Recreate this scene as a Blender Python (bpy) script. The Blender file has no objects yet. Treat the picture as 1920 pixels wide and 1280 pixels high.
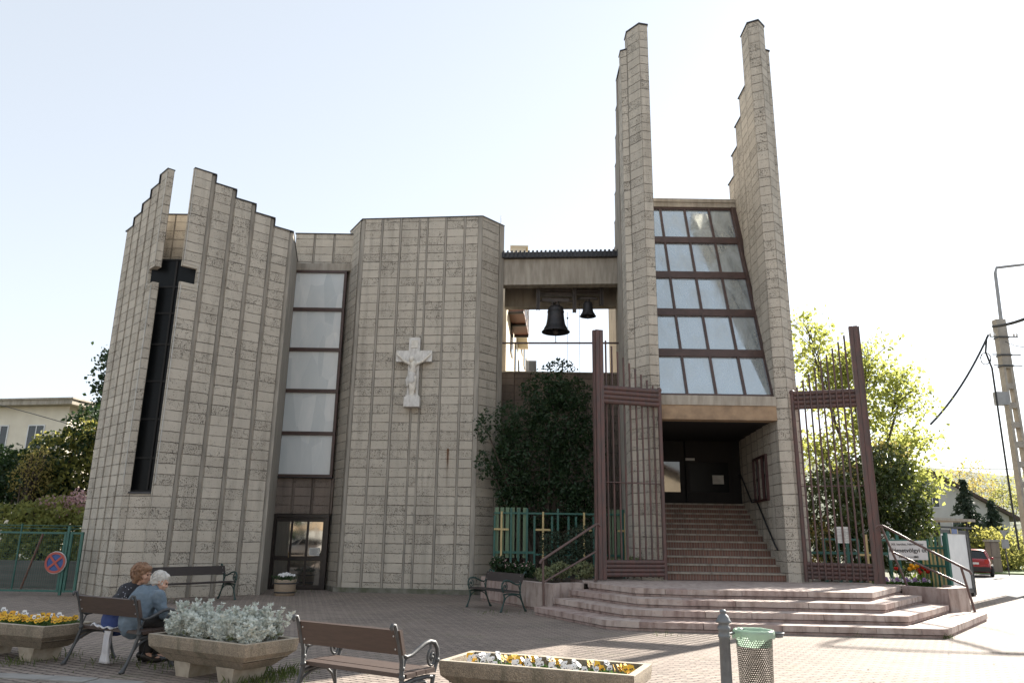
import bpy, math, random
import numpy as np
from mathutils import Vector, Matrix

R = math.radians
C = bpy.context.scene.collection
scene = bpy.context.scene

# ------------------------------------------------------------------ camera
F_PX, EYE = 1420.0, 1.6
_up = Vector((80.0, 5440.0, -F_PX)).normalized()
_yc = (Vector((0, 0, -1)) - _up * Vector((0, 0, -1)).dot(_up)).normalized()
_xc = _yc.cross(_up)
CAM = Matrix((_xc, _yc, _up))
cam_data = bpy.data.cameras.new('camera')
cam = bpy.data.objects.new('camera', cam_data)
C.objects.link(cam)
cam_data.sensor_width = 36.0
cam_data.lens = 36.0 * F_PX / 1920.0
cam_data.clip_start = 0.1
cam_data.clip_end = 3000.0
cam.matrix_world = Matrix.Translation((0, 0, EYE)) @ CAM.to_4x4()
scene.camera = cam

# ------------------------------------------------------------------ sky, sun, exposure
SUN_EL, SUN_AZ = R(29.5), R(42.0)          # azimuth measured from +Y (view direction) towards +X
world = bpy.data.worlds.new('World')
scene.world = world
world.use_nodes = True
wn = world.node_tree.nodes
sky = wn.new('ShaderNodeTexSky')
sky.sky_type = 'NISHITA'
sky.sun_disc = False
sky.sun_elevation = SUN_EL
sky.sun_rotation = SUN_AZ
sky.altitude = 150.0
sky.air_density = 1.0
sky.dust_density = 0.55
sky.ozone_density = 1.0
bg = wn['Background']
bg.inputs['Strength'].default_value = 0.091
hsv = wn.new('ShaderNodeHueSaturation')          # a milky, hazy spring sky
hsv.inputs['Saturation'].default_value = 0.45
world.node_tree.links.new(sky.outputs[0], hsv.inputs['Color'])
veil = wn.new('ShaderNodeMix')                    # thin even high cloud over the clear sky
veil.data_type = 'RGBA'
veil.inputs[0].default_value = 0.68
veil.inputs[7].default_value = (1.98, 2.16, 2.36, 1)
world.node_tree.links.new(hsv.outputs[0], veil.inputs[6])
world.node_tree.links.new(veil.outputs[2], bg.inputs['Color'])
sun_vec = Vector((math.sin(SUN_AZ) * math.cos(SUN_EL), math.cos(SUN_AZ) * math.cos(SUN_EL), math.sin(SUN_EL)))
sun_data = bpy.data.lights.new('sun', 'SUN')
sun_data.energy = 4.2
sun_data.angle = R(0.53)
sun_data.color = (1.0, 0.93, 0.83)
sun = bpy.data.objects.new('sun', sun_data)
sun.rotation_euler = (-sun_vec).to_track_quat('-Z', 'Y').to_euler()
sun.location = (20, 20, 40)
C.objects.link(sun)
vs = scene.view_settings
vs.view_transform = 'Standard'
vs.look = 'None'
vs.exposure = 1.98
vs.gamma = 1.0
scene.cycles.max_bounces = 8
scene.cycles.diffuse_bounces = 4
scene.cycles.transparent_max_bounces = 12
scene.cycles.sample_clamp_indirect = 6.0

# ------------------------------------------------------------------ mesh builder
class MB:
    def __init__(self):
        self.v, self.f, self.uv, self.mi, self.sm = [], [], [], [], []

    def face(self, pts, mi=0, uv=None, sm=False):
        n = len(self.v)
        self.v.extend([tuple(p) for p in pts])
        self.f.append(tuple(range(n, n + len(pts))))
        self.uv.append(uv or [(0, 0)] * len(pts))
        self.mi.append(mi)
        self.sm.append(sm)

    def grid(self, rows, mi=0, closed=False, sm=True):
        """rows: list of rings, each a list of points; quads between consecutive rings"""
        n0 = len(self.v)
        m = len(rows[0])
        for r in rows:
            self.v.extend([tuple(p) for p in r])
        for i in range(len(rows) - 1):
            for j in range(m if closed else m - 1):
                a, b = n0 + i * m + j, n0 + i * m + (j + 1) % m
                self.f.append((a, b, b + m, a + m))
                self.uv.append([(j, i), (j + 1, i), (j + 1, i + 1), (j, i + 1)])
                self.mi.append(mi)
                self.sm.append(sm)

    def obox(self, o, a, b, c, mi=0):
        """oriented box: corner o, edge vectors a, b, c (right handed)"""
        o, a, b, c = Vector(o), Vector(a), Vector(b), Vector(c)
        if a.cross(b).dot(c) < 0:
            a, b = b, a
        la, lb, lc = a.length, b.length, c.length
        p = lambda i, j, k: o + a * i + b * j + c * k
        for q, (s, t) in (((p(0, 0, 0), p(0, 1, 0), p(1, 1, 0), p(1, 0, 0)), (lb, la)),
                          ((p(0, 0, 1), p(1, 0, 1), p(1, 1, 1), p(0, 1, 1)), (la, lb)),
                          ((p(0, 0, 0), p(1, 0, 0), p(1, 0, 1), p(0, 0, 1)), (la, lc)),
                          ((p(1, 0, 0), p(1, 1, 0), p(1, 1, 1), p(1, 0, 1)), (lb, lc)),
                          ((p(1, 1, 0), p(0, 1, 0), p(0, 1, 1), p(1, 1, 1)), (la, lc)),
                          ((p(0, 1, 0), p(0, 0, 0), p(0, 0, 1), p(0, 1, 1)), (lb, lc))):
            self.face(q, mi, [(0, 0), (s, 0), (s, t), (0, t)])

    def box(self, c, s, rz=0.0, mi=0):
        """box by centre and size, turned about z"""
        ca, sa = math.cos(rz), math.sin(rz)
        a = Vector((ca, sa, 0)) * s[0]
        b = Vector((-sa, ca, 0)) * s[1]
        k = Vector((0, 0, s[2]))
        self.obox(Vector(c) - (a + b + k) / 2, a, b, k, mi)

    def prism(self, poly, z0, z1, mi=0, top=None):
        """vertical prism; poly counter-clockwise in xy"""
        area = sum(poly[i][0] * poly[(i + 1) % len(poly)][1] - poly[(i + 1) % len(poly)][0] * poly[i][1] for i in range(len(poly)))
        if area < 0:
            poly = poly[::-1]
        n = len(poly)
        for i in range(n):
            (x0, y0), (x1, y1) = poly[i][:2], poly[(i + 1) % n][:2]
            d = math.hypot(x1 - x0, y1 - y0)
            self.face([(x0, y0, z0), (x1, y1, z0), (x1, y1, z1), (x0, y0, z1)], mi, [(0, z0), (d, z0), (d, z1), (0, z1)])
        self.face([(x, y, z1) for x, y in poly], mi if top is None else top, [(x, y) for x, y in poly])
        self.face([(x, y, z0) for x, y in poly[::-1]], mi)

    def tube(self, pts, r, n=8, mi=0, caps=True, flat=1.0):
        pts = [Vector(p) for p in pts]
        rs = r if isinstance(r, (list, tuple)) else [r] * len(pts)
        rows = []
        t0 = (pts[1] - pts[0]).normalized()
        ref = Vector((0, 0, 1)) if abs(t0.z) < 0.9 else Vector((1, 0, 0))
        u = t0.cross(ref).normalized()
        for i, p in enumerate(pts):
            t = (pts[min(i + 1, len(pts) - 1)] - pts[max(i - 1, 0)])
            if t.length < 1e-9:
                t = t0
            t = t.normalized()
            u = (u - t * u.dot(t))
            u = u.normalized() if u.length > 1e-6 else t.cross(ref).normalized()
            w = t.cross(u)
            rows.append([p + (u * math.cos(2 * math.pi * k / n) + w * math.sin(2 * math.pi * k / n) * flat) * rs[i] for k in range(n)])
        self.grid(rows, mi, True)
        if caps:
            self.face(rows[0][::-1], mi)
            self.face(rows[-1], mi)

    def lathe(self, prof, c=(0, 0, 0), n=20, mi=0, sm=True, caps=True):
        rows = [[(c[0] + r * math.cos(2 * math.pi * k / n), c[1] + r * math.sin(2 * math.pi * k / n), c[2] + z) for k in range(n)] for r, z in prof]
        self.grid(rows, mi, True, sm)
        if caps:
            self.face(rows[0][::-1], mi)
            self.face(rows[-1], mi)

    def ball(self, c, r, n=12, m=8, mi=0):
        rx, ry, rz = r if isinstance(r, (list, tuple)) else (r, r, r)
        rows = []
        for i in range(m + 1):
            a = -math.pi / 2 + math.pi * i / m
            q = max(math.cos(a), 0.02)
            rows.append([(c[0] + rx * q * math.cos(2 * math.pi * k / n), c[1] + ry * q * math.sin(2 * math.pi * k / n), c[2] + rz * math.sin(a)) for k in range(n)])
        self.grid(rows, mi, True)

    def build(self, name, mats, parent=None, origin=None):
        me = bpy.data.meshes.new(name)
        top = parent
        while top is not None and top.parent is not None:
            top = top.parent
        o = Vector(origin) if origin is not None else Vector(top['_o']) if top is not None and '_o' in top else Vector((0, 0, 0))
        me.from_pydata([(x - o.x, y - o.y, z - o.z) for x, y, z in self.v], [], self.f)
        ul = me.uv_layers.new(name='uv')
        flat = [c for f in self.uv for p in f for c in p]
        ul.data.foreach_set('uv', flat)
        mats = mats if isinstance(mats, (list, tuple)) else [mats]
        for m in mats:
            me.materials.append(m)
        me.polygons.foreach_set('material_index', self.mi)
        me.polygons.foreach_set('use_smooth', self.sm)
        me.update()
        ob = bpy.data.objects.new(name, me)
        C.objects.link(ob)
        if parent is not None:
            ob.parent = parent
        else:
            ob.location = o
        return ob


def tag(o, label=None, cat=None, group=None, kind=None):
    if label: o['label'] = label
    if cat: o['category'] = cat
    if group: o['group'] = group
    if kind: o['kind'] = kind
    return o


def thing(name, label, cat, loc=(0, 0, 0), rz=0.0, group=None, world_built=False):
    """an Empty at the base of a thing; parts built in world coordinates when world_built, else in the thing's own"""
    o = bpy.data.objects.new(name, None)
    o.empty_display_size = 0.2
    o.location = loc
    o.rotation_euler = (0, 0, rz)
    C.objects.link(o)
    if world_built:
        o['_o'] = tuple(loc)
    return tag(o, label, cat, group)


def copy_tree(o, parent=None):
    c = o.copy()
    C.objects.link(c)
    if parent is not None:
        c.parent = parent
    for ch in list(o.children):
        copy_tree(ch, c)
    return c


# picture measurements (in the photograph's 1920 x 1280 pixels) to points of the place
def ray(x, y):
    return CAM @ Vector((x - 960.0, 640.0 - y, -F_PX))

def at(x, y, Y):                       # where the sight line meets the vertical plane Y metres ahead
    d = ray(x, y)
    return Vector((0, 0, EYE)) + d * (Y / d.y)

def on(x, y, z=0.0):                   # where it meets the level z
    d = ray(x, y)
    return Vector((0, 0, EYE)) + d * ((z - EYE) / d.z)

# ------------------------------------------------------------------ materials
class NT:
    def __init__(self, name):
        self.m = bpy.data.materials.new(name)
        self.m.use_nodes = True
        self.t = self.m.node_tree
        self.b = self.t.nodes['Principled BSDF']

    def n(self, kind, **kw):
        nd = self.t.nodes.new('ShaderNode' + kind)
        for k, v in kw.items():
            if hasattr(nd, k) and not k[0].isupper():
                setattr(nd, k, v)
            else:
                nd.inputs[k].default_value = v
        return nd

    def l(self, a, b):
        self.t.links.new(a, b)

    def math(self, op, a, b=None, c=None, clamp=False):
        nd = self.t.nodes.new('ShaderNodeMath')
        nd.operation = op
        nd.use_clamp = clamp
        for i, x in enumerate((a, b, c)):
            if x is None: continue
            if isinstance(x, (int, float)): nd.inputs[i].default_value = x
            else: self.l(x, nd.inputs[i])
        return nd.outputs[0]

    def coords(self, kind='Object', scale=(1, 1, 1), rot=(0, 0, 0)):
        tc = self.t.nodes.new('ShaderNodeTexCoord')
        mp = self.t.nodes.new('ShaderNodeMapping')
        mp.inputs['Scale'].default_value = scale
        mp.inputs['Rotation'].default_value = rot
        self.l(tc.outputs[kind], mp.inputs['Vector'])
        return mp.outputs[0]

    def noise(self, vec, scale, detail=3.0, rough=0.55, dist=0.0):
        nd = self.n('TexNoise', Scale=scale, Detail=detail, Roughness=rough, Distortion=dist)
        self.l(vec, nd.inputs['Vector'])
        return nd.outputs['Fac']

    def ramp(self, fac, lo, hi):
        nd = self.t.nodes.new('ShaderNodeMapRange')
        nd.inputs['From Min'].default_value = lo
        nd.inputs['From Max'].default_value = hi
        self.l(fac, nd.inputs['Value'])
        return nd.outputs[0]

    def mix(self, fac, a, b, mode='MIX'):
        nd = self.t.nodes.new('ShaderNodeMix')
        nd.data_type = 'RGBA'
        nd.blend_type = mode
        if isinstance(fac, (int, float)): nd.inputs[0].default_value = fac
        else: self.l(fac, nd.inputs[0])
        for x, i in ((a, 6), (b, 7)):
            if isinstance(x, tuple): nd.inputs[i].default_value = (*x[:3], 1)
            else: self.l(x, nd.inputs[i])
        return nd.outputs[2]

    def bump(self, h, strength=0.3, dist=0.01):
        nd = self.n('Bump', Strength=strength, Distance=dist)
        self.l(h, nd.inputs['Height'])
        self.l(nd.outputs[0], self.b.inputs['Normal'])

    def color(self, c):
        if isinstance(c, tuple): self.b.inputs['Base Color'].default_value = (*c, 1)
        else: self.l(c, self.b.inputs['Base Color'])

    def set(self, **kw):
        for k, v in kw.items():
            k = k.replace('_', ' ')
            if isinstance(v, (int, float, tuple)): self.b.inputs[k].default_value = v
            else: self.l(v, self.b.inputs[k])


def plain(name, c1, c2=None, scale=6.0, rough=0.7, metal=0.0, bump=0.0, bscale=None, detail=4.0, lo=0.35, hi=0.65, stretch=(1, 1, 1), spec=0.5, bdist=0.01):
    """two tones of one colour broken up by noise, with a little relief"""
    t = NT(name)
    v = t.coords('Object', stretch)
    f = t.noise(v, scale, detail)
    t.color(t.mix(t.ramp(f, lo, hi), c1, c2 or tuple(x * 0.75 for x in c1)))
    t.set(Roughness=rough, Metallic=metal)
    t.b.inputs['Specular IOR Level'].default_value = spec
    if bump:
        t.bump(t.noise(v, bscale or scale * 6, 5.0), bump, bdist)
    return t.m


def block_material(name, ca, cb, joint, pit, pits=0.5):
    """rough-faced concrete blocks: one block per panel and course (uv = panel, course)"""
    t = NT(name)
    uvn = t.t.nodes.new('ShaderNodeUVMap')
    sp = t.t.nodes.new('ShaderNodeSeparateXYZ')
    t.l(uvn.outputs[0], sp.inputs[0])
    ob = t.coords('Object')
    wob = t.math('MULTIPLY', t.math('SUBTRACT', t.noise(ob, 5.0, 3.0), 0.5), 0.10)
    v = t.math('ADD', sp.outputs[1], wob)
    fu, fv = t.math('FLOOR', sp.outputs[0]), t.math('FLOOR', v)
    cell = t.t.nodes.new('ShaderNodeCombineXYZ')
    t.l(fu, cell.inputs[0]); t.l(fv, cell.inputs[1])
    wnz = t.n('TexWhiteNoise', noise_dimensions='3D')
    t.l(cell.outputs[0], wnz.inputs['Vector'])
    r1 = wnz.outputs['Value']
    sc = t.t.nodes.new('ShaderNodeSeparateColor')
    t.l(wnz.outputs['Color'], sc.inputs[0])
    frv = t.math('FRACT', v)
    edge = t.math('MINIMUM', frv, t.math('SUBTRACT', 1.0, frv))
    # joint with an uneven width
    jw = t.math('ADD', 0.012, t.math('MULTIPLY', t.noise(ob, 14.0, 3.0), 0.075))
    jm = t.math('SUBTRACT', 1.0, t.math('DIVIDE', edge, jw), clamp=True)
    jm = t.math('MULTIPLY', t.math('POWER', jm, 0.55), t.ramp(t.noise(ob, 2.3, 4.0), 0.22, 0.58))
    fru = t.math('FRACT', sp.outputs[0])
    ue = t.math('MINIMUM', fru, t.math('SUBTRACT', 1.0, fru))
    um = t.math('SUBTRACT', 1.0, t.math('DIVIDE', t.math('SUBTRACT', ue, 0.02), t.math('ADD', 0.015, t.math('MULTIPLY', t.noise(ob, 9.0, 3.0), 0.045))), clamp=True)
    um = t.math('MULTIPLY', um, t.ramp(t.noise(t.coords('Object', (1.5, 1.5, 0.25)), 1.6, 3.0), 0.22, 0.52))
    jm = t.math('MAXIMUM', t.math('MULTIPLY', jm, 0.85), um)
    # dark panel edges above: vertical joints with the strips' side shadow painted in
    n_big = t.noise(ob, 1.3, 4.0)
    strk = t.noise(t.coords('Object', (3.0, 3.0, 0.22)), 1.0, 6.0, 0.62)
    col = t.mix(t.math('POWER', r1, 1.4), ca, cb)
    lite = t.math('MULTIPLY', t.math('GREATER_THAN', sc.outputs[0], 0.76), 0.28)
    col = t.mix(lite, col, tuple(min(1, x * 1.18) for x in ca))
    col = t.mix(t.math('MULTIPLY', t.ramp(n_big, 0.44, 0.74), 0.40), col, tuple(x * 0.72 for x in ca))
    col = t.mix(t.math('MULTIPLY', t.ramp(strk, 0.50, 0.70), 0.50), col, tuple(x * 0.62 for x in cb))
    # open pores, gathered in some blocks and along their edges
    fine = t.noise(ob, 40.0, 3.0, 0.65)
    patch = t.noise(ob, 5.5, 3.0)
    lim = t.math('SUBTRACT', 0.755, t.math('ADD', t.math('MULTIPLY', sc.outputs[1], 0.10 * pits * 2), t.math('MULTIPLY', patch, 0.22)))
    pm = t.math('MULTIPLY', t.math('SUBTRACT', fine, lim), 16.0, clamp=True)
    col = t.mix(t.math('MULTIPLY', pm, 0.85), col, pit)
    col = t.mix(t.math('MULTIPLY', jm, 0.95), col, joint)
    t.color(col)
    t.set(Roughness=0.92)
    t.b.inputs['Specular IOR Level'].default_value = 0.2
    med = t.noise(ob, 26.0, 5.0, 0.65)
    h = t.math('SUBTRACT', t.math('ADD', t.math('MULTIPLY', med, 0.5), t.math('MULTIPLY', sc.outputs[2], 0.35)), t.math('ADD', t.math('MULTIPLY', pm, 0.45), t.math('MULTIPLY', jm, 0.8)))
    t.bump(h, 1.0, 0.028)
    return t.m


def glass_pane(name, base, rough, metal, dirt=0.35, dcol=(0.4, 0.42, 0.42), scale=2.5, streak=(1, 1, 0.4), film=0.0):
    """dusty glazing: a reflecting face with smeared, rougher dirt"""
    t = NT(name)
    v = t.coords('Object', streak)
    d = t.ramp(t.noise(v, scale, 6.0, 0.62, 0.6), 0.42, 0.72)
    d2 = t.math('MULTIPLY', d, dirt)
    col = t.mix(d2, base, dcol)
    if film:                                  # plastic film behind the glass, its fold highlights and tones painted in
        vo = t.n('TexVoronoi', Scale=1.0, Randomness=1.0)
        t.l(t.coords('Object', (2.6, 1.0, 0.8), (0, R(32), 0)), vo.inputs['Vector'])
        sc = t.t.nodes.new('ShaderNodeSeparateColor'); t.l(vo.outputs['Color'], sc.inputs[0])
        ve = t.n('TexVoronoi', Scale=1.0, feature='DISTANCE_TO_EDGE')
        t.l(t.coords('Object', (2.6, 1.0, 0.8), (0, R(32), 0)), ve.inputs['Vector'])
        cr = t.math('SUBTRACT', 1.0, t.math('DIVIDE', ve.outputs['Distance'], 0.035), clamp=True)
        col = t.mix(t.math('MULTIPLY', sc.outputs[0], 0.60 * film), col, (0.42, 0.47, 0.49))
        col = t.mix(t.math('MULTIPLY', cr, 0.10 * film), col, (0.80, 0.82, 0.82))
    t.color(col)
    t.set(Metallic=t.math('MULTIPLY', t.math('SUBTRACT', 1.0, d2), metal), Roughness=t.math('ADD', rough, t.math('MULTIPLY', d2, 0.5)))
    t.bump(t.noise(t.coords('Object'), 0.5, 1.0), 0.05, 0.02)
    return t.m


M = {}
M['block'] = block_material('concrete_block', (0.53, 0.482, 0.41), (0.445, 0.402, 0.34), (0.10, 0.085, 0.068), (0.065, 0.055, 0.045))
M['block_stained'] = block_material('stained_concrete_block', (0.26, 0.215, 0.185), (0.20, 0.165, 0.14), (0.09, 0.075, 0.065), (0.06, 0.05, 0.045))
M['strip'] = plain('smooth_concrete_strip', (0.36, 0.33, 0.285), (0.25, 0.23, 0.20), 3.0, 0.9, 0, 0.25, 30.0, stretch=(3, 3, 0.4), spec=0.2)
M['beam'] = plain('shuttered_concrete', (0.40, 0.36, 0.305), (0.27, 0.24, 0.20), 2.2, 0.9, 0, 0.3, 24.0, stretch=(3, 1, 0.5), spec=0.2)
M['lintel_soffit'] = plain('ochre_stained_concrete', (0.36, 0.255, 0.165), (0.24, 0.17, 0.115), 3.0, 0.9, 0, 0.3, 30.0, spec=0.2)
M['flash'] = plain('dark_sheet_metal', (0.045, 0.045, 0.05), (0.03, 0.03, 0.033), 4.0, 0.45, 0.3)
M['brown_metal'] = plain('brown_painted_steel', (0.085, 0.05, 0.042), (0.06, 0.036, 0.03), 5.0, 0.5, 0, 0.1, 40)
M['bell_steel'] = plain('grey_rusty_steel', (0.09, 0.075, 0.07), (0.06, 0.05, 0.045), 6.0, 0.6, 0.2)
M['frame_dark'] = plain('dark_brown_frame', (0.03, 0.022, 0.019), (0.02, 0.015, 0.013), 5.0, 0.45)
M['frosted'] = glass_pane('frosted_dusty_glass', (0.40, 0.43, 0.44), 0.38, 0.12, 0.8, (0.62, 0.63, 0.61), 1.6, (1.6, 1.6, 0.6))
M['tower_glass'] = glass_pane('tower_glass', (0.52, 0.58, 0.61), 0.05, 0.75, 0.5, (0.42, 0.46, 0.47), 1.7, (1.2, 1, 0.5))
M['slit_glass'] = plain('black_glass', (0.008, 0.009, 0.010), None, 3, 0.35, spec=0.12)
M['door_glass'] = glass_pane('door_glass', (0.30, 0.29, 0.27), 0.02, 0.9, 0.12, (0.1, 0.1, 0.1))
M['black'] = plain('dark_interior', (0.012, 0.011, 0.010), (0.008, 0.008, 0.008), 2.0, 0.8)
M['porch_glass'] = glass_pane('porch_door_glass', (0.13, 0.125, 0.12), 0.02, 0.9, 0.1, (0.05, 0.05, 0.05))
M['wood_dark'] = plain('dark_stained_wood', (0.008, 0.006, 0.005), (0.005, 0.004, 0.004), 3.0, 0.8, stretch=(8, 8, 0.6))
M['paper'] = plain('white_paper', (0.62, 0.62, 0.60), (0.52, 0.52, 0.50), 9.0, 0.9)
M['brass'] = plain('worn_brass', (0.30, 0.22, 0.10), (0.2, 0.14, 0.07), 9.0, 0.4, 0.7)

# ------------------------------------------------------------------ more materials of the setting
def paver_material():
    t = NT('interlocking_pavers')
    v = t.coords('Object', (1, 1, 1), (0, 0, R(30)))
    sp = t.t.nodes.new('ShaderNodeSeparateXYZ')
    t.l(v, sp.inputs[0])
    wx = t.math('MULTIPLY', t.math('SINE', t.math('MULTIPLY', sp.outputs[1], 2 * math.pi / 0.112)), 0.020)
    wy = t.math('MULTIPLY', t.math('SINE', t.math('MULTIPLY', sp.outputs[0], 2 * math.pi / 0.115)), 0.003)
    cb = t.t.nodes.new('ShaderNodeCombineXYZ')
    t.l(t.math('ADD', sp.outputs[0], wx), cb.inputs[0])
    t.l(t.math('ADD', sp.outputs[1], wy), cb.inputs[1])
    br = t.n('TexBrick', Scale=1.0)
    br.offset = 0.5
    br.inputs['Brick Width'].default_value = 0.225
    br.inputs['Row Height'].default_value = 0.112
    br.inputs['Mortar Size'].default_value = 0.0135
    br.inputs['Mortar Smooth'].default_value = 0.35
    br.inputs['Bias'].default_value = -0.1
    br.inputs['Color1'].default_value = (0.31, 0.256, 0.218, 1)
    br.inputs['Color2'].default_value = (0.225, 0.185, 0.158, 1)
    br.inputs['Mortar'].default_value = (0.018, 0.015, 0.012, 1)
    t.l(cb.outputs[0], br.inputs['Vector'])
    big = t.noise(v, 0.55, 5.0)
    sm = t.noise(v, 35.0, 4.0)
    col = t.mix(t.math('MULTIPLY', t.ramp(big, 0.38, 0.72), 0.5), br.outputs['Color'], (0.32, 0.26, 0.215))
    col = t.mix(t.math('MULTIPLY', t.ramp(sm, 0.35, 0.8), 0.35), col, (0.13, 0.105, 0.095))
    blot = t.noise(v, 2.4, 5.0, 0.6)
    col = t.mix(t.math('MULTIPLY', t.ramp(blot, 0.54, 0.70), 0.45), col, (0.11, 0.092, 0.08))
    # moss in some joints
    moss = t.math('MULTIPLY', br.outputs['Fac'], t.ramp(t.noise(v, 1.7, 4.0), 0.56, 0.70))
    col = t.mix(moss, col, (0.07, 0.085, 0.03))
    t.color(col)
    t.set(Roughness=0.85)
    t.b.inputs['Specular IOR Level'].default_value = 0.3
    t.bump(t.math('SUBTRACT', t.math('MULTIPLY', sm, 0.25), br.outputs['Fac']), 0.6, 0.012)
    return t.m

def brick_riser_material():
    t = NT('soldier_brick')
    uvn = t.t.nodes.new('ShaderNodeUVMap')
    sp = t.t.nodes.new('ShaderNodeSeparateXYZ')
    t.l(uvn.outputs[0], sp.inputs[0])
    u = t.math('DIVIDE', sp.outputs[0], 0.074)
    fr = t.math('FRACT', u)
    w = t.n('TexWhiteNoise', noise_dimensions='1D')
    t.l(t.math('FLOOR', u), w.inputs['W'])
    m = t.math('LESS_THAN', fr, 0.16)
    col = t.mix(w.outputs['Value'], (0.185, 0.092, 0.068), (0.115, 0.062, 0.049))
    col = t.mix(m, col, (0.22, 0.18, 0.15))
    n = t.noise(t.coords('Object'), 9.0, 4.0)
    col = t.mix(t.math('MULTIPLY', t.ramp(n, 0.4, 0.75), 0.5), col, (0.14, 0.10, 0.08))
    t.color(col); t.set(Roughness=0.85)
    t.bump(t.math('SUBTRACT', 1.0, m), 0.4, 0.006)
    return t.m

def stone_material(name, a, b, dark, scale=2.6):
    t = NT(name)
    v = t.coords('Object')
    n1 = t.noise(v, scale, 6.0, 0.6, 0.4)
    n2 = t.noise(v, 11.0, 6.0, 0.65, 1.2)
    n3 = t.noise(t.coords('Object', (5, 5, 1.2)), 1.3, 5.0)
    col = t.mix(t.ramp(n1, 0.32, 0.68), a, b)
    col = t.mix(t.math('MULTIPLY', t.ramp(n2, 0.54, 0.72), 0.5), col, dark)
    col = t.mix(t.math('MULTIPLY', t.ramp(n3, 0.46, 0.70), 0.70), col, tuple(x * 0.6 for x in dark))
    t.color(col); t.set(Roughness=0.8)
    t.b.inputs['Specular IOR Level'].default_value = 0.3
    t.bump(t.noise(v, 40.0, 5.0), 0.35, 0.008)
    return t.m

M['paver'] = paver_material()
M['riser'] = brick_riser_material()
M['pink'] = stone_material('pink_limestone', (0.48, 0.405, 0.365), (0.385, 0.305, 0.27), (0.25, 0.165, 0.135))
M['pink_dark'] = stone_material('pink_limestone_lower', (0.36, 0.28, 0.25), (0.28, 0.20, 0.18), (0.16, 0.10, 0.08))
M['nosing'] = stone_material('pale_stone_nosing', (0.33, 0.295, 0.25), (0.25, 0.22, 0.185), (0.15, 0.125, 0.10))
M['asphalt'] = plain('worn_asphalt', (0.13, 0.125, 0.12), (0.095, 0.09, 0.088), 1.5, 0.9, 0, 0.3, 60)
M['earth'] = plain('earth_and_grass', (0.075, 0.09, 0.035), (0.10, 0.085, 0.055), 0.6, 0.95, 0, 0.5, 6)
M['lawn'] = plain('rough_grass', (0.10, 0.16, 0.035), (0.07, 0.11, 0.028), 3.0, 0.9, 0, 0.6, 40)
M['kerbstone'] = plain('grey_kerb', (0.30, 0.29, 0.27), (0.22, 0.21, 0.20), 4.0, 0.9, 0, 0.3, 40)
M['mosskerb'] = plain('mossy_concrete', (0.20, 0.19, 0.165), (0.10, 0.105, 0.07), 3.5, 0.95, 0, 0.4, 30)
M['gate_red'] = plain('faded_red_brown_paint', (0.120, 0.058, 0.050), (0.070, 0.050, 0.046), 7.0, 0.55, 0, 0.25, 40, stretch=(2, 2, 0.4))
M['rail'] = plain('brown_rail_paint', (0.115, 0.065, 0.055), (0.085, 0.052, 0.046), 8.0, 0.38, 0, 0.1, 40)
M['rust'] = plain('rust', (0.20, 0.085, 0.03), (0.12, 0.05, 0.02), 20, 0.9)

# ------------------------------------------------------------------ ground
b = MB()
b.prism([(-700, -60), (700, -60), (700, 1200), (-700, 1200)], -0.4, -0.125)
tag(b.build('ground', M['earth']), kind='structure')
b = MB()
b.prism([(15.2, -45), (60, -45), (60, 40), (70, 110), (52, 110), (26, 45), (17.0, 27), (15.2, 20)], -0.3, -0.115)
tag(b.build('road', M['asphalt']), kind='structure')
b = MB()
b.prism([(-45, -40), (15.0, -40), (15.0, 20), (16.8, 27.2), (22, 38), (18, 38), (12.6, 27.0), (11.3, 24.0), (11.3, 27), (-0.5, 27), (-20, 27), (-20, 21.6), (-45, 21.6)], -0.12, 0.0)
tag(b.build('plaza', M['paver']), kind='structure')
b = MB()
pts = [(15.0, -40), (15.0, 20), (16.8, 27.2), (22, 38)]
for p, q in zip(pts, pts[1:]):
    L = math.hypot(q[0] - p[0], q[1] - p[1]); d = ((q[0] - p[0]) / L, (q[1] - p[1]) / L)
    k = int(L); 
    for i in range(k):
        o = (p[0] + d[0] * L * i / k, p[1] + d[1] * L * i / k, -0.118)
        b.obox(o, (d[0] * (L / k - 0.012), d[1] * (L / k - 0.012), 0), (-d[1] * -0.14, d[0] * -0.14, 0), (0, 0, 0.124))
tag(b.build('kerb', M['kerbstone']), kind='structure')
b = MB()
b.prism([(27.5, 52), (34, 49.5), (60, 52), (80, 60), (80, 90), (50, 90), (38, 74)], -0.3, -0.02)
tag(b.build('grass_verge', M['lawn']), kind='structure')

b = MB()
e0, e1 = on(-60, 1258), on(275, 1278)
ed = (e1 - e0).normalized(); L_ = (e1 - e0).length; k = int(L_ / .5)
for i in range(k):
    b.obox(e0 + ed * (L_ * i / k) + Vector((0, 0, -.02)), ed * (L_ / k - .015), Vector((ed.y, -ed.x, 0)) * .26, (0, 0, .028 + .004 * (i % 3)))
tag(b.build('path_edging', M['kerbstone']), kind='structure')

# ------------------------------------------------------------------ wall building
CH = 0.2846
_pid = [0]

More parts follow.
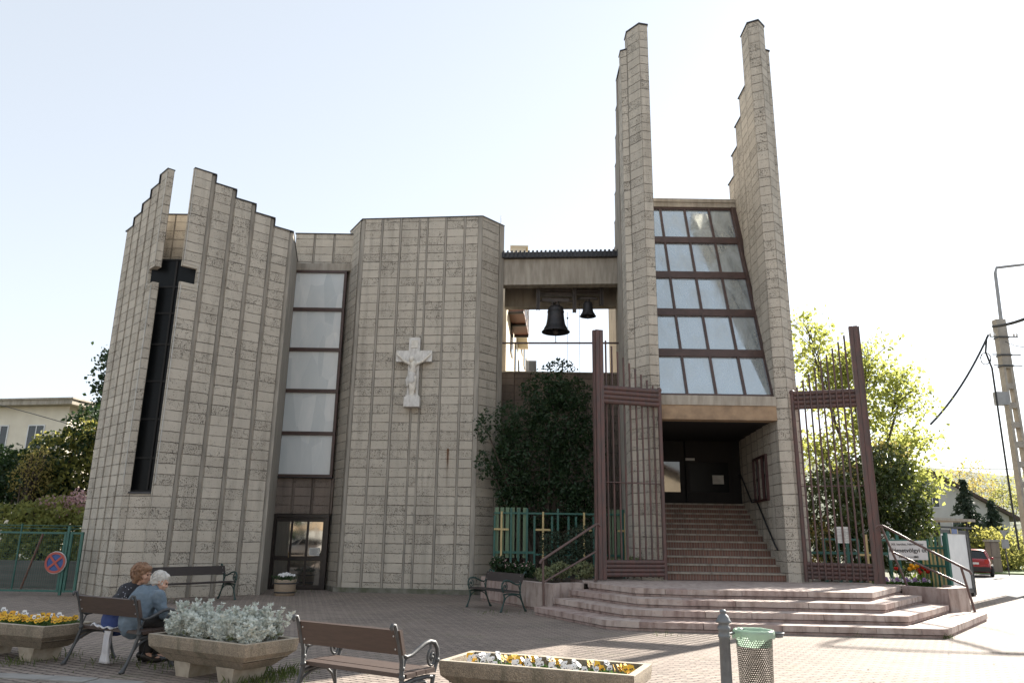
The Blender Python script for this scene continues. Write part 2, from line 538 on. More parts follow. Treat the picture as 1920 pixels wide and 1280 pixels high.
def bpanel(mb, P, d, nin, w, th, z0, z1, mi=0):
    """one panel of stacked blocks: outer face from P along d, th thick towards nin"""
    _pid[0] += 1
    k = _pid[0]
    P, d, nin = Vector((P[0], P[1], 0)), Vector((d[0], d[1], 0)), Vector((nin[0], nin[1], 0))
    a, c, e, g = P, P + d * w, P + d * w + nin * th, P + nin * th
    Z = lambda p, z: (p.x, p.y, z)
    e0, e1, s = k + 0.02, k + 0.98, min(th / w, 0.95)
    v0, v1 = z0 / CH, z1 / CH
    for p, q, u0, u1 in ((a, c, e0, e1), (c, e, k + 0.02, k + 0.02 + s * 0.95), (e, g, e0, e1), (g, a, k + 0.02, k + 0.02 + s * 0.95)):
        f = [Z(p, z0), Z(q, z0), Z(q, z1), Z(p, z1)]
        uv = [(u0, v0), (u1, v0), (u1, v1), (u0, v1)]
        mb.face(f, mi, uv)
    mb.face([Z(a, z1), Z(c, z1), Z(e, z1), Z(g, z1)], mi, [(k + .1, v1 - .4)] * 4)
    mb.face([Z(a, z0), Z(g, z0), Z(e, z0), Z(c, z0)], mi, [(k + .1, v0 + .4)] * 4)

def vbox(mb, P, d, nin, w, th, z0, z1, rec=0.0, mi=0):
    P, d, nin = Vector((P[0], P[1], 0)), Vector((d[0], d[1], 0)), Vector((nin[0], nin[1], 0))
    o = P + nin * rec
    mb.obox((o.x, o.y, z0), d * w, nin * (th - rec), (0, 0, z1 - z0), mi)

def wallrun(wall, cop, P, d, tops, w, z0, th, strip=0.12, rec=0.03, inward=None, notch=None, lead=0.0, capin=0.0, mi=0):
    """a run of panels with recessed smooth strips between them and a sheet-metal coping stepping with the tops"""
    d = Vector((d[0], d[1])).normalized()
    nin = Vector(inward).normalized() if inward else Vector((-d.y, d.x))
    P = Vector((P[0], P[1]))
    for i, top in enumerate(tops):
        p = P + d * (i * w)
        bw = w - strip
        if notch and i == notch[0]:
            na, nb, nw = notch[1:4]
            bpanel(wall, p, d, nin, bw, th, z0, na, mi)
            bpanel(wall, p, d, nin, bw, th, nb, top, mi)
            bpanel(wall, p + d * nw, d, nin, bw - nw, th, na, nb, mi)
        else:
            bpanel(wall, p, d, nin, bw, th, z0, top, mi)
        vbox(wall, p + d * bw, d, nin, strip, th, z0, top - 0.004, rec, 1)
        if cop is not None:
            cop = MB()
            q = p - nin * 0.022
            cop.obox((q.x, q.y, top + 0.001), (d.x * (w + 0.012), d.y * (w + 0.012), 0), (nin.x * (th + 0.04), nin.y * (th + 0.04), 0), (0, 0, 0.035))
            if i + 1 < len(tops) and tops[i + 1] < top - 0.05:
                e = p + d * (w + 0.001) - nin * 0.018
                cop.obox((e.x, e.y, tops[i + 1] + 0.036), (d.x * 0.02, d.y * 0.02, 0), (nin.x * (th + 0.03), nin.y * (th + 0.03), 0), (0, 0, top - tops[i + 1] - 0.037))
            COPS.append(cop)

# ------------------------------------------------------------------ the church
church = thing('church_building', 'modern concrete block church with stepped twin tower slabs and cross-shaped slit window', 'church', (-3, 24, 0), world_built=True)
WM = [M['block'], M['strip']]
COPS = []
class _Cop:
    def obox(self, *a):
        m = MB(); m.obox(*a); COPS.append(m)
    def prism(self, *a):
        m = MB(); m.prism(*a); COPS.append(m)
cop = _Cop()

# apse: two stepped walls either side of the cross slit
dR = Vector((0.75, 0.66)).normalized(); nR = Vector((-dR.y, dR.x))
dL = Vector((-0.70, 0.714)).normalized(); nL = Vector((dL.y, -dL.x))
PA, PL = Vector((-9.325, 20.14)), Vector((-10.12, 20.20))
tops = [11.93, 11.66, 11.39, 11.12, 10.85]
b = MB(); wallrun(b, cop, PA, dR, tops, 0.636, 0.0, 0.10, 0.115, 0.05, nR, (0, 8.46, 8.93, 0.42))
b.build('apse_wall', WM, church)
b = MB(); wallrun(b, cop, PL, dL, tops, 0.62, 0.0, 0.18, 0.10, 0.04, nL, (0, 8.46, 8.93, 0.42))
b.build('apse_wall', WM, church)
PB = PA + dR * 3.18
# return wall from the apse into the window recess
b = MB()
ret = Vector((-7.52, 24.9)) - PB
rd = ret.normalized(); rn = Vector((-rd.y, rd.x))
vbox(b, PB + rd * 0.002, rd, rn, ret.length, 0.25, 0.0, 10.83)
b.build('return_wall', M['strip'], church)
cop.obox((PB.x + 0.02, PB.y, 10.834), (rd.x * ret.length, rd.y * ret.length, 0), (rn.x * 0.28, rn.y * 0.28, 0), (0, 0, 0.03))

# panel below the slit, glazing and drum behind
b = MB(); bpanel(b, (-10.06, 20.335), (1, -0.06), (0.06, 1), 0.85, 0.2, 0.0, 2.62)
b.build('slit_panel', M['block'], church)
b = MB(); b.obox((-10.06, 20.29, 2.622), (0.80, -0.05, 0), (0.02, 0.3, 0), (0, 0, 0.05))
b.build('slit_sill', M['flash'], church)
sl = MB()
for z in (2.68, 3.55, 4.6, 5.65, 6.7, 7.6, 8.38, 9.2):
    sl.obox((-10.36, 20.52, z), (1.36, -0.06, 0), (0, 0.05, 0), (0, 0, 0.05))
sl.obox((-9.66, 20.48, 2.74), (0.05, 0, 0), (0, 0.045, 0), (0, 0, 6.45))
slw = sl.build('slit_window', M['black'], church)
b = MB(); b.obox((-10.38, 20.55, 2.66), (1.40, -0.06, 0), (0, 0.04, 0), (0, 0, 6.6))
b.build('pane', M['slit_glass'], slw)
b = MB()
for i in range(4): bpanel(b, (-10.95 + i * 0.62, 21.5), (1, 0), (0, 1), 0.61, 0.25, 9.2, 11.05)
b.build('drum_wall', M['block'], church)
cop.obox((-11.0, 21.47, 11.052), (2.56, 0, 0), (0, 0.3, 0), (0, 0, 0.035))
b = MB()
o = -0.012
e = lambda p, s, z, d, n: (p.x + d.x * s + n.x * o, p.y + d.y * s + n.y * o, z)
b.tube([e(PL, 0.05, 11.9, dL, nL), e(PL, 0.05, 9.02, dL, nL), e(PL, 0.49, 9.02, dL, nL), e(PL, 0.49, 8.36, dL, nL), e(PL, 0.05, 8.36, dL, nL), e(PL, 0.05, 2.9, dL, nL)], 0.009, 5)
b.tube([e(PA, 0.03, 11.9, dR, nR), e(PA, 0.03, 9.02, dR, nR), e(PA, 0.48, 9.02, dR, nR), e(PA, 0.48, 8.36, dR, nR), e(PA, 0.03, 8.36, dR, nR), e(PA, 0.03, 2.9, dR, nR)], 0.009, 5)
b.build('light_cord', plain('white_cord', (0.6, 0.6, 0.58), None, 4, 0.6), church)

# bay with the crucifix
bay = MB()
wallrun(bay, cop, (-5.80, 25.10), (0.64, -1.10), [12.08], 1.27, 0.12, 0.35, 0.14, 0.02, (0.87, 0.5))
P0, P1 = Vector((-5.16, 24.0)), Vector((-1.045, 23.6))
fd = (P1 - P0).normalized(); fn = Vector((-fd.y, fd.x))
x = 0.0
vbox(bay, P0, fd, fn, 0.10, 0.35, 0.12, 12.08, 0.012, 1); x += 0.10
for k, w in enumerate([0.64, 0.64, 0.64, 0.27, 0.64, 0.64]):
    j = 0.055 if k not in (2, 3) else 0.05
    bpanel(bay, P0 + fd * x, fd, fn, w - j, 0.35, 0.12, 12.08)
    vbox(bay, P0 + fd * (x + w - j), fd, fn, j, 0.35, 0.12, 12.076, -0.012, 1); x += w
bw = (P1 - P0).length - 0.14 - x
bpanel(bay, P0 + fd * x, fd, fn, bw, 0.35, 0.12, 12.08); x += bw
vbox(bay, P0 + fd * x, fd, fn, 0.14, 0.35, 0.12, 12.078, -0.01, 1)
q = P0 - fn * 0.022
cop.obox((q.x, q.y, 12.081), fd.to_3d() * (P1 - P0).length, fn.to_3d() * 0.4, (0, 0, 0.035))
wallrun(bay, cop, P1, (0.71, 0.80), [12.08], 1.07, 0.12, 0.3, 0.22, -0.02, (-0.748, 0.664))
wallrun(bay, cop, (-0.345, 24.41), (-0.06, 1.6), [12.08, 11.9, 11.5, 11.5], 1.5, 0.12, 0.3, 0.2, 0.02, (-0.99, 0.12))
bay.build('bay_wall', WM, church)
b = MB()
b.prism([(-5.90, 25.2), (-5.26, 23.88), (-1.0, 23.47), (-0.2, 24.35), (-0.1, 26), (-5.9, 26)], 0.0, 0.135)
b.build('plinth', M['mosskerb'], church)
# stain under a rusty fixing
def rust_stain():
    t = NT('rust_streak')
    g = t.coords('UV')
    sp = t.t.nodes.new('ShaderNodeSeparateXYZ'); t.l(g, sp.inputs[0])
    side = t.math('SUBTRACT', 1.0, t.math('MULTIPLY', t.math('ABSOLUTE', t.math('SUBTRACT', sp.outputs[0], .5)), 2.0))
    a_ = t.math('MULTIPLY', t.math('MULTIPLY', side, t.math('POWER', sp.outputs[1], .7)), t.ramp(t.noise(t.coords('Object', (20, 20, 2)), 1.0, 4), .25, .55), clamp=True)
    t.color((0.16, 0.062, 0.022)); t.set(Roughness=.95, Alpha=a_)
    return t.m
b = MB()
sx = at(838.5, 900, 23.8)
yq = 24.0 - 0.0972 * (sx.x + 5.16) - 0.016
b.face([(sx.x - .05, yq + .005, 3.1), (sx.x + .05, yq - .005, 3.1), (sx.x + .05, yq - .005, 4.28), (sx.x - .05, yq + .005, 4.28)], 0, [(0, 0), (1, 0), (1, 1), (0, 1)])
b.build('rust_stain', rust_stain(), church)
b = MB(); b.obox((sx.x - .02, yq - .02, 4.26), (.04, 0, 0), (0, .05, 0), (0, 0, .05)); b.build('fixing', M['rust'], church)

# window recess
b = MB()
for i in range(3):
    bpanel(b, (-7.62 + i * 0.69, 24.8), (1, 0), (0, 1), 0.64, 0.3, 10.75, 11.85)
    vbox(b, (-7.62 + i * 0.69 + 0.64, 24.8), (1, 0), (0, 1), 0.05, 0.3, 10.75, 11.85, 0.02, 1)
b.build('recess_wall', WM, church)
cop.obox((-7.65, 24.77, 11.852), (2.1, 0, 0), (0, 0.36, 0), (0, 0, 0.035))
b = MB(); b.obox((-7.62, 24.74, 10.50), (2.05, 0, 0), (0, 0.34, 0), (0, 0, 0.248))
b.build('window_lintel', M['beam'], church)
b = MB()
for i in range(3):
    bpanel(b, (-7.55 + i * 0.62, 24.8), (1, 0), (0, 1), 0.55, 0.3, 2.30, 3.42)
    vbox(b, (-7.55 + i * 0.62 + 0.55, 24.8), (1, 0), (0, 1), 0.07, 0.3, 2.30, 3.42, -0.012, 1)
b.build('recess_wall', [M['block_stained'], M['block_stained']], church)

def window_grid(name, o, ex, ey, w, h, cols, rows, fr, dep, fm, pm, parent, rail=None, colw=None, paneoff=0.03):
    """a framed window: o lower left, ex and ey unit vectors in its face; each pane a child of the frame"""
    o, ex, ey = Vector(o), Vector(ex).normalized(), Vector(ey).normalized()
    ez = ex.cross(ey)                # out of the face, towards the viewer
    rail = rail or fr
    m = MB()
    back = ez * -dep
    rows_h = h / rows
    cw = colw or [w / cols] * cols
    for i in range(rows + 1):
        t = rail if 0 < i < rows else fr
        m.obox(o + ey * (i * rows_h - (t / 2 if 0 < i < rows else (0 if i == 0 else t))) + back, ex * w, ez * dep, ey * t)
    xs = [sum(cw[:i]) for i in range(cols + 1)]
    for i in range(cols + 1):
        t = fr * (0.75 if 0 < i < cols else 1)
        m.obox(o + ex * (xs[i] - (t / 2 if 0 < i < cols else (0 if i == 0 else t))) + back + ey * 0.002, ex * t, ez * (dep - 0.006), ey * (h - 0.004))
    f = m.build(name, fm, parent)
    for r in range(rows):
        for c in range(cols):
            g = MB()
            g.obox(o + ex * (xs[c] + 0.01) + ey * (r * rows_h + 0.01) - ez * (dep * 0.5 + 0.01), ex * (cw[c] - 0.02), ez * 0.012, ey * (rows_h - 0.02))
            po = o + ex * (xs[c] + cw[c] / 2) + ey * (r + .5) * rows_h
            if isinstance(pm, list): g.build('pane', pm[(r * cols + c) % len(pm)], f)
            else: g.build('pane', pm, f)
    return f

frost = [glass_pane('frosted_dusty_glass', (0.68 + 0.02 * k, 0.71 + 0.018 * k, 0.715 + 0.012 * k), 0.30, 0.0, 0.9, (0.82, 0.82, 0.80), 1.4 + 0.35 * k, (1.6, 1.6, 0.5), 1.0) for k in range(3)]
window_grid('tall_window', (-7.58, 24.74, 3.45), (1, 0, 0), (0, 0, 1), 1.84, 7.05, 1, 5, 0.085, 0.14, M['brown_metal'], frost, church, rail=0.12)
b = MB(); b.obox((-7.5, 24.62, 3.425), (1.78, 0, 0), (0, 0.2, 0), (0, 0, 0.022))
b.build('window_sill', M['flash'], church)

# side door
dr = MB()
X0, X1, ZD = -7.55, -5.72, 2.28
dr.obox((X0, 24.66, 0), (0.16, 0, 0), (0, 0.2, 0), (0, 0, ZD))
dr.obox((X1 - 0.12, 24.66, 0), (0.12, 0, 0), (0, 0.2, 0), (0, 0, ZD))
dr.obox((X0 + 0.162, 24.67, ZD - 0.10), (X1 - X0 - 0.284, 0, 0), (0, 0.19, 0), (0, 0, 0.10))
door = dr.build('door', M['frame_dark'], church)
lw = (X1 - X0 - 0.30) / 3
lf = MB()
for i in range(4):
    lf.obox((X0 + 0.163 + i * lw - (0.0 if i == 0 else 0.045), 24.72, 0.02), (0.09 if 0 < i < 3 else 0.10, 0, 0), (0, 0.05, 0), (0, 0, 2.15))
for z, hh in ((0.02, 0.12), (0.86, 0.14), (2.05, 0.12)):
    lf.obox((X0 + 0.164, 24.725, z), (lw * 3 + 0.0, 0, 0), (0, 0.04, 0), (0, 0, hh))
lf.build('door_leaf', M['frame_dark'], door)
g = MB()
for i in range(3):
    for z0, z1 in ((0.14, 0.86), (1.0, 2.05)):
        g.obox((X0 + 0.2 + i * lw, 24.705, z0), ((lw - 0.06) * math.cos(R(8)), (lw - 0.06) * math.sin(R(8)), 0), (-.0014, 0.0099, 0), (0, 0, z1 - z0))
g.build('door_glass', M['door_glass'], door)
b = MB(); b.tube([(X0 + 0.16 + lw - 0.03, 24.69, 0.95), (X0 + 0.16 + lw - 0.03, 24.69, 1.12)], 0.012, 6)
b.build('handle', M['brass'], door)
b = MB(); b.obox((X1 - 0.56, 24.712, 1.02), (0.33, 0, 0), (0, 0.004, 0), (0, 0, 0.24))
nt = b.build('notice', M['paper'], door)
M['ink'] = plain('grey_print', (0.12, 0.12, 0.13), (0.2, 0.2, 0.2), 30, 0.9)
b = MB(); 
for k in range(5): b.obox((X1 - 0.53, 24.7085, 1.06 + 0.035 * k), (0.27 - 0.04 * (k % 2), 0, 0), (0, 0.003, 0), (0, 0, 0.010))
b.build('print', M['ink'], nt)

# nave core, plus blocks added behind the slit and the tower
b = MB(); b.prism([(-10.42, 20.62), (-8.98, 20.56), (-8.5, 21.2), (-10.9, 21.35)], 2.6, 9.19)
b.build('slit_dark_backing', M['black'], church)  # black block standing in for the unlit inside behind the slit
b = MB(); b.prism([(4.5, 26.6), (7.6, 26.6), (7.6, 34), (4.5, 34)], 0.0, 13.4)
b.build('tower_shade_block', M['strip'], church)  # unseen block added behind the tower to shade the bay's right facet
b = MB()
b.prism([(-12.0, 22.9), (-10.3, 21.4), (-9.2, 21.3), (-7.95, 22.3), (-7.75, 25.05), (-7.75, 26), (-12.1, 26)], 0.0, 9.15)
b.prism([(-7.70, 25.12), (-5.55, 25.12), (-5.0, 24.45), (-1.25, 24.05), (-0.75, 24.7), (-0.5, 29), (-0.5, 31), (-7.70, 31)], 0.0, 11.45)
b.build('nave', M['strip'], church)

# ---- tower
TX0, TX1 = 4.03, 7.18
def pblocks(mb, poly, z0, z1, mi=0, ids=None):
    n = len(poly)
    for i in range(n):
        _pid[0] += 1
        k = _pid[0]
        (x0, y0), (x1, y1) = poly[i], poly[(i + 1) % n]
        mb.face([(x0, y0, z0), (x1, y1, z0), (x1, y1, z1), (x0, y0, z1)], mi, [(k + .03, z0 / CH), (k + .97, z0 / CH), (k + .97, z1 / CH), (k + .03, z1 / CH)])
    mb.face([(x, y, z1) for x, y in poly], mi, [(k + .2, z1 / CH - .3)] * n)

tw = MB()
capL = [(3.455, 20.56), (3.77, 20.15), (4.04, 20.21), (4.04, 20.93), (3.455, 20.93)]
pblocks(tw, capL, 0.3, 17.03)
cop.prism([(3.43, 20.55), (3.765, 20.115), (4.06, 20.18), (4.06, 20.95), (3.43, 20.95)], 17.032, 17.075)
pblocks(tw, [(3.27, 20.70), (3.452, 20.60), (3.452, 21.0), (3.27, 21.0)], 0.3, 16.45)
cop.prism([(3.25, 20.68), (3.455, 20.575), (3.455, 21.02), (3.25, 21.02)], 16.452, 16.49)
y, k = 21.0, 0
for top in (16.1, 15.5, 14.9, 14.25, 13.55, 12.8, 12.1):
    w = 0.78
    xo = 3.30 + 0.105 * k * w + 0.0
    bpanel(tw, (xo, y + w - 0.15), (0.0, -1), (1, 0), w - 0.15, 4.03 - xo, 0.3, top)
    vbox(tw, (xo, y + w), (0, -1), (1, 0), 0.15, 4.03 - xo, 0.3, top - 0.003, -0.03, 1)
    cop.obox((xo - 0.04, y, top + 0.001), (4.09 - xo, 0, 0), (0, w + 0.002, 0), (0, 0, 0.035))
    y += w; k += 1
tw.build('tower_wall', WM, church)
tw = MB()
capR = [(7.18, 20.30), (7.47, 20.15), (7.74, 20.44), (7.74, 20.95), (7.18, 20.95)]
pblocks(tw, capR, 0.3, 17.22)
cop.prism([(7.155, 20.28), (7.47, 20.115), (7.765, 20.43), (7.765, 20.97), (7.155, 20.97)], 17.222, 17.265)
pblocks(tw, [(7.742, 20.50), (7.88, 20.56), (7.88, 21.0), (7.742, 21.0)], 0.3, 16.42)
cop.prism([(7.74, 20.47), (7.905, 20.53), (7.905, 21.02), (7.74, 21.02)], 16.422, 16.46)
y, k = 20.952, 0
for top in (15.45, 14.85, 14.2, 13.5, 12.9, 12.3, 11.7):
    w = 0.74
    xi = 7.205 + 0.085 * k * w
    bpanel(tw, (xi, y), (0, 1), (1, 0), w - 0.10, 7.90 - xi, 0.3, top)
    vbox(tw, (xi, y + w - 0.10), (0, 1), (1, 0), 0.10, 7.90 - xi, 0.3, top - 0.003, 0.02, 1)
    cop.obox((xi - 0.03, y, top + 0.001), (7.96 - xi, 0, 0), (0, w + 0.002, 0), (0, 0, 0.035))
    y += w; k += 1
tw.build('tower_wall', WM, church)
for m_ in COPS: m_.build('coping', M['flash'], church)

# sloping glass front between the slabs
gl_h = math.hypot(2.7, 6.86)
window_grid('tower_window', (4.02, 20.44, 5.46), (1, 0, 0), (0, 2.7, 6.86), 3.22, gl_h, 4, 5, 0.09, 0.12, M['brown_metal'], M['tower_glass'], church, rail=0.25, colw=[0.82, 0.80, 0.80, 0.80])
b = MB(); b.obox((7.17, 20.36, 5.46), (0.05, 0, 0), (0, 0.1, 0), (0, 2.7, 6.86))
b.obox((7.22, 20.40, 5.46), (0.42, 0, 0), (0, 0.1, 0), (0, 2.7, 6.86))
b.build('window_jamb', M['brown_metal'], church)
b = MB(); b.obox((4.03, 23.10, 12.31), (3.4, 0, 0), (0, 3.4, 0), (0, 0, 0.16))
b.obox((4.03, 23.06, 12.472), (3.4, 0, 0), (0, 0.3, 0), (0, 0, 0.12))
b.build('tower_roof', M['beam'], church)
# portal beam, ceiling, back wall and stair
b = MB()
b.obox((4.035, 20.24, 5.19), (3.15, 0, 0), (0, 0.5, 0), (0, 0, 0.262))
b.build('portal_lintel', M['beam'], church)
b = MB()
b.obox((4.037, 20.27, 4.80), (3.146, 0, 0), (0, 0.4, 0), (0, 0, 0.388))
b.build('portal_beam', M['lintel_soffit'], church)
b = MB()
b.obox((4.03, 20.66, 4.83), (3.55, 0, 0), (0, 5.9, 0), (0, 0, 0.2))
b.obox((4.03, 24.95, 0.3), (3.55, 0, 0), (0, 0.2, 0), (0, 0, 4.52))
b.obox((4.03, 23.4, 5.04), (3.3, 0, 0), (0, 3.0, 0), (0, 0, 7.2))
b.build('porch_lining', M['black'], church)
st = MB()
z, y = 0.65, 20.45
for fl in range(2):
    rz = 0.197 if fl == 0 else 0.160
    tr = 0.40 if fl == 0 else 0.33
    for i in range(6):
        st.obox((4.03, y + 0.012, z), (3.5, 0, 0), (0, tr + 0.3, 0), (0, 0, rz - 0.045), 0)
        st.obox((4.03, y - 0.02, z + rz - 0.045), (3.5, 0, 0), (0, tr + 0.3, 0), (0, 0, 0.045), 1)
        z += rz; y += tr
    y += 0.10
st.obox((4.03, y, 0.3), (3.55, 0, 0), (0, 1.2, 0), (0, 0, z - 0.302), 1)
st.build('porch_stair', [M['riser'], M['nosing']], church)
# inner doors in the dark porch
pd = MB()
YD = 24.80
for xx, w in ((4.12, 1.52), (5.70, 1.52)):
    for o_, a_, c_ in (((xx, YD, 2.80), (w, 0, 0), (0, 0, 0.35)), ((xx, YD, 4.12), (w, 0, 0), (0, 0, 0.68)), ((xx, YD, 3.152), (0.13, 0, 0), (0, 0, 0.966)), ((xx + w - 0.13, YD, 3.152), (0.13, 0, 0), (0, 0, 0.966))):
        pd.obox(o_, a_, (0, 0.06, 0), c_)
pdo = pd.build('porch_door', M['wood_dark'], church)
g = MB(); g.obox((4.255, YD + 0.02, 3.154), (1.25, 0, 0), (0, 0.01, 0), (0, 0, 0.964)); g.build('door_glass', M['porch_glass'], pdo)
g = MB(); g.obox((5.835, YD + 0.02, 3.154), (1.25, 0, 0), (0, 0.01, 0), (0, 0, 0.964)); g.build('door_glass', M['slit_glass'], pdo)
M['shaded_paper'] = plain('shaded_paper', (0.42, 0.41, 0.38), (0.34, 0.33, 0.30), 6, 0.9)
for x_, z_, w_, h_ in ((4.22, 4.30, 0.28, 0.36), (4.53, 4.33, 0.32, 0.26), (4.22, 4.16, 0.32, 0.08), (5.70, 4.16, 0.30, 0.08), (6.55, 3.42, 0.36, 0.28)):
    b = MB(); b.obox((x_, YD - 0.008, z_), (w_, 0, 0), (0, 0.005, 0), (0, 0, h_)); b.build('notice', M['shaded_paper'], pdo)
# glazed notice case on the porch wall
nb = MB()
xw = lambda yy: 7.205 + 0.085 * (yy - 20.95)
q0, q1 = Vector((xw(21.35) - 0.002, 21.35, 0)), Vector((xw(22.95) - 0.002, 22.95, 0))
nd = (q1 - q0).normalized(); nn = Vector((-nd.y, nd.x, 0))
for o_, a_, c_ in ((0, 0.06, 1.28), (1.54, 0.06, 1.28), (0.50, 0.035, 1.28), (1.0, 0.035, 1.28)):
    nb.obox(q0 + nd * o_ + Vector((0, 0, 2.75)), nd * a_, nn * 0.10, (0, 0, c_))
for z_ in (2.75, 3.97):
    nb.obox(q0 + nd * 0.062 + Vector((0, 0, z_)), nd * 1.476, nn * 0.098, (0, 0, 0.06))
nbo = nb.build('notice_case', plain('oxblood_paint', (0.055, 0.014, 0.014), (0.04, 0.012, 0.012), 5, 0.5), church)
b = MB(); b.obox(q0 + nd * 0.062 + Vector((0, 0, 2.812)), nd * 1.474, nn * 0.03, (0, 0, 1.156))
b.build('back_board', M['black'], nbo)
b = MB()
for k, (s_, z_, w_, h_) in enumerate(((0.10, 2.9, 0.3, 0.5), (0.12, 3.5, 0.3, 0.35), (0.6, 3.0, 0.3, 0.42), (0.62, 3.55, 0.28, 0.3), (1.1, 2.95, 0.3, 0.4), (1.1, 3.45, 0.3, 0.42))):
    b.obox(q0 + nd * s_ + Vector((0, 0, z_)) + nn * 0.032, nd * w_, nn * 0.004, (0, 0, h_))
b.build('poster', plain('faded_poster', (0.30, 0.28, 0.23), (0.16, 0.17, 0.18), 3.5, 0.8), nbo)

# bell beams with the corrugated cover
b = MB()
BL, BR = Vector((-0.42, 24.45, 0)), Vector((3.72, 24.12, 0))
bd = (BR - BL).normalized(); bn = Vector((-bd.y, bd.x, 0)); BLn = (BR - BL).length
b.obox(BL + Vector((0, 0, 9.95)), bd * BLn, bn * 0.35, (0, 0, 0.93))
b.obox(BL + Vector((0, 0, 9.955)) - bn * 0.025, bd * BLn, bn * 0.02, (0, 0, 0.10))
b.obox(BL + bn * 1.7 + Vector((0, 0, 9.70)), bd * BLn, bn * 0.35, (0, 0, 1.1))
b.build('bell_beam', M['beam'], church)
b = MB()
n = 58
for i in range(n):
    s0, s1 = BLn * i / n, BLn * (i + 1) / n
    o0 = 0.06 if i % 2 else 0.0
    b.obox(BL + bd * s0 - bn * (0.14 + o0) + Vector((0, 0, 10.885)), bd * (s1 - s0), bn * 2.6, (0, 0, 0.20 + o0 * 0.6))
b.build('bell_roof', M['flash'], church)
b = MB()
for px, zt, zb in ((1009, 9.9, 9.10), (1077, 9.9, 9.02), (1128, 9.9, 9.30)):
    p = at(px, 560, 24.75)
    for dx in (-0.06, 0.035):
        b.obox((p.x + dx, 24.70, zb + 0.1), (0.025, 0, 0), (0, 0.14, 0), (0, 0, zt - zb + 0.7))
    b.obox((p.x - 0.06, 24.78, zb + 0.1), (0.12, 0, 0), (0, 0.02, 0), (0, 0, zt - zb + 0.7))
b.obox((0.75, 24.85, 10.15), (2.4, 0, 0), (0, 0.12, 0), (0, 0, 0.14))
b.obox((0.9, 25.05, 9.78), (1.25, 0, 0), (0, 0.1, 0), (0, 0, 0.16))
b.obox((2.2, 25.05, 9.85), (0.9, 0, 0), (0, 0.1, 0), (0, 0, 0.14))
b.tube([(0.75, 24.9, 9.95), (3.1, 24.9, 9.95)], 0.03, 6)
b.build('bell_frame', M['bell_steel'], church)
b = MB(); b.tube([tuple(at(940, 643, 24.6)), tuple(at(1172, 643, 24.3))], 0.032, 8)
b.build('tie_bar', M['brown_metal'], church)
b = MB(); b.tube([(-0.45, 25.0, 12.0), (-0.45, 25.0, 12.75)], 0.012, 5)
b.build('lightning_rod', M['flash'], church)

# ------------------------------------------------------------------ entrance steps
def offset_line(pts, dist):
    """shift an open polyline to its left by dist"""
    out = []
    for i, p in enumerate(pts):
        ns = []
        for a, b_ in ((i - 1, i), (i, i + 1)):
            if a >= 0 and b_ < len(pts):
                d = (pts[b_] - pts[a]).normalized()
                ns.append(Vector((-d.y, d.x)))
        n = sum(ns, Vector((0, 0))).normalized()
        out.append(p + n * (dist / max(n.dot(ns[0]), 0.3)))
    return out

def step_edge(mb, line, z0, z1, depth, rnd, over=0.012):
    """slabs along a step's edge over a thin recessed course; line runs left to right, depth to its left"""
    inner = offset_line(line, depth)
    rec = offset_line(line, 0.022)
    for i in range(len(line) - 1):
        a, c, ai, ci, ar, cr = line[i], line[i + 1], inner[i], inner[i + 1], rec[i], rec[i + 1]
        L = (c - a).length
        cuts = [0.0]
        while cuts[-1] < L - 0.75:
            cuts.append(cuts[-1] + rnd.uniform(0.55, 1.5))
        if L - cuts[-1] < 0.3 and len(cuts) > 1: cuts.pop()
        cuts.append(L)
        for u, w in zip(cuts, cuts[1:]):
            f0, f1 = u / L, w / L
            g = 0.006 / L
            f0 += g if u > 0 else 0; f1 -= g if w < L else 0
            dz = rnd.uniform(-0.003, 0.003)
            q = [a.lerp(c, f0), a.lerp(c, f1), ai.lerp(ci, f1), ai.lerp(ci, f0)]
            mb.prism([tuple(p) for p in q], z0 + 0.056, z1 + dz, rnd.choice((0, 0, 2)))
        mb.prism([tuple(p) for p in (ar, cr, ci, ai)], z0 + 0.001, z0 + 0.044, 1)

V2 = lambda *a: Vector(a)
rnd = random.Random(5)
SL = [[V2(0.58, 17.70), V2(1.83, 15.08), V2(2.42, 14.82), V2(7.86, 14.36), V2(10.65, 17.78)],
      [V2(1.02, 18.05), V2(2.24, 15.52), V2(2.95, 15.28), V2(7.46, 14.92), V2(9.80, 17.75)],
      [V2(1.42, 18.45), V2(2.62, 16.02), V2(3.45, 15.80), V2(7.33, 15.50), V2(9.46, 18.20)],
      [V2(1.86, 18.60), V2(2.66, 16.72), V2(3.70, 16.42), V2(7.46, 16.30), V2(9.40, 19.00)]]
ZS = [0.0, 0.162, 0.325, 0.487, 0.65]
M['pink2'] = stone_material('pink_limestone_reddish', (0.43, 0.345, 0.31), (0.33, 0.25, 0.225), (0.22, 0.125, 0.105), 3.4)
b = MB()
for k, ln in enumerate(SL):
    step_edge(b, ln, ZS[k], ZS[k + 1], 0.62 if k < 3 else 0.5, rnd)
    inn = offset_line(ln, 0.40)
    poly = [tuple(p) for p in inn] + [(10.2, 20.3) if k > 1 else (10.6, 20.0), (1.6, 20.3)]
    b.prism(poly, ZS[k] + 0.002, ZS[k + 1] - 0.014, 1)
# paving of the landing
inn = offset_line(SL[3], 0.508)
poly = [tuple(p) for p in inn] + [(9.9, 19.6), (9.9, 20.6), (1.9, 20.6), (1.8, 19.2)]
b.prism(poly, 0.60, 0.641, 0)
for k in range(6):
    for j in range(4):
        pass
st_o = b.build('entrance_steps', [M['pink'], M['pink_dark'], M['pink2']], None, origin=(5, 17, 0))
tag(st_o, 'broad pink limestone steps with angled ends leading up to the church porch', 'steps')

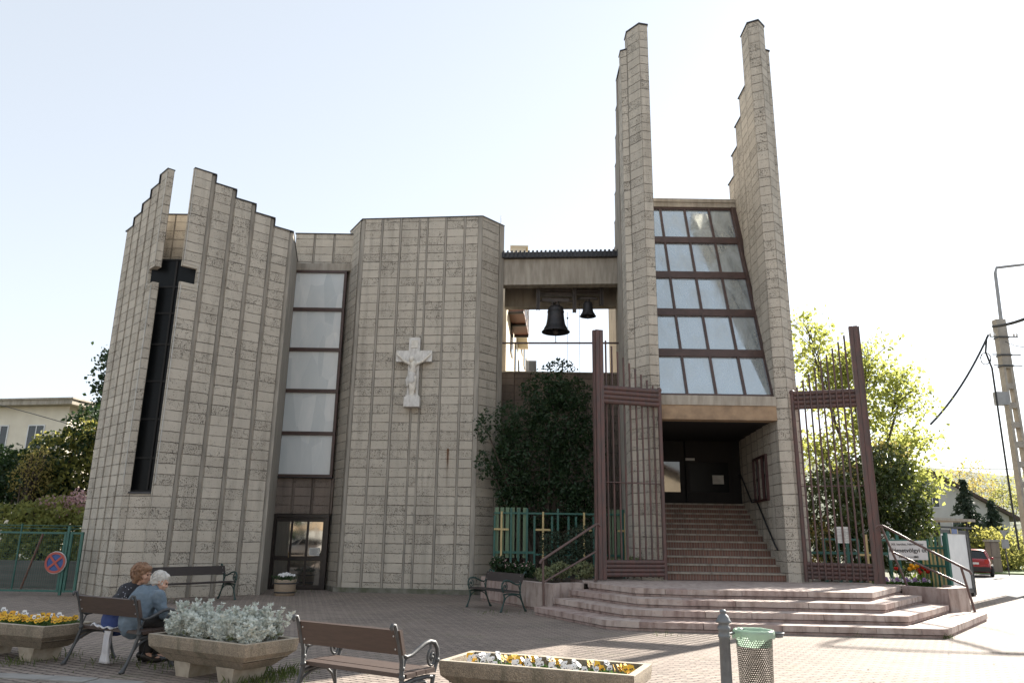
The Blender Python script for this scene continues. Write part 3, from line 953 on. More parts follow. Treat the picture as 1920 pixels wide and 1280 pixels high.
# low walls of the planting beds either side of the steps
b = MB()
bedL = [V2(0.2, 19.75), V2(0.85, 18.45), V2(1.42, 18.55), V2(1.9, 18.9)]
step_edge(b, [V2(-0.75, 21.6), V2(0.45, 19.2), V2(1.02, 18.25), V2(1.40, 18.75), V2(1.80, 18.95)], 0.0, 0.62, 0.25, rnd)
tag(b.build('bed_wall', [M['pink'], M['pink_dark'], M['pink2']], None, origin=(0.8, 19, 0)), 'low pink stone wall of the planting bed behind the green bench', 'garden wall')
b = MB()
step_edge(b, [V2(9.42, 19.0), V2(9.66, 18.55), V2(9.95, 17.95), V2(10.75, 18.55), V2(11.6, 21.5)], 0.0, 0.66, 0.25, rnd)
b.prism([(9.5, 18.96), (9.96, 18.0), (10.72, 18.6), (11.5, 21.4), (10.2, 21.6)], 0.02, 0.54, 1)
tag(b.build('bed_wall', [M['pink'], M['pink_dark'], M['pink2']], None, origin=(10, 19, 0)), 'low pink stone wall of the tulip bed at the right end of the steps', 'garden wall')
M['soil'] = plain('dark_soil', (0.035, 0.026, 0.018), (0.05, 0.038, 0.026), 14, 0.95, 0, 0.8, 50)
b = MB()
b.prism([(-0.4, 21.5), (0.75, 19.3), (1.25, 18.65), (1.85, 19.1), (2.1, 19.9), (3.35, 20.4), (3.4, 27), (-0.1, 27)], 0.0, 0.56)
b.prism([(7.95, 20.6), (9.6, 19.3), (9.95, 18.3), (10.65, 18.7), (11.35, 21.5), (11.2, 27), (8.0, 27)], 0.0, 0.58)
tag(b.build('garden_soil', M['soil']), kind='structure')

# ------------------------------------------------------------------ handrails
def hook(p, q, r=0.07, side=1):
    return [p, q]

def stair_rail(name, label, posts, tops, mids, tail):
    t = thing(name, label, 'handrail', posts[0][0], world_built=True)
    for lo, hi in posts:
        b = MB(); b.tube([lo, hi], 0.027, 10)
        b.lathe([(0.05, 0.0), (0.05, 0.012), (0.03, 0.016)], lo, 12)
        b.build('post', M['rail'], t)
    b = MB(); b.tube(tops, 0.029, 10); b.build('rail', M['rail'], t)
    b = MB(); b.tube(mids, 0.024, 10); b.build('rail', M['rail'], t)
    return t

pA, pB = Vector((9.60, 19.08, 0.65)), Vector((10.52, 18.0, 0.163))
tA = at(1652, 985, pA.y); tB = at(1802, 1062, pB.y)
tA2 = pA.lerp(Vector((tA.x, tA.y, tA.z)), 1.0)
stair_rail('stair_handrail', 'brown pipe handrail beside the tulips at the right end of the steps', [(pA, tA + Vector((0, 0, -0.03))), (pB, tB + Vector((0, 0, -0.02)))],
           [tA + Vector((-0.10, 0.08, -0.06)), tA + Vector((-0.05, 0.04, 0.0)), tA + Vector((0.03, -0.02, 0.0)), tA.lerp(tB, 0.5), tB, tB + (tB - tA) * 0.10, tB + (tB - tA) * 0.12 + Vector((0, 0, -0.05))],
           [pA.lerp(tA, 0.56), pB.lerp(tB, 0.56)], 0)
pA, pB = Vector((2.08, 18.98, 0.65)), Vector((0.80, 18.02, 0.163))
tA = at(1118, 982, pA.y); tB = at(1018, 1048, pB.y)
stair_rail('stair_handrail', 'brown pipe handrail beside the dark shrub at the left end of the steps', [(pA, tA + Vector((0, 0, -0.02))), (pB, tB + Vector((0, 0, -0.02)))],
           [tA + Vector((0.10, 0.06, -0.05)), tA + Vector((0.05, 0.03, 0.0)), tA, tA.lerp(tB, 0.5), tB, tB + Vector((-0.05, -0.04, -0.04)), tB + Vector((-0.07, -0.05, -0.09))],
           [pA.lerp(tA, 0.52), pB.lerp(tB, 0.50)], 0)
for lab, yy, zz, y2, z2 in (('upper black handrail on the porch wall below the notice case, farther from the steps', 24.7, 3.72, 23.35, 2.78), ('lower black handrail on the porch wall, nearer to the gate', 22.75, 2.82, 20.95, 1.55)):
    b = MB()
    f = lambda y_, z_, o_=0.09: (xw(y_) - o_, y_, z_)
    b.tube([f(yy + 0.28, zz + 0.02), f(yy, zz), f(y2, z2), f(y2 - 0.25, z2 - (0.0 if y2 > 22 else 0.12))], 0.024, 8)
    for s in (0.2, 0.8):
        y_, z_ = yy + (y2 - yy) * s, zz + (z2 - zz) * s
        b.tube([f(y_, z_ - 0.02), f(y_, z_ - 0.06), f(y_, z_ - 0.06, 0.004)], 0.010, 6)
    o = b.build('wall_handrail', M['flash'], None, origin=f(y2, z2 - 1))
    tag(o, lab, 'handrail')

# ------------------------------------------------------------------ the two open gate leaves
def gate_leaf(label, hinge, free, ztop, hz):
    t = thing('metal_gate', label, 'gate', (*hinge, 0.66), world_built=True)
    h, f = Vector((*hinge[:2], 0)), Vector((*free[:2], 0))
    d = (f - h).normalized(); n = Vector((-d.y, d.x, 0)); W = (f - h).length
    z0 = 0.67
    b = MB()
    for s in (-1, 1):
        b.obox(f + d * (-0.105 if s < 0 else 0.005) - n * 0.09 + Vector((0, 0, z0)), d * 0.10, n * 0.18, (0, 0, ztop - z0))
    b.obox(f - d * 0.03 - n * 0.065 + Vector((0, 0, z0)), d * 0.06, n * 0.13, (0, 0, ztop - z0 - 0.02))
    b.obox(f + d * 0.106 - n * 0.05 + Vector((0, 0, z0)), d * 0.05, n * 0.1, (0, 0, ztop - z0 - 0.01))
    b.build('gate_post', M['gate_red'], t)
    b = MB()
    b.tube([h + d * 0.02 + Vector((0, 0, z0)), h + d * 0.02 + Vector((0, 0, 5.52))], 0.055, 10)
    b.ball(h + d * 0.02 + Vector((0, 0, 5.54)), 0.075, 10, 6)
    b.build('hinge_post', M['gate_red'], t)
    for za, zb, k in ((5.08, 5.56, 4), (0.74, 1.14, 4)):
        b = MB()
        hh = (zb - za) / k
        for i in range(k):
            zz = za + hh * (i + 0.5)
            b.tube([h + d * 0.06 + Vector((0, 0, zz)), f - d * 0.10 + Vector((0, 0, zz))], hh * 0.56, 10)
        b.build('corrugated_band', M['gate_red'], t)
    b = MB(); b.tube([h + d * 0.06 + Vector((0, 0, 3.05)), f - d * 0.1 + Vector((0, 0, 3.05))], 0.016, 6)
    b.build('cross_rail', M['gate_red'], t)
    nb_ = 9
    for i in range(nb_):
        s = 0.07 + (W - 0.24) * (i + 0.55) / nb_
        zt = 5.62 + (ztop - 0.18 - 5.62) * (i + 0.3) / (nb_ - 0.3)
        b = MB(); b.tube([h + d * s - n * 0.075 + Vector((0, 0, 0.72)), h + d * s - n * 0.075 + Vector((0, 0, zt))], 0.025, 8)
        b.build('bar', M['gate_red'], t)
    return t

gl = gate_leaf('tall red-brown bar gate leaf standing open in front of the dark bush', (4.0, 20.08), (2.30, 19.55), 7.04, 0)
# mirror: normal of the right leaf faces away, so build it from the free end's view
def gate_leaf_r():
    return gate_leaf('tall red-brown bar gate leaf standing open by the light green maple', (7.56, 20.12), (9.14, 19.55), 7.25, 0)
gr = gate_leaf_r()
nb2 = MB()
p = at(1576, 1003, 19.80)
nb2.obox((p.x - 0.15, p.y - 0.02, p.z - 0.19), (0.34, -0.08, 0), (0.002, 0.006, 0), (0, 0, 0.40))
lf_ = nb2.build('paper_notice', M['paper'], None, origin=(p.x, p.y, p.z))
tag(lf_, 'sheet of white paper with printed lines tied to the right gate bars', 'notice')
b = MB()
for k in range(9):
    b.obox((p.x - 0.12, p.y - 0.031, p.z - 0.14 + 0.035 * k), (0.28 - 0.06 * (k % 3 == 1), -0.066, 0), (0.001, 0.002, 0), (0, 0, 0.008))
b.build('print', M['ink'], lf_, origin=(p.x, p.y, p.z))

# ------------------------------------------------------------------ bells, crucifix
M['bronze'] = plain('weathered_bronze', (0.062, 0.058, 0.060), (0.04, 0.042, 0.046), 6.0, 0.55, 0.55, 0.15, 30)
def bell(label, c, zt, r, h, clap):
    t = thing('church_bell', label, 'bell', (c[0], c[1], zt), group='bells under the beam', world_built=True)
    b = MB()
    s = lambda q: (q[0] * r, zt - q[1] * h)
    prof = [(0.02, 0.0), (0.40, 0.01), (0.52, 0.06), (0.555, 0.14), (0.575, 0.30), (0.61, 0.50), (0.67, 0.68), (0.76, 0.82), (0.88, 0.92), (1.0, 0.985), (1.0, 1.0), (0.93, 0.995), (0.78, 0.88), (0.60, 0.6), (0.5, 0.2), (0.02, 0.1)]
    b.lathe([(q[0] * r, -q[1] * h) for q in prof], (c[0], c[1], zt), 32)
    for zz, rr in ((0.20, 0.575), (0.24, 0.58), (0.80, 0.755), (0.86, 0.82)):
        b.lathe([(rr * r, -zz * h - 0.012), (rr * r + 0.012, -zz * h), (rr * r, -zz * h + 0.012)], (c[0], c[1], zt), 32)
    b.build('bell_body', M['bronze'], t)
    b = MB()
    for a in range(4):
        ca, sa = math.cos(a * math.pi / 2 + .4), math.sin(a * math.pi / 2 + .4)
        b.tube([(c[0] + ca * 0.25 * r, c[1] + sa * 0.25 * r, zt - 0.01), (c[0] + ca * 0.3 * r, c[1] + sa * 0.3 * r, zt + 0.12 * h), (c[0], c[1], zt + 0.17 * h)], 0.05 * r + 0.006, 6)
    b.obox((c[0] - 0.95 * r, c[1] - 0.06, zt + 0.16 * h), (1.9 * r, 0, 0), (0, 0.12, 0), (0, 0, 0.13 * h))
    b.tube([(c[0] - 1.25 * r, c[1], zt + 0.2 * h), (c[0] + 1.25 * r, c[1], zt + 0.2 * h)], 0.03, 6)
    b.build('headstock', M['bell_steel'], t)
    b = MB()
    b.tube([(c[0], c[1], zt - 0.2 * h), (c[0], c[1], zt - h * 0.95)], 0.02, 6)
    b.ball((c[0], c[1], zt - h * 0.97), (0.09 * r / .48, 0.09 * r / .48, 0.11 * r / .48), 10, 6)
    b.tube([(c[0], c[1], zt - h * 1.0), (c[0], c[1], zt - h * clap)], 0.014, 6)
    b.build('clapper', M['bell_steel'], t)
p1 = at(1042, 574, 24.95); p2 = at(1102, 566, 24.95)
bell('large bronze bell hanging under the concrete beam with a long clapper rod', p1, p1.z, 0.485, 0.93, 1.42)
bell('small bronze bell hanging under the concrete beam, right of the big one', p2, p2.z, 0.285, 0.52, 1.18)
for px, y0_, y1_ in ((1064, 585, 690), (1086, 560, 690)):
    a_, c_ = at(px, y0_, 25.15), at(px - 0.5, y1_, 25.15)
    b = MB(); b.tube([a_, (a_.x, a_.y, c_.z - 0.6)], 0.006, 4)
    b.lathe([(0.02, 0.0), (0.035, 0.03), (0.02, 0.06)], (a_.x, a_.y, a_.z - 0.25), 6)
    tag(b.build('bell_rope', M['bell_steel'], None, origin=a_), 'thin bell rope hanging beside the ' + ('large' if px < 1070 else 'small') + ' bell', 'rope')

M['white_stone'] = plain('weathered_white_stone', (0.68, 0.66, 0.63), (0.50, 0.48, 0.45), 7.0, 0.85, 0, 0.3, 40, stretch=(2, 2, 0.8))
M['ivory'] = plain('ivory_painted_stone', (0.74, 0.70, 0.63), (0.58, 0.54, 0.47), 9.0, 0.75, 0, 0.2, 40)
M['tan_plate'] = plain('tan_plaque', (0.42, 0.31, 0.18), (0.34, 0.25, 0.15), 9, 0.8)
cz0, cz1, czx = 5.62, 7.84, 7.22
cx, cy = -3.13, 23.80 - 0.02
cru = thing('crucifix', 'white stone crucifix with carved figure mounted on the concrete block wall', 'crucifix', (cx, cy - 0.06, cz0), world_built=True)
b = MB()
Fy = 23.80
zz = lambda x_, z_: None
b.obox((cx - 0.175, Fy - 0.20, cz0 + 0.02), (0.35, -0.03, 0), (0, 0.20, 0), (0, 0, cz1 - cz0 - 0.02))
b.obox((cx - 0.58, Fy - 0.155, czx - 0.17), (0.404, -0.035, 0), (0, 0.15, 0), (0, 0, 0.36))
b.obox((cx + 0.176, Fy - 0.225, czx - 0.17), (0.404, -0.035, 0), (0, 0.15, 0), (0, 0, 0.36))
b.build('cross', M['white_stone'], cru)
b = MB(); b.obox((cx - 0.24, Fy - 0.36, cz0 - 0.05), (0.50, -0.04, 0), (0, 0.35, 0), (0, 0, 0.32))
b.obox((cx - 0.20, Fy - 0.33, cz0 + 0.272), (0.42, -0.03, 0), (0, 0.2, 0), (0, 0, 0.05))
b.build('base_block', M['white_stone'], cru)
b = MB(); b.obox((cx - 0.10, Fy - 0.235, cz1 - 0.34), (0.21, -0.02, 0), (0, 0.03, 0), (0, 0, 0.24))
b.build('scroll', M['ivory'], cru)
b = MB(); b.obox((cx - 0.10, Fy - 0.225, cz0 + 0.42), (0.2, -0.02, 0), (0, 0.02, 0), (0, 0, 0.17))
b.build('plaque', M['tan_plate'], cru)

def remeshed(name, parts, mat, parent=None, origin=(0, 0, 0), vox=0.012, smooth=4):
    """one continuous skin over tapered limbs and lumps: parts are ('tube', pts, radii) or ('ball', c, r)"""
    b = MB()
    for p in parts:
        if p[0] == 'tube':
            rs = p[2] if isinstance(p[2], (list, tuple)) else [p[2]] * len(p[1])
            b.tube(p[1], list(rs), 12, flat=p[3] if len(p) > 3 else 1.0)
            for q, r_ in zip(p[1], rs):
                b.ball(q, r_, 10, 8)
        elif p[0] == 'ball':
            b.ball(p[1], p[2], 14, 10)
        else:
            b.obox(*p[1:])
    o = b.build(name, mat, parent, origin=origin)
    m = o.modifiers.new('Remesh', 'REMESH'); m.mode = 'VOXEL'; m.voxel_size = vox; m.use_smooth_shade = True
    if smooth:
        s = o.modifiers.new('Smooth', 'SMOOTH'); s.factor = 0.5; s.iterations = smooth
    return o

fy = Fy - 0.27
fig = [('ball', (cx - 0.06, fy - 0.06, 7.10), (0.085, 0.095, 0.115)), ('tube', [(cx - 0.05, fy - 0.03, 7.02), (cx - 0.01, fy, 6.95)], [0.05, 0.06]),
       ('tube', [(cx, fy, 6.93), (cx, fy - 0.01, 6.72), (cx - 0.01, fy - 0.02, 6.52)], [0.13, 0.115, 0.10], 0.75),
       ('tube', [(cx - 0.08, fy, 6.95), (cx - 0.28, fy + 0.03, 7.04), (cx - 0.51, fy + 0.07, 7.26)], [0.055, 0.045, 0.032]), ('tube', [(cx + 0.08, fy, 6.95), (cx + 0.28, fy + 0.0, 7.04), (cx + 0.51, fy + 0.02, 7.26)], [0.055, 0.045, 0.032]),
       ('ball', (cx - 0.53, fy + 0.07, 7.29), (0.045, 0.03, 0.05)), ('ball', (cx + 0.53, fy + 0.02, 7.29), (0.045, 0.03, 0.05)),
       ('tube', [(cx - 0.055, fy - 0.02, 6.5), (cx - 0.05, fy - 0.06, 6.24), (cx - 0.035, fy - 0.02, 5.98), (cx - 0.01, fy - 0.03, 5.93)], [0.08, 0.06, 0.045, 0.04]),
       ('tube', [(cx + 0.055, fy - 0.02, 6.5), (cx + 0.055, fy - 0.06, 6.24), (cx + 0.03, fy - 0.02, 5.98), (cx + 0.02, fy - 0.06, 5.90)], [0.08, 0.06, 0.045, 0.04])]
fg = remeshed('carved_figure', fig, M['ivory'], cru, (cx, cy - 0.06, cz0), 0.013, 3)
remeshed('loin_cloth', [('tube', [(cx - 0.02, fy - 0.02, 6.60), (cx - 0.02, fy - 0.025, 6.40)], [0.125, 0.135], 0.8), ('tube', [(cx - 0.12, fy - 0.02, 6.56), (cx - 0.17, fy - 0.01, 6.42), (cx - 0.16, fy, 6.25)], [0.05, 0.06, 0.04])], M['white_stone'], cru, (cx, cy - 0.06, cz0), 0.014, 2)

# ------------------------------------------------------------------ green fence with yellow crosses
M['green'] = plain('turquoise_green_paint', (0.024, 0.115, 0.09), (0.02, 0.09, 0.072), 6.0, 0.5, 0, 0.1, 30)
M['pale_green'] = plain('pale_green_paint', (0.135, 0.21, 0.125), (0.11, 0.17, 0.10), 5.0, 0.6, 0, 0.1, 30, stretch=(3, 3, 0.5))
M['yellow'] = plain('ochre_yellow_paint', (0.52, 0.40, 0.19), (0.44, 0.34, 0.16), 6.0, 0.6, 0, 0.1, 30)

def cross_fence(label, P, Q, spec):
    """P, Q: ends on the ground; spec: (kind, s0, s1, z0, z1)"""
    t = thing('green_fence', label, 'fence', tuple(P), world_built=True)
    P, Q = Vector((P[0], P[1], 0)), Vector((Q[0], Q[1], 0))
    d = (Q - P).normalized(); n = Vector((-d.y, d.x, 0))
    for kind, s0, s1, z0, z1 in spec:
        if kind == 'cross':
            b = MB(); w = 0.055
            b.obox(P + d * (s0 - w / 2) - n * 0.075 + Vector((0, 0, z0)), d * w, n * 0.035, (0, 0, z1 - z0))
            zc = z0 + (z1 - z0) * (0.62 if s1 < 0.5 else s1)
            b.obox(P + d * (s0 - 0.22) - n * 0.078 + Vector((0, 0, zc - w / 2)), d * 0.44, n * 0.041, (0, 0, w))
            b.build('cross', M['yellow'], t)
        else:
            b = MB()
            th, m, off = {'post': (0.06, M['green'], 0.03), 'rail': (0.05, M['green'], 0.025), 'slat': (0.02, M['pale_green'], -0.03), 'yslat': (0.02, M['yellow'], -0.035), 'gslat': (0.022, M['green'], -0.032)}[kind]
            b.obox(P + d * s0 - n * off + Vector((0, 0, z0)), d * (s1 - s0), n * th, (0, 0, z1 - z0))
            b.build({'post': 'post', 'rail': 'rail', 'slat': 'slat', 'yslat': 'slat', 'gslat': 'slat'}[kind], m, t)
    return t

fz = 0.56
fs = []
def fx(px, Y=23.0): return at(px, 1000, Y).x + 0.46
for i, px in enumerate((931, 941, 951, 961, 972, 984)): fs.append(('slat', fx(px) - 0.055, fx(px) + 0.055, 1.08, 2.52))
for px in (927, 958, 972, 988, 1002, 1035, 1046, 1066, 1080, 1113, 1127, 1135, 1168, 1188): fs.append(('post', fx(px) - 0.03, fx(px) + 0.03, 0.5, 2.28 if px in (927, 1002, 1035, 1066, 1080, 1113) else 2.5))
fs += [('rail', 0.0, fx(1195), 2.33, 2.38), ('rail', 0.0, fx(1000), 1.20, 1.27), ('rail', fx(1000), fx(1195), 1.16, 1.21)]
for px in (1135, 1143, 1151, 1160, 1172, 1180): fs.append(('slat', fx(px) - 0.045, fx(px) + 0.045, 1.05, 2.5))
for px in (940, 1018, 1095, 1172): fs.append(('cross', fx(px), 0, 1.05, 2.40))
cross_fence('green bar fence with four yellow crosses between the bay and the tower', (-0.46, 23.0, 0.5), (3.3, 23.0, 0.5), fs)
fs = []
def fx2(px): return (at(px, 1040, 20.9).x - 8.0)
for px, zt in ((1546, 1.72), (1572, 1.95), (1590, 1.95), (1610, 1.72)): fs.append(('post', fx2(px) - 0.035, fx2(px) + 0.035, 0.55, zt))
fs += [('rail', 0.0, fx2(1680), 1.34, 1.41), ('rail', fx2(1546), fx2(1612), 1.70, 1.75), ('rail', fx2(1640), fx2(1705), 1.70, 1.75)]
for px in (1668, 1685, 1640): fs.append(('post', fx2(px) - 0.035, fx2(px) + 0.035, 0.55, 1.95))
fs.append(('cross', fx2(1625), 0.6, 0.55, 1.86))
f2 = cross_fence('green bar fence with one yellow cross behind the right gate', (8.0, 20.9, 0.5), (10.9, 20.9, 0.5), fs)
fs = []
qa, qb = at(1722, 1050, 20.5), at(1779, 1050, 19.5)
QL = math.hypot(qb.x - qa.x, qb.y - qa.y)
for i in range(7):
    s = QL * (.03 + .93 * i / 7)
    fs.append(('gslat' if i % 2 == 0 else 'slat', s, s + QL * .065, 0.55, 1.72 + 0.022 * i))
    if i < 6: fs.append(('yslat', s + QL * .07, s + QL * .115, 0.55, 1.60))
fs += [('post', QL - .06, QL + .03, 0.5, 1.92), ('rail', 0.0, QL, 1.52, 1.57), ('rail', 0.0, QL, 1.08, 1.13), ('post', 0.0, 0.05, 0.5, 1.74)]
cross_fence('short green and yellow slat fence at the corner beside the bus shelter', (qa.x, qa.y, 0.5), (qb.x, qb.y, 0.5), fs)

# street name plate
M['white_paint'] = plain('white_enamel', (0.66, 0.66, 0.66), (0.58, 0.58, 0.585), 3, 0.4)
def text_mesh(name, body, size, mat, parent, loc, ex, up, origin=None, bold=0.0, shear=0.0, align='CENTER', ext=0.002):
    cu = bpy.data.curves.new(name, 'FONT'); cu.body = body; cu.size = size; cu.align_x = align; cu.extrude = ext; cu.offset = bold; cu.shear = shear
    tmp = bpy.data.objects.new(name, cu)
    C.objects.link(tmp)
    dg = bpy.context.evaluated_depsgraph_get()
    me = bpy.data.meshes.new_from_object(tmp.evaluated_get(dg))
    bpy.data.objects.remove(tmp)
    o = bpy.data.objects.new(name, me)
    C.objects.link(o)
    me.materials.clear(); me.materials.append(mat)
    ex, up = Vector(ex).normalized(), Vector(up).normalized()
    nz = ex.cross(up)
    mt = Matrix((ex, up, nz)).transposed().to_4x4()
    mt.translation = Vector(loc) - (Vector(origin) if origin is not None else Vector((0, 0, 0)))
    me.transform(mt)
    if parent is not None: o.parent = parent
    return o
a_, c_ = at(1666, 1033, 20.15), at(1739, 1033, 19.85)
sgn = thing('street_sign', 'white street name plate with black lettering on the green fence', 'sign', tuple(a_), world_built=True)
ex = (c_ - a_).normalized(); W_ = (c_ - a_).length
so = tuple(a_)
b = MB(); sn = Vector((-ex.y, ex.x, 0)).normalized()
b.obox(a_ + Vector((0, 0, -0.21)), ex * W_, sn * 0.02, (0, 0, 0.47))
b.build('plate', M['white_paint'], sgn)
M['black_paint'] = plain('black_print', (0.02, 0.02, 0.022), (0.03, 0.03, 0.03), 8, 0.6)
mid = a_ + ex * (W_ / 2) - sn * 0.004
for body, sz, dz, bold in (('XII. kerület, Németvölgy', 0.074, 0.150, 0.001), ('Németvölgyi út', 0.138, -0.02, 0.003), ('114          130', 0.08, -0.165, 0.001)):
    text_mesh('lettering', body, sz, M['black_paint'], sgn, mid + Vector((0, 0, dz)), ex, (0, 0, 1), so, bold)
b = MB()
b.obox(mid - ex * 0.17 + Vector((0, 0, -0.142)), ex * 0.34, sn * -0.003, (0, 0, 0.010))
for s in (-1, 1):
    m_ = mid + ex * (0.14 * s) + Vector((0, 0, -0.137))
    b.face([m_ + Vector((0, 0, 0.022)) - sn * .002, m_ - Vector((0, 0, 0.022)) - sn * .002, m_ + ex * (0.09 * s) - sn * .002][::(1 if s < 0 else -1)])
b.build('arrow', M['black_paint'], sgn)

# ------------------------------------------------------------------ benches
M['iron'] = plain('grey_cast_iron', (0.075, 0.078, 0.08), (0.05, 0.052, 0.055), 12, 0.5, 0.15, 0.15, 60)
M['iron_green'] = plain('dark_green_cast_iron', (0.018, 0.05, 0.043), (0.014, 0.036, 0.032), 12, 0.45, 0.1, 0.15, 60)
def wood(name, a, b_):
    t = NT(name)
    v = t.coords('Object', (1.0, 9, 9))
    n = t.noise(v, 5.0, 6.0, 0.65, 0.5)
    t.color(t.mix(t.ramp(n, 0.3, 0.7), a, b_)); t.set(Roughness=0.55)
    t.bump(n, 0.25, 0.004)
    return t.m
M['plank'] = wood('brown_stained_planks', (0.078, 0.051, 0.040), (0.052, 0.035, 0.028))
M['plank_dark'] = wood('dark_brown_planks', (0.045, 0.034, 0.031), (0.032, 0.025, 0.023))

def bench(label, base, fwd, L, iron, plank):
    f = Vector((*fwd, 0)).normalized(); d = Vector((f.y, -f.x, 0))
    t = thing('park_bench', label, 'bench', (*base, 0), math.atan2(d.y, d.x), 'cast-iron park benches around the plaza')
    for s in (-1, 1):
        x = s * L / 2
        b = MB()
        P = lambda y, z: (x, y, z)
        # rear post with its curled top, front leg, arch brace
        b.tube([P(-.17, 0.01), P(-.13, .08), P(-.06, .24), P(-.01, .40), P(-.02, .56), P(-.07, .72), P(-.115, .82), P(-.135, .865), P(-.165, .87), P(-.18, .845), P(-.165, .83)],
               [.030, .020, .019, .021, .020, .019, .018, .017, .017, .018, .014], 8)
        b.ball(P(-.01, .43), .03, 8, 6); b.ball(P(-.012, .50), .026, 8, 6)
        b.tube([P(.50, 0.01), P(.475, .08), P(.43, .20), P(.415, .31), P(.43, .40)], [.030, .019, .018, .018, .022], 8)
        b.tube([P(-.015, .37), P(.16, .395), P(.34, .395), P(.44, .38)], .019, 8)
        b.tube([P(-.07, .22), P(.0, .31), P(.10, .36), P(.20, .372), P(.30, .36), P(.38, .30), P(.43, .20)], .014, 8)
        for y_ in (-.17, .50): b.ball(P(y_, .015), (.03, .04, .02), 8, 5)
        b.build('side_frame', iron, t)
        b = MB()
        b.tube([P(-.035, .66), P(-.01, .61), P(.04, .59), P(.11, .60), P(.20, .64), P(.28, .675), P(.36, .69), P(.43, .675), P(.475, .62), P(.485, .56), P(.47, .49), P(.44, .42)],
               [.014, .016, .018, .019, .020, .021, .021, .021, .020, .018, .017, .018], 8)
        sp = [P(.40 + .075 * (1 - k / 26) * math.cos(1.9 + k * .42) * 0.9, .545 + .085 * (1 - k / 26) * math.sin(1.9 + k * .42)) for k in range(22)]
        b.tube([P(.375, .675)] + sp, [.012] * 23, 6)
        b.ball(P(.40, .55), .018, 8, 6)
        b.ball(P(.478, .52), .026, 8, 6)
        b.tube([P(.01, .50), P(.03, .56), P(.05, .59)], .010, 6)
        b.build('armrest', iron, t)
    for y0, z0, w in ((0.02, .417, .125), (0.155, .424, .125), (0.29, .424, .125)):
        b = MB()
        b.obox((-L / 2 - 0.03, y0, z0), (L + 0.06, 0, 0), (0, w, 0.004), (0, 0, .036))
        o = b.build('seat_plank', plank, t)
        bv = o.modifiers.new('Bevel', 'BEVEL'); bv.width = .006; bv.segments = 2
    b = MB()
    b.obox((-L / 2 - 0.035, -.045, .615), (L + 0.07, 0, 0), (0, .034, .008), (0, -.062, .205))
    o = b.build('backrest', plank, t)
    bv = o.modifiers.new('Bevel', 'BEVEL'); bv.width = .008; bv.segments = 2
    for s in (-1, 1):
        for zf in (.66, .77):
            b = MB(); x = s * (L / 2 - 0.045)
            yb = -.045 - .062 * (zf - .615) / .205
            b.ball((x, yb - .002, zf), (.009, .005, .009), 8, 5); b.ball((x, yb + .038, zf + .006), (.009, .005, .009), 8, 5)
            b.build('bolt', M['rail_bolt'], t)
    return t
M['rail_bolt'] = plain('zinc_bolt', (0.45, 0.45, 0.44), (0.35, 0.35, 0.34), 9, 0.4, 0.7)

bench('empty brown bench seen from behind between the silver shrubs and the front trough', (-1.42, 7.42), (.54, .842), 1.22, M['iron'], M['plank'])
BP, BF = Vector((-4.98, 10.10, 0)), Vector((.508, .862, 0)).normalized()
BD = Vector((BF.y, -BF.x, 0))
bench('brown bench with the two elderly people sitting on it', (BP.x, BP.y), (BF.x, BF.y), 1.20, M['iron'], M['plank'])
bench('long dark bench standing along the apse wall left of the side door', (-8.02, 19.72), (.85, -.53), 2.3, M['iron_green'], M['plank_dark'])
bench('dark bench with green iron scroll arms in front of the low pink bed wall', (-0.16, 19.02), (-.84, -.54), 1.55, M['iron_green'], M['plank_dark'])

# ------------------------------------------------------------------ planters
def trough_material():
    t = NT('exposed_aggregate_concrete')
    v = t.coords('Object')
    vo = t.n('TexVoronoi', Scale=95.0); t.l(v, vo.inputs['Vector'])
    sc = t.t.nodes.new('ShaderNodeSeparateColor'); t.l(vo.outputs['Color'], sc.inputs[0])
    n = t.noise(v, 2.6, 5.0); n2 = t.noise(t.coords('Object', (5, 5, 1)), 1.6, 5.0)
    col = t.mix(sc.outputs[0], (0.34, 0.285, 0.215), (0.20, 0.165, 0.125))
    col = t.mix(t.math('MULTIPLY', t.ramp(n, 0.45, 0.7), 0.55), col, (0.13, 0.115, 0.09))
    col = t.mix(t.math('MULTIPLY', t.ramp(n2, 0.52, 0.72), 0.55), col, (0.085, 0.085, 0.055))
    t.color(col); t.set(Roughness=0.95)
    t.bump(t.math('SUBTRACT', 1.0, vo.outputs['Distance']), 0.6, 0.012)
    return t.m
M['trough'] = trough_material()
M['trough_rim'] = plain('worn_trough_rim', (0.40, 0.35, 0.28), (0.28, 0.24, 0.185), 8, 0.95, 0, 0.4, 60)

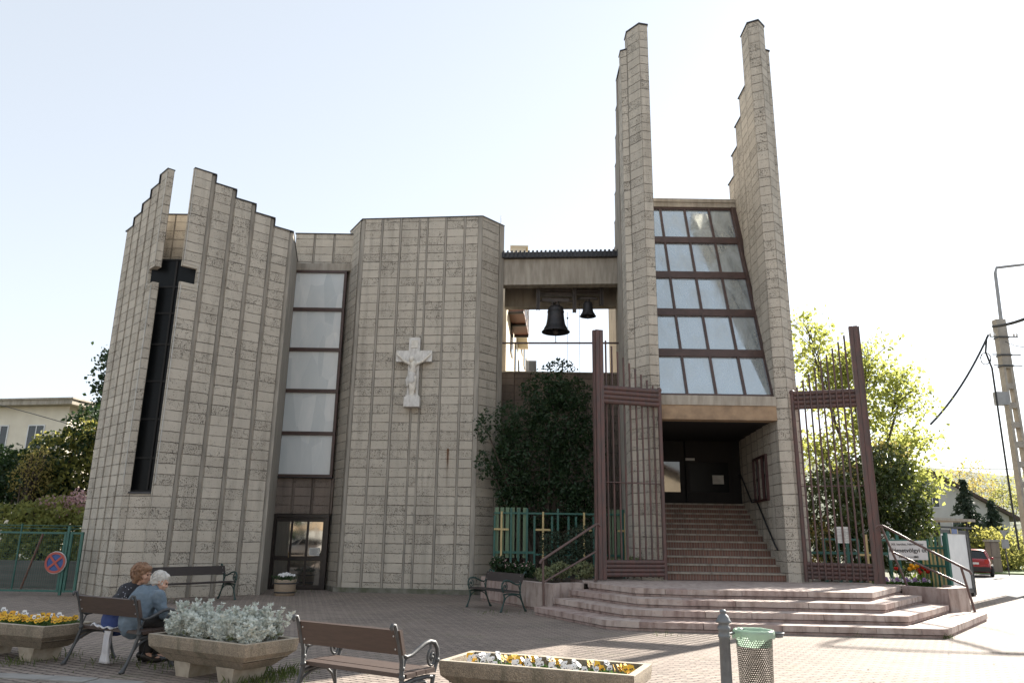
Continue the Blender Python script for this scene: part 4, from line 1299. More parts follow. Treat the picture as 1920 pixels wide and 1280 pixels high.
def trough(label, c, ang, L, W, top=0.45):
    t = thing('flower_trough', label, 'planter', (*c, 0), ang, 'concrete flower troughs')
    b = MB()
    l, w, bl, bw, z0 = L / 2, W / 2, L / 2 - 0.22, W / 2 - 0.17, 0.155
    wl = 0.065
    R_ = lambda a, c_, z: [(-a, -c_, z), (a, -c_, z), (a, c_, z), (-a, c_, z)]
    rings = [R_(bl, bw, z0), R_(l - .012, w - .012, top - .13), R_(l, w, top - .05), R_(l, w, top)]
    for i in range(3):
        b.grid([rings[i], rings[i + 1]], 0, True, False)
    b.grid([rings[3], R_(l - .004, w - .004, top + .006), R_(l - wl, w - wl, top + .004)], 1, True, False)
    b.grid([R_(l - wl, w - wl, top + .004), R_(l - wl - .012, w - wl - .012, top - .19)], 0, True, False)
    b.face(rings[0][::-1], 0)
    b.build('trough', [M['trough'], M['trough_rim']], t)
    for s in (-1, 1):
        b = MB(); x = s * (bl - 0.25)
        r0 = [(x - .11, -bw + .0, 0), (x + .11, -bw + .0, 0), (x + .11, bw, 0), (x - .11, bw, 0)]
        r1 = [(x - .15, -bw - .02, z0 + .01), (x + .15, -bw - .02, z0 + .01), (x + .15, bw + .02, z0 + .01), (x - .15, bw + .02, z0 + .01)]
        b.grid([r0, r1], 0, True, False); b.face(r0[::-1])
        b.build('foot', M['trough_rim'], t)
    b = MB(); b.obox((-l + wl + .012, -w + wl + .012, top - .20), (L - 2 * wl - .024, 0, 0), (0, W - 2 * wl - .024, 0), (0, 0, .07))
    b.build('soil', M['soil'], t)
    return t
T_F = ((0.37, 7.90), math.atan2(-.373, .928), 1.92, 0.76)
T_S = ((-3.36, 9.54), math.atan2(-.51, .86), 1.68, 0.78)
T_L = ((-6.56, 10.84), math.atan2(-.397, .918), 1.9, 0.72)
trough('concrete flower trough with white and yellow pansies nearest the litter bin', *T_F)
trough('concrete flower trough full of silver-leaved shrubs', *T_S)
trough('concrete flower trough with yellow pansies left of the occupied bench', *T_L)

# leaves, blossoms
def leaf_mat(name, a, b_, trans=0.45, rough=0.5, tc=None):
    t = NT(name)
    g = t.t.nodes.new('ShaderNodeNewGeometry')
    col = t.mix(g.outputs['Random Per Island'], a, b_)
    t.color(col); t.set(Roughness=rough)
    t.b.inputs['Specular IOR Level'].default_value = 0.35
    if trans:
        tr = t.n('BsdfTranslucent')
        tcol = t.mix(0.6, col, tc or tuple(min(1, x * 1.7) for x in a))
        t.l(tcol, tr.inputs['Color'])
        mx = t.n('MixShader'); mx.inputs[0].default_value = trans
        t.l(t.b.outputs[0], mx.inputs[1]); t.l(tr.outputs[0], mx.inputs[2])
        t.l(mx.outputs[0], t.t.nodes['Material Output'].inputs['Surface'])
    return t.m

def leaf_cloud(name, pts, mat, parent, size, seed, origin=(0, 0, 0), aspect=0.55, droop=0.3, outward=None, fold=0.18, jitter=0.35):
    """many small folded leaves, each its own few faces"""
    r = np.random.default_rng(seed)
    pts = np.asarray(pts, float) - np.asarray(origin, float)
    n = len(pts)
    s = size * (1 + jitter * r.uniform(-1, 1, n))[:, None]
    a = r.normal(size=(n, 3))
    if outward is not None: a = a * 0.8 + np.asarray(outward)
    a[:, 2] -= droop
    a /= np.linalg.norm(a, axis=1)[:, None]
    q = r.normal(size=(n, 3)); q[:, 2] *= 0.6
    w = np.cross(a, q); w /= np.linalg.norm(w, axis=1)[:, None] + 1e-9
    nn = np.cross(a, w)
    base, tip = pts - a * s * 0.5, pts + a * s * 0.5
    m = pts - a * s * 0.05
    l, rr = m + w * s * aspect * .5 + nn * s * fold, m - w * s * aspect * .5 + nn * s * fold
    V = np.stack([base, rr, tip, l], 1).reshape(-1, 3)
    me = bpy.data.meshes.new(name)
    me.vertices.add(4 * n); me.vertices.foreach_set('co', V.ravel().astype(np.float32))
    i = np.arange(n) * 4
    tri = np.stack([i, i + 1, i + 2, i, i + 2, i + 3], 1).ravel()
    me.loops.add(6 * n); me.loops.foreach_set('vertex_index', tri.astype(np.int32))
    me.polygons.add(2 * n)
    me.polygons.foreach_set('loop_start', (np.arange(2 * n) * 3).astype(np.int32))
    me.polygons.foreach_set('loop_total', np.full(2 * n, 3, np.int32))
    me.update(calc_edges=True); me.validate()
    me.materials.append(mat)
    o = bpy.data.objects.new(name, me); C.objects.link(o)
    if parent is not None: o.parent = parent
    else: o.location = origin
    return o

M['pansy_leaf'] = leaf_mat('pansy_leaves', (0.06, 0.13, 0.03), (0.10, 0.17, 0.04), 0.3)
def petal(name, c):
    m = plain(name, c, tuple(x * 0.85 for x in c), 30, 0.6)
    return m
M['petal_y'] = petal('yellow_petals', (0.80, 0.48, 0.03)); M['petal_w'] = petal('white_petals', (0.78, 0.77, 0.76))
M['petal_eye'] = petal('dark_flower_eye', (0.035, 0.012, 0.03))
M['petal_o'] = petal('amber_petals', (0.72, 0.36, 0.02))

def blossom(mb, c, r, tilt, az, mi=0, eye=1):
    nz = Vector((math.cos(az) * math.sin(tilt), math.sin(az) * math.sin(tilt), math.cos(tilt)))
    u = nz.cross(Vector((0, 0, 1))).normalized() if tilt > .05 else Vector((1, 0, 0))
    v = nz.cross(u)
    c = Vector(c)
    for k, (a, s) in enumerate(((1.57, .95), (.35, .85), (2.8, .85), (4.15, .9), (5.3, .9))):
        dv = u * math.cos(a) + v * math.sin(a); pv = nz.cross(dv)
        o = c + dv * r * .5 + nz * (.002 * k)
        ring = [o + dv * math.cos(t_ * math.pi / 4) * r * .56 * s + pv * math.sin(t_ * math.pi / 4) * r * .60 * s + nz * (.10 * r if t_ in (0, 1, 7) else 0.02 * r) for t_ in range(8)]
        mb.face(ring, mi)
        if k < 3:
            e = c + dv * r * .32 + nz * (.003 * k + .004)
            mb.face([e + dv * math.cos(t_ * math.pi / 3) * r * .26 + pv * math.sin(t_ * math.pi / 3) * r * .2 for t_ in range(6)], eye)

def pansy(label, group, mat, seed, nb=5, eye=None):
    r = random.Random(seed)
    t = thing('pansy', label, 'flower', (0, 0, 0), 0, group)
    pts = [(r.gauss(0, .05), r.gauss(0, .05), r.uniform(.0, .075)) for _ in range(70)]
    leaf_cloud('foliage', pts, M['pansy_leaf'], t, .045, seed, droop=-.3)
    for k in range(nb):
        b = MB()
        a, rr = r.uniform(0, 6.28), r.uniform(.02, .085)
        c = (rr * math.cos(a), rr * math.sin(a), r.uniform(.085, .135))
        az = r.uniform(-2.6, -0.6)
        blossom(b, c, r.uniform(.027, .036), r.uniform(.7, 1.25), az)
        b.tube([(c[0] * .5, c[1] * .5, .02), (c[0], c[1], c[2] - .004)], .0025, 4, 2)
        b.build('blossom', [mat, M['petal_eye'], M['pansy_leaf']], t)
    return t

def plant_row(protos, tr, spots, z):
    (cx_, cy_), an = tr[0], tr[1]
    used = set()
    for k, (x, y, which) in enumerate(spots):
        p = protos[which]
        o = p if which not in used else copy_tree(p)
        used.add(which)
        rz = (k * 2.399) % 0.9 - 0.45
        o.location = (cx_ + x * math.cos(an) - y * math.sin(an), cy_ + x * math.sin(an) + y * math.cos(an), z + 0.005 * (k % 3))
        o.rotation_euler = (0, 0, rz)

rr = random.Random(11)
GF = 'pansies in the trough nearest the litter bin'
pr = [pansy('white pansy with a dark eye in the trough nearest the litter bin', GF, M['petal_w'], 3, 6), pansy('yellow pansy in the trough nearest the litter bin', GF, M['petal_y'], 8, 5)]
spots = []
for k, x in enumerate(np.linspace(-.80, .55, 15)):
    spots.append((x, rr.uniform(-.10, .16), 1 if k in (0, 4, 5, 9, 13) else 0))
spots += [(.74, .0, 1), (.80, .03, 1), (-.7, -.08, 0), (-.2, .15, 1)]
plant_row(pr, T_F, spots, .322)
GL = 'pansies in the trough left of the occupied bench'
pr = [pansy('yellow pansy in the trough left of the occupied bench', GL, M['petal_y'], 21, 7), pansy('white pansy among the yellow ones left of the occupied bench', GL, M['petal_w'], 22, 5), pansy('amber pansy in the trough left of the occupied bench', GL, M['petal_o'], 23, 6)]
spots = []
for k, x in enumerate(np.linspace(-.80, .80, 16)):
    spots.append((x, rr.uniform(-.2, .0), (0, 0, 2, 0, 1, 0, 2, 0)[k % 8]))
    if k % 2: spots.append((x, rr.uniform(.05, .2), (0, 1, 2)[k % 3]))
plant_row(pr, T_L, spots, .395)

# silver-leaved shrubs
M['silver'] = leaf_mat('silver_felt_leaves', (0.56, 0.60, 0.56), (0.70, 0.73, 0.69), 0.15, 0.8, (0.5, 0.55, 0.4))
M['silver_low'] = leaf_mat('old_olive_leaves', (0.16, 0.19, 0.09), (0.24, 0.25, 0.14), 0.2, 0.8)
def silver_shrub(label, group, seed, h):
    r = random.Random(seed); q = np.random.default_rng(seed)
    t = thing('silver_shrub', label, 'shrub', (0, 0, 0), 0, group)
    pts, dirs, low = [], [], []
    b = MB()
    for k in range(26):
        a, ln = r.uniform(0, 6.28), r.uniform(.6, 1.0) * h
        lean = r.uniform(.05, .55)
        base = Vector((r.gauss(0, .03), r.gauss(0, .03), 0))
        tip = base + Vector((math.cos(a) * lean * ln, math.sin(a) * lean * ln, ln * (1 - lean * .35)))
        mid = base.lerp(tip, .5) + Vector((0, 0, .02))
        b.tube([base, mid, tip], [.005, .004, .002], 4)
        for j in range(22):
            s = r.uniform(.25, 1.0) ** .8
            p = base.lerp(tip, s)
            aa = r.uniform(0, 6.28); dv = Vector((math.cos(aa), math.sin(aa), r.uniform(.3, 1.3))).normalized()
            L_ = r.uniform(.05, .085) * (1.1 - .4 * s)
            tgt = low if s < .42 and r.random() < .6 else None
            # a lobed leaf: midrib point and side lobes
            for f_, side in ((1, 0), (.55, 1), (.55, -1), (.8, 1), (.8, -1)):
                sv = dv.cross(Vector((0, 0, 1))); sv = sv.normalized() if sv.length > .01 else Vector((1, 0, 0))
                e = p + dv * L_ * f_ * (.8 if side else .75) + sv * side * L_ * .32
                (low if tgt is not None else pts).append(tuple(e))
                if tgt is None: dirs.append(tuple(dv + sv * side * .9))
    b.build('stem', M['silver'], t)
    leaf_cloud('foliage', pts, M['silver'], t, .046, seed, aspect=.42, droop=0, outward=np.array(dirs) * 1.6, fold=.08)
    if low: leaf_cloud('foliage', low, M['silver_low'], t, .04, seed + 1, aspect=.45)
    return t
GS = 'silver shrubs in the concrete trough'
pr = [silver_shrub('silver-leaved shrub in the concrete trough beside the occupied bench', GS, 31, .44), silver_shrub('silver-leaved shrub in the concrete trough beside the occupied bench', GS, 32, .34), silver_shrub('silver-leaved shrub in the concrete trough beside the occupied bench', GS, 33, .52)]
spots = [(-.66, .05, 2), (-.60, -.16, 1), (-.42, -.14, 0), (-.40, .14, 2), (-.2, .0, 0), (-.12, -.2, 1), (.0, .16, 0), (.12, -.12, 1), (.25, .08, 0), (.36, -.18, 0), (.45, .05, 2), (.56, -.1, 0), (.62, .16, 2), (.70, -.2, 1)]
plant_row(pr, T_S, spots, .33)

# ------------------------------------------------------------------ flower tub by the side door
tb = thing('flower_tub', 'wooden half-barrel tub of white flowers beside the side door', 'planter', (-6.25, 22.25, 0), 0)
M['barrel'] = wood('weathered_barrel_oak', (0.33, 0.255, 0.18), (0.23, 0.175, 0.125))
b = MB(); b.lathe([(.255, 0), (.275, .02), (.29, .18), (.30, .34), (.305, .43), (.28, .43), (.27, .38), (.02, .38)], (0, 0, 0), 24)
b.build('barrel', M['barrel'], tb)
for z, r_ in ((.07, .285), (.31, .302)):
    b = MB(); b.lathe([(r_ - .004, z), (r_ + .004, z + .002), (r_ + .006, z + .038), (r_ - .004, z + .04)], (0, 0, 0), 24)
    b.build('hoop', M['flash'], tb)
for s in (-1, 1):
    b = MB(); b.tube([(s * .30, -.04, .33), (s * .345, -.04, .345), (s * .345, .04, .345), (s * .30, .04, .33)], .01, 5)
    b.build('handle', M['flash'], tb)
ft = thing('white_flowers', 'low mound of small white flowers growing in the wooden tub', 'flower', (-6.25, 22.25, .36))
r = random.Random(41)
pts = [(r.gauss(0, .14), r.gauss(0, .14), r.uniform(.02, .17)) for _ in range(420)]
leaf_cloud('foliage', pts, leaf_mat('dark_tub_leaves', (0.03, 0.06, 0.025), (0.05, 0.085, 0.03), 0.2), ft, .06, 41)
for k in range(46):
    b = MB()
    a, q = r.uniform(0, 6.28), math.sqrt(r.random()) * .27
    blossom(b, (q * math.cos(a), q * math.sin(a), .24 - q * .35 + r.uniform(-.02, .02)), .033, r.uniform(.4, 1.2), r.uniform(-2.6, -.5), 0, 0)
    b.build('blossom', M['petal_w'], ft)

# ------------------------------------------------------------------ litter bin and bollard
M['bollard'] = plain('grey_cast_iron_paint', (0.16, 0.175, 0.185), (0.12, 0.13, 0.14), 9, 0.45, 0.1, 0.12, 50, spec=0.4)
pb = on(1366, 1342)
lb = thing('litter_bin', 'perforated metal litter bin with a green bag hung on an ornate grey bollard', 'litter bin', (pb.x, pb.y, 0))
b = MB()
b.lathe([(.085, 0), (.085, .05), (.062, .08), (.056, .12), (.052, .70), (.058, .705), (.060, .72), (.053, .73), (.052, .765), (.060, .775), (.062, .80), (.050, .81), (.050, .832), (.072, .842), (.078, .85), (.064, .868), (.058, .885), (.048, .905), (.030, .92), (.026, .928), (.034, .938), (.034, .950), (.016, .962), (.002, .965)], (0, 0, 0), 16)
b.build('bollard', M['bollard'], lb)
def perforated():
    t = NT('perforated_bronze_sheet')
    uvn = t.t.nodes.new('ShaderNodeUVMap')
    sp = t.t.nodes.new('ShaderNodeSeparateXYZ'); t.l(uvn.outputs[0], sp.inputs[0])
    s = 0.0215
    u, v = t.math('DIVIDE', sp.outputs[0], s), t.math('DIVIDE', sp.outputs[1], s * 1.732)
    def cell(a, b_):
        x = t.math('SUBTRACT', t.math('FRACT', t.math('ADD', u, a)), .5)
        y = t.math('MULTIPLY', t.math('SUBTRACT', t.math('FRACT', t.math('ADD', v, b_)), .5), 1.732)
        return t.math('SQRT', t.math('ADD', t.math('MULTIPLY', x, x), t.math('MULTIPLY', y, y)))
    dmin = t.math('MINIMUM', cell(0, 0), cell(.5, .5))
    t.set(Alpha=t.math('GREATER_THAN', dmin, .365), Roughness=.5, Metallic=.4)
    n = t.noise(t.coords('Object'), 6, 4)
    t.color(t.mix(t.ramp(n, .35, .65), (0.055, 0.044, 0.028), (0.032, 0.027, 0.019)))
    return t.m
M['perf'] = perforated()
bc = at(1413, 1185, pb.y + 0.06) - Vector((pb.x, pb.y, 0)); bx, by = bc.x, bc.y
b = MB()
rows = []
for z, rad in ((.22, .160), (.5, .167), (.755, .178)):
    rows.append([(bx + rad * math.cos(2 * math.pi * k / 36), by + rad * math.sin(2 * math.pi * k / 36), z) for k in range(37)])
for i in range(2):
    for k in range(36):
        z0_, z1_ = (.22, .5, .755)[i], (.22, .5, .755)[i + 1]
        u0_, u1_ = k / 36 * 1.032, (k + 1) / 36 * 1.032
        b.face([rows[i][k], rows[i][k + 1], rows[i + 1][k + 1], rows[i + 1][k]], 0, [(u0_, z0_), (u1_, z0_), (u1_, z1_), (u0_, z1_)], True)
b.build('basket', M['perf'], lb)
b = MB(); b.lathe([(.12, .205), (.162, .21), (.163, .225), (.02, .222)], (bx, by, 0), 24); b.build('basket_base', M['bollard'], lb)
b = MB()
rg = lambda cx_, cy_, z, r_, n=28: [(cx_ + r_ * math.cos(2 * math.pi * k / n), cy_ + r_ * math.sin(2 * math.pi * k / n), z) for k in range(n + 1)]
b.tube(rg(bx, by, .757, .183), .008, 6)
b.tube(rg(bx + .24, by + .02, .745, .062, 18), .007, 6)
b.lathe([(.02, .70), (.05, .705), (.06, .745), (.05, .74), (.03, .715)], (bx + .24, by + .02, 0), 16)
b.tube([(.05, .0, .74), (bx - .18, by, .745)], .012, 6)
b.build('ring', M['bollard'], lb)
bag = NT('green_bin_liner')
bag.color((0.42, 0.54, 0.45)); bag.set(Roughness=.25)
tr = bag.n('BsdfTranslucent'); tr.inputs['Color'].default_value = (0.45, 0.60, 0.48, 1)
mx = bag.n('MixShader'); mx.inputs[0].default_value = .45
bag.l(bag.b.outputs[0], mx.inputs[1]); bag.l(tr.outputs[0], mx.inputs[2]); bag.l(mx.outputs[0], bag.t.nodes['Material Output'].inputs['Surface'])
r = random.Random(7)
n = 44
ph = [r.uniform(-1, 1) for _ in range(n)]
prof = [(.194, .70, .016), (.196, .735, .010), (.195, .765, .004), (.186, .779, .004), (.172, .765, .008), (.160, .70, .018), (.150, .62, .012)]
b = MB()
b.grid([[(bx + (q + ph[k] * w) * math.cos(2 * math.pi * k / n), by + (q + ph[k] * w) * math.sin(2 * math.pi * k / n), z + ph[(k * 7) % n] * (.022 if i == 0 else .004)) for k in range(n)] for i, (q, z, w) in enumerate(prof)], 0, True)
b.build('bin_liner', bag.m, lb)

fold_tex = bpy.data.textures.new('cloth_folds', 'CLOUDS'); fold_tex.noise_scale = .11; fold_tex.noise_depth = 2
def folds(o, strength=.035):
    m = o.modifiers.new('Folds', 'DISPLACE'); m.texture = fold_tex; m.strength = strength; m.mid_level = .5; m.texture_coords = 'LOCAL'
    return o
# ------------------------------------------------------------------ the two people
M['skin'] = plain('skin', (0.50, 0.31, 0.23), (0.44, 0.26, 0.19), 14, 0.55)
M['jacket'] = plain('blue_grey_jacket', (0.135, 0.18, 0.225), (0.10, 0.14, 0.18), 7, 0.75, 0, 0.35, 18)
M['trousers'] = plain('dark_trousers', (0.022, 0.020, 0.020), (0.015, 0.014, 0.014), 8, 0.85)
M['shoe'] = plain('black_leather', (0.014, 0.013, 0.013), (0.01, 0.01, 0.01), 9, 0.4)
M['hair_w'] = plain('white_hair', (0.60, 0.58, 0.55), (0.48, 0.46, 0.43), 28, 0.7, 0, 0.5, 60, stretch=(1, 1, .4))
M['hair_r'] = plain('auburn_hair', (0.25, 0.145, 0.085), (0.165, 0.088, 0.05), 26, 0.6, 0, 0.7, 45)
M['blue_shirt'] = plain('royal_blue_cloth', (0.030, 0.055, 0.18), (0.024, 0.042, 0.14), 8, 0.8, 0, 0.2, 30)
def sequin():
    t = NT('black_knit_with_pale_flecks')
    v = t.coords('Object')
    vo = t.n('TexVoronoi', Scale=42.0); t.l(v, vo.inputs['Vector'])
    sc = t.t.nodes.new('ShaderNodeSeparateColor'); t.l(vo.outputs['Color'], sc.inputs[0])
    m = t.math('MULTIPLY', t.math('LESS_THAN', vo.outputs['Distance'], .23), t.math('GREATER_THAN', sc.outputs[0], .55))
    t.color(t.mix(m, (0.020, 0.020, 0.026), (0.42, 0.43, 0.50))); t.set(Roughness=.8)
    t.bump(t.noise(v, 60, 3), .4, .006)
    return t.m
M['knit'] = sequin()
M['eye'] = plain('dark_eye', (0.02, 0.018, 0.016), None, 5, 0.2)
M['lip'] = plain('lips', (0.36, 0.14, 0.12), None, 5, 0.5)

def LB(x, y, z):
    x -= .05
    return BP + BD * x + BF * y + Vector((0, 0, z))

def head_parts(c, face, up=Vector((0, 0, 1)), k=1.0):
    """skull, jaw, nose, ears, brows round a head centre; face: direction looked in"""
    f_ = face.normalized(); s_ = f_.cross(up).normalized(); u_ = s_.cross(f_)
    q = lambda a, b_, c_: tuple(c + f_ * a * k + s_ * b_ * k + u_ * c_ * k)
    parts = [('ball', q(-.012, 0, .022), (.084 * k, .084 * k, .098 * k)), ('ball', q(.030, 0, -.035), (.062 * k, .062 * k, .075 * k)), ('ball', q(.060, 0, -.082), (.030 * k, .030 * k, .026 * k)),
             ('tube', [q(.084, 0, .022), q(.103, 0, -.012), q(.108, 0, -.024)], [.009 * k, .012 * k, .013 * k]),
             ('ball', q(.088, 0, -.055), (.016 * k, .018 * k, .011 * k)),
             ('tube', [q(.082, .036, .026), q(.090, .0, .030), q(.082, -.036, .026)], [.012 * k] * 3)]
    for s in (-1, 1):
        parts += [('ball', q(-.006, s * .083, -.008), (.014 * k, .014 * k, .030 * k)), ('ball', q(.062, s * .042, -.025), (.026 * k, .026 * k, .024 * k))]
    return parts, q

def hand_parts(w, fwd_, nrm, k=1.0):
    """palm, four bent fingers and a thumb from the wrist w"""
    f_, n_ = fwd_.normalized(), nrm.normalized(); s_ = f_.cross(n_)
    q = lambda a, b_, c_: tuple(w + f_ * a * k + s_ * b_ * k + n_ * c_ * k)
    P = [('tube', [q(0, 0, 0), q(.045, 0, .002), q(.085, 0, .0)], [.026, .037, .036], .5)]
    for i, (b_, L_) in enumerate(((-.029, .062), (-.010, .074), (.010, .070), (.028, .054))):
        P.append(('tube', [q(.085, b_, 0), q(.085 + L_ * .5, b_ * 1.1, -.006), q(.085 + L_ * .9, b_ * 1.1, -.030)], [.0095, .0088, .0075]))
    P.append(('tube', [q(.02, -.028, -.004), q(.055, -.056, -.012), q(.085, -.058, -.02)], [.013, .011, .009]))
    return P

def person(label, J, face, headup, mats, hair_parts, seed):
    """J: joints. One continuous body; hair and clothes are its children"""
    T_ = lambda p: tuple(p)
    parts, q = head_parts(J['head'], face, headup)
    body = parts + [('tube', [T_(J['head'] - headup * .05), T_(J['neck'])], [.055, .058]),
                    ('tube', [T_(J['neck']), T_(J['chest']), T_(J['belly']), T_(J['pelvis'])], [.06, .135, .14, .145])]
    for s in 'LR':
        body += [('tube', [T_(J['sh' + s]), T_(J['el' + s]), T_(J['wr' + s])], [.05, .04, .028]),
                 ('tube', [T_(J['hip' + s]), T_(J['kn' + s]), T_(J['an' + s])], [.085, .06, .042]),
                 ('tube', [T_(J['an' + s]), T_(J['toe' + s])], [.04, .03])]
        body += hand_parts(J['wr' + s], (J['wr' + s] - J['el' + s]), Vector((0, 0, 1)))
    o = (BP.x, BP.y, 0)
    root = remeshed('person', body, M['skin'], None, o, .0085, 3)
    tag(root, label, 'person')
    b = MB()
    for s in (-1, 1):
        b.ball(q(.083, s * .030, .008), .0085, 8, 6)
    b.build('eyes', M['eye'], root, o)
    b = MB(); b.tube([q(.100, .020, -.056), q(.104, 0, -.055), q(.100, -.020, -.056)], [.003, .005, .003], 6); b.build('mouth', M['lip'], root, o)
    remeshed('hair', hair_parts(q), mats['hair'], root, o, .011, 1)
    r_ = random.Random(seed)
    b = MB()
    cs = mats['curl']
    for _ in range(mats['n']):
        th, phi = r_.uniform(0, 6.28), r_.uniform(-.45, 1.45)
        ax, bx_, cx2 = mats['r']
        x0 = mats['o'][0] + ax * math.cos(phi) * math.cos(th); y0 = bx_ * math.cos(phi) * math.sin(th); z0 = mats['o'][1] + cx2 * math.sin(phi)
        if x0 > .035 and z0 < .07: continue
        pts_ = []
        dth, dph = r_.uniform(-.35, .35), -r_.uniform(.25, .6)
        if r_.random() < .3: dth *= 2
        for i in range(6):
            s_ = i / 5
            t2, p2 = th + dth * s_ + cs * .18 * math.sin(s_ * 7 + th), phi + dph * s_
            k = 1.03 + .03 * math.sin(s_ * 3.14) + cs * .05 * math.sin(s_ * 6 + phi * 9)
            pts_.append(q(mats['o'][0] + ax * k * math.cos(p2) * math.cos(t2), bx_ * k * math.cos(p2) * math.sin(t2), mats['o'][1] + cx2 * k * math.sin(p2)))
        b.tube(pts_, [.004, .006, .0065, .006, .0045, .002], 5)
    b.build('hair_strands', mats['hair'], root, o)
    # trousers
    tp = [('tube', [T_(J['belly']), T_(J['pelvis'])], [.15, .165])]
    for s in 'LR':
        tp.append(('tube', [T_(J['hip' + s]), T_(J['kn' + s]), T_(J['an' + s].lerp(J['kn' + s], .12))], [.10, .078, .068]))
    folds(remeshed('trousers', tp, M['trousers'], root, o, .014, 3))
    sh = []
    for s in 'LR':
        a, t_ = J['an' + s], J['toe' + s]
        sh.append(('tube', [T_(a - Vector((0, 0, .03)) - (t_ - a) * .25), T_(a.lerp(t_, .45) - Vector((0, 0, .035))), T_(t_)], [.046, .045, .034]))
        sh.append(('tube', [T_(a - (t_ - a) * .2 - Vector((0, 0, .04))), T_(a - (t_ - a) * .22 - Vector((0, 0, .085)))], [.03, .024]))
    remeshed('shoes', sh, M['shoe'], root, o, .010, 2)
    return root, o

HU = Vector((0, 0, 1))
# man, bent forward
J = dict(head=LB(.36, .40, 1.005), neck=LB(.31, .31, .90), chest=LB(.29, .24, .76), belly=LB(.28, .17, .62), pelvis=LB(.28, .16, .55),
         shL=LB(.11, .29, .84), shR=LB(.48, .31, .84), elL=LB(.06, .36, .60), elR=LB(.55, .38, .62), wrL=LB(.20, .56, .60), wrR=LB(.46, .58, .60),
         hipL=LB(.19, .20, .53), hipR=LB(.38, .20, .53), knL=LB(.18, .60, .50), knR=LB(.45, .62, .50), anL=LB(.20, .60, .095), anR=LB(.48, .64, .095), toeL=LB(.22, .77, .035), toeR=LB(.55, .80, .035))
fman = BF * .75 + BD * .55 + Vector((0, 0, -.42))
uman = (HU + fman * .35).normalized()
def hair_m(q):
    return [('ball', q(-.026, 0, .038), (.090, .090, .095)), ('ball', q(-.045, 0, -.005), (.076, .076, .07)), ('ball', q(.02, 0, .085), (.06, .06, .04))]
man, o = person('white-haired person in a blue-grey jacket bent forward on the bench', J, fman, uman, dict(hair=M['hair_w'], curl=.15, n=150, r=(.098, .094, .100), o=(-.028, .030)), hair_m, 1)
jk = [('tube', [tuple(J['neck'] - Vector((0, 0, .02))), tuple(J['chest'] + Vector((0, 0, .04))), tuple(J['chest']), tuple(J['belly']), tuple(J['pelvis'] - Vector((0, 0, .03)))], [.085, .165, .178, .185, .19]),
      ('tube', [tuple(J['shL']), tuple(J['shR'])], [.085, .085])]
for s in 'LR': jk.append(('tube', [tuple(J['sh' + s]), tuple(J['el' + s]), tuple(J['wr' + s].lerp(J['el' + s], .08))], [.082, .070, .052]))
jo = folds(remeshed('jacket', jk, M['jacket'], man, o, .012, 3), .045)
b = MB()
c_ = J['neck'] + Vector((0, 0, .005))
b.grid([[tuple(c_ + (BD * math.cos(a) + BF * math.sin(a)) * rr_ + Vector((0, 0, dz + .02 * math.sin(a + .5)))) for a in np.linspace(2.0, 7.4, 20)] for rr_, dz in ((.082, .055), (.105, .02), (.118, -.015))])
b.build('collar', M['jacket'], man, o)
# woman, leaning to the man and looking the same way
J = dict(head=LB(.135, .30, 1.085), neck=LB(.06, .26, .96), chest=LB(-.0, .23, .80), belly=LB(-.06, .18, .63), pelvis=LB(-.09, .18, .55),
         shL=LB(-.15, .25, .87), shR=LB(.17, .30, .89), elL=LB(-.20, .40, .66), elR=LB(.10, .46, .66), wrL=LB(-.05, .58, .60), wrR=LB(.06, .62, .58),
         hipL=LB(-.17, .22, .53), hipR=LB(-.0, .22, .53), knL=LB(-.10, .62, .50), knR=LB(.08, .62, .50), anL=LB(.04, .52, .10), anR=LB(.15, .50, .10), toeL=LB(.14, .66, .035), toeR=LB(.25, .62, .035))
fwom = BD * .9 + BF * .42 + Vector((0, 0, -.06))
def hair_f(q):
    P = [('ball', q(-.03, 0, .045), (.105, .105, .098)), ('ball', q(-.075, 0, -.01), (.085, .085, .085)), ('ball', q(.045, 0, .088), (.06, .07, .04)), ('ball', q(.06, .03, .085), (.035, .035, .03)),
         ('ball', q(-.03, .075, -.01), (.05, .04, .07)), ('ball', q(-.03, -.075, -.01), (.05, .04, .07)), ('ball', q(-.085, .05, .06), (.05, .05, .05)), ('ball', q(-.10, 0, .02), (.05, .05, .06)), ('ball', q(-.07, -.04, -.07), (.05, .05, .04)), ('ball', q(-.06, .04, -.08), (.05, .05, .04))]
    rr_ = random.Random(3)
    for _ in range(70):
        th, phi = rr_.uniform(0, 6.28), rr_.uniform(-.5, 1.4)
        x_ = -.035 + .112 * math.cos(phi) * math.cos(th); y_ = .108 * math.cos(phi) * math.sin(th); z_ = .035 + .108 * math.sin(phi)
        if x_ > .03 and z_ < .075: continue
        P.append(('ball', q(x_, y_, z_), (rr_.uniform(.014, .026),) * 3))
    return P
wom, o = person('auburn-haired person in a dark flecked knit leaning towards the one beside', J, fwom, HU, dict(hair=M['hair_r'], curl=1.0, n=230, r=(.118, .112, .118), o=(-.035, .032)), hair_f, 2)
kn = [('tube', [tuple(J['neck'] - Vector((0, 0, .01))), tuple(J['chest'] + Vector((0, 0, .06))), tuple(J['chest']), tuple(J['belly'] + Vector((0, 0, .06)))], [.078, .14, .162, .168]), ('tube', [tuple(J['shL']), tuple(J['shR'])], [.075, .075])]
for s in 'LR': kn.append(('tube', [tuple(J['sh' + s]), tuple(J['el' + s]), tuple(J['wr' + s].lerp(J['el' + s], .08))], [.072, .060, .045]))
folds(remeshed('knit_top', kn, M['knit'], wom, o, .013, 3))
remeshed('blue_tunic', [('tube', [tuple(J['belly'] + Vector((0, 0, .09))), tuple(J['belly']), tuple(J['pelvis'] - Vector((0, 0, .02)))], [.150, .176, .196])], M['blue_shirt'], wom, o, .013, 3)
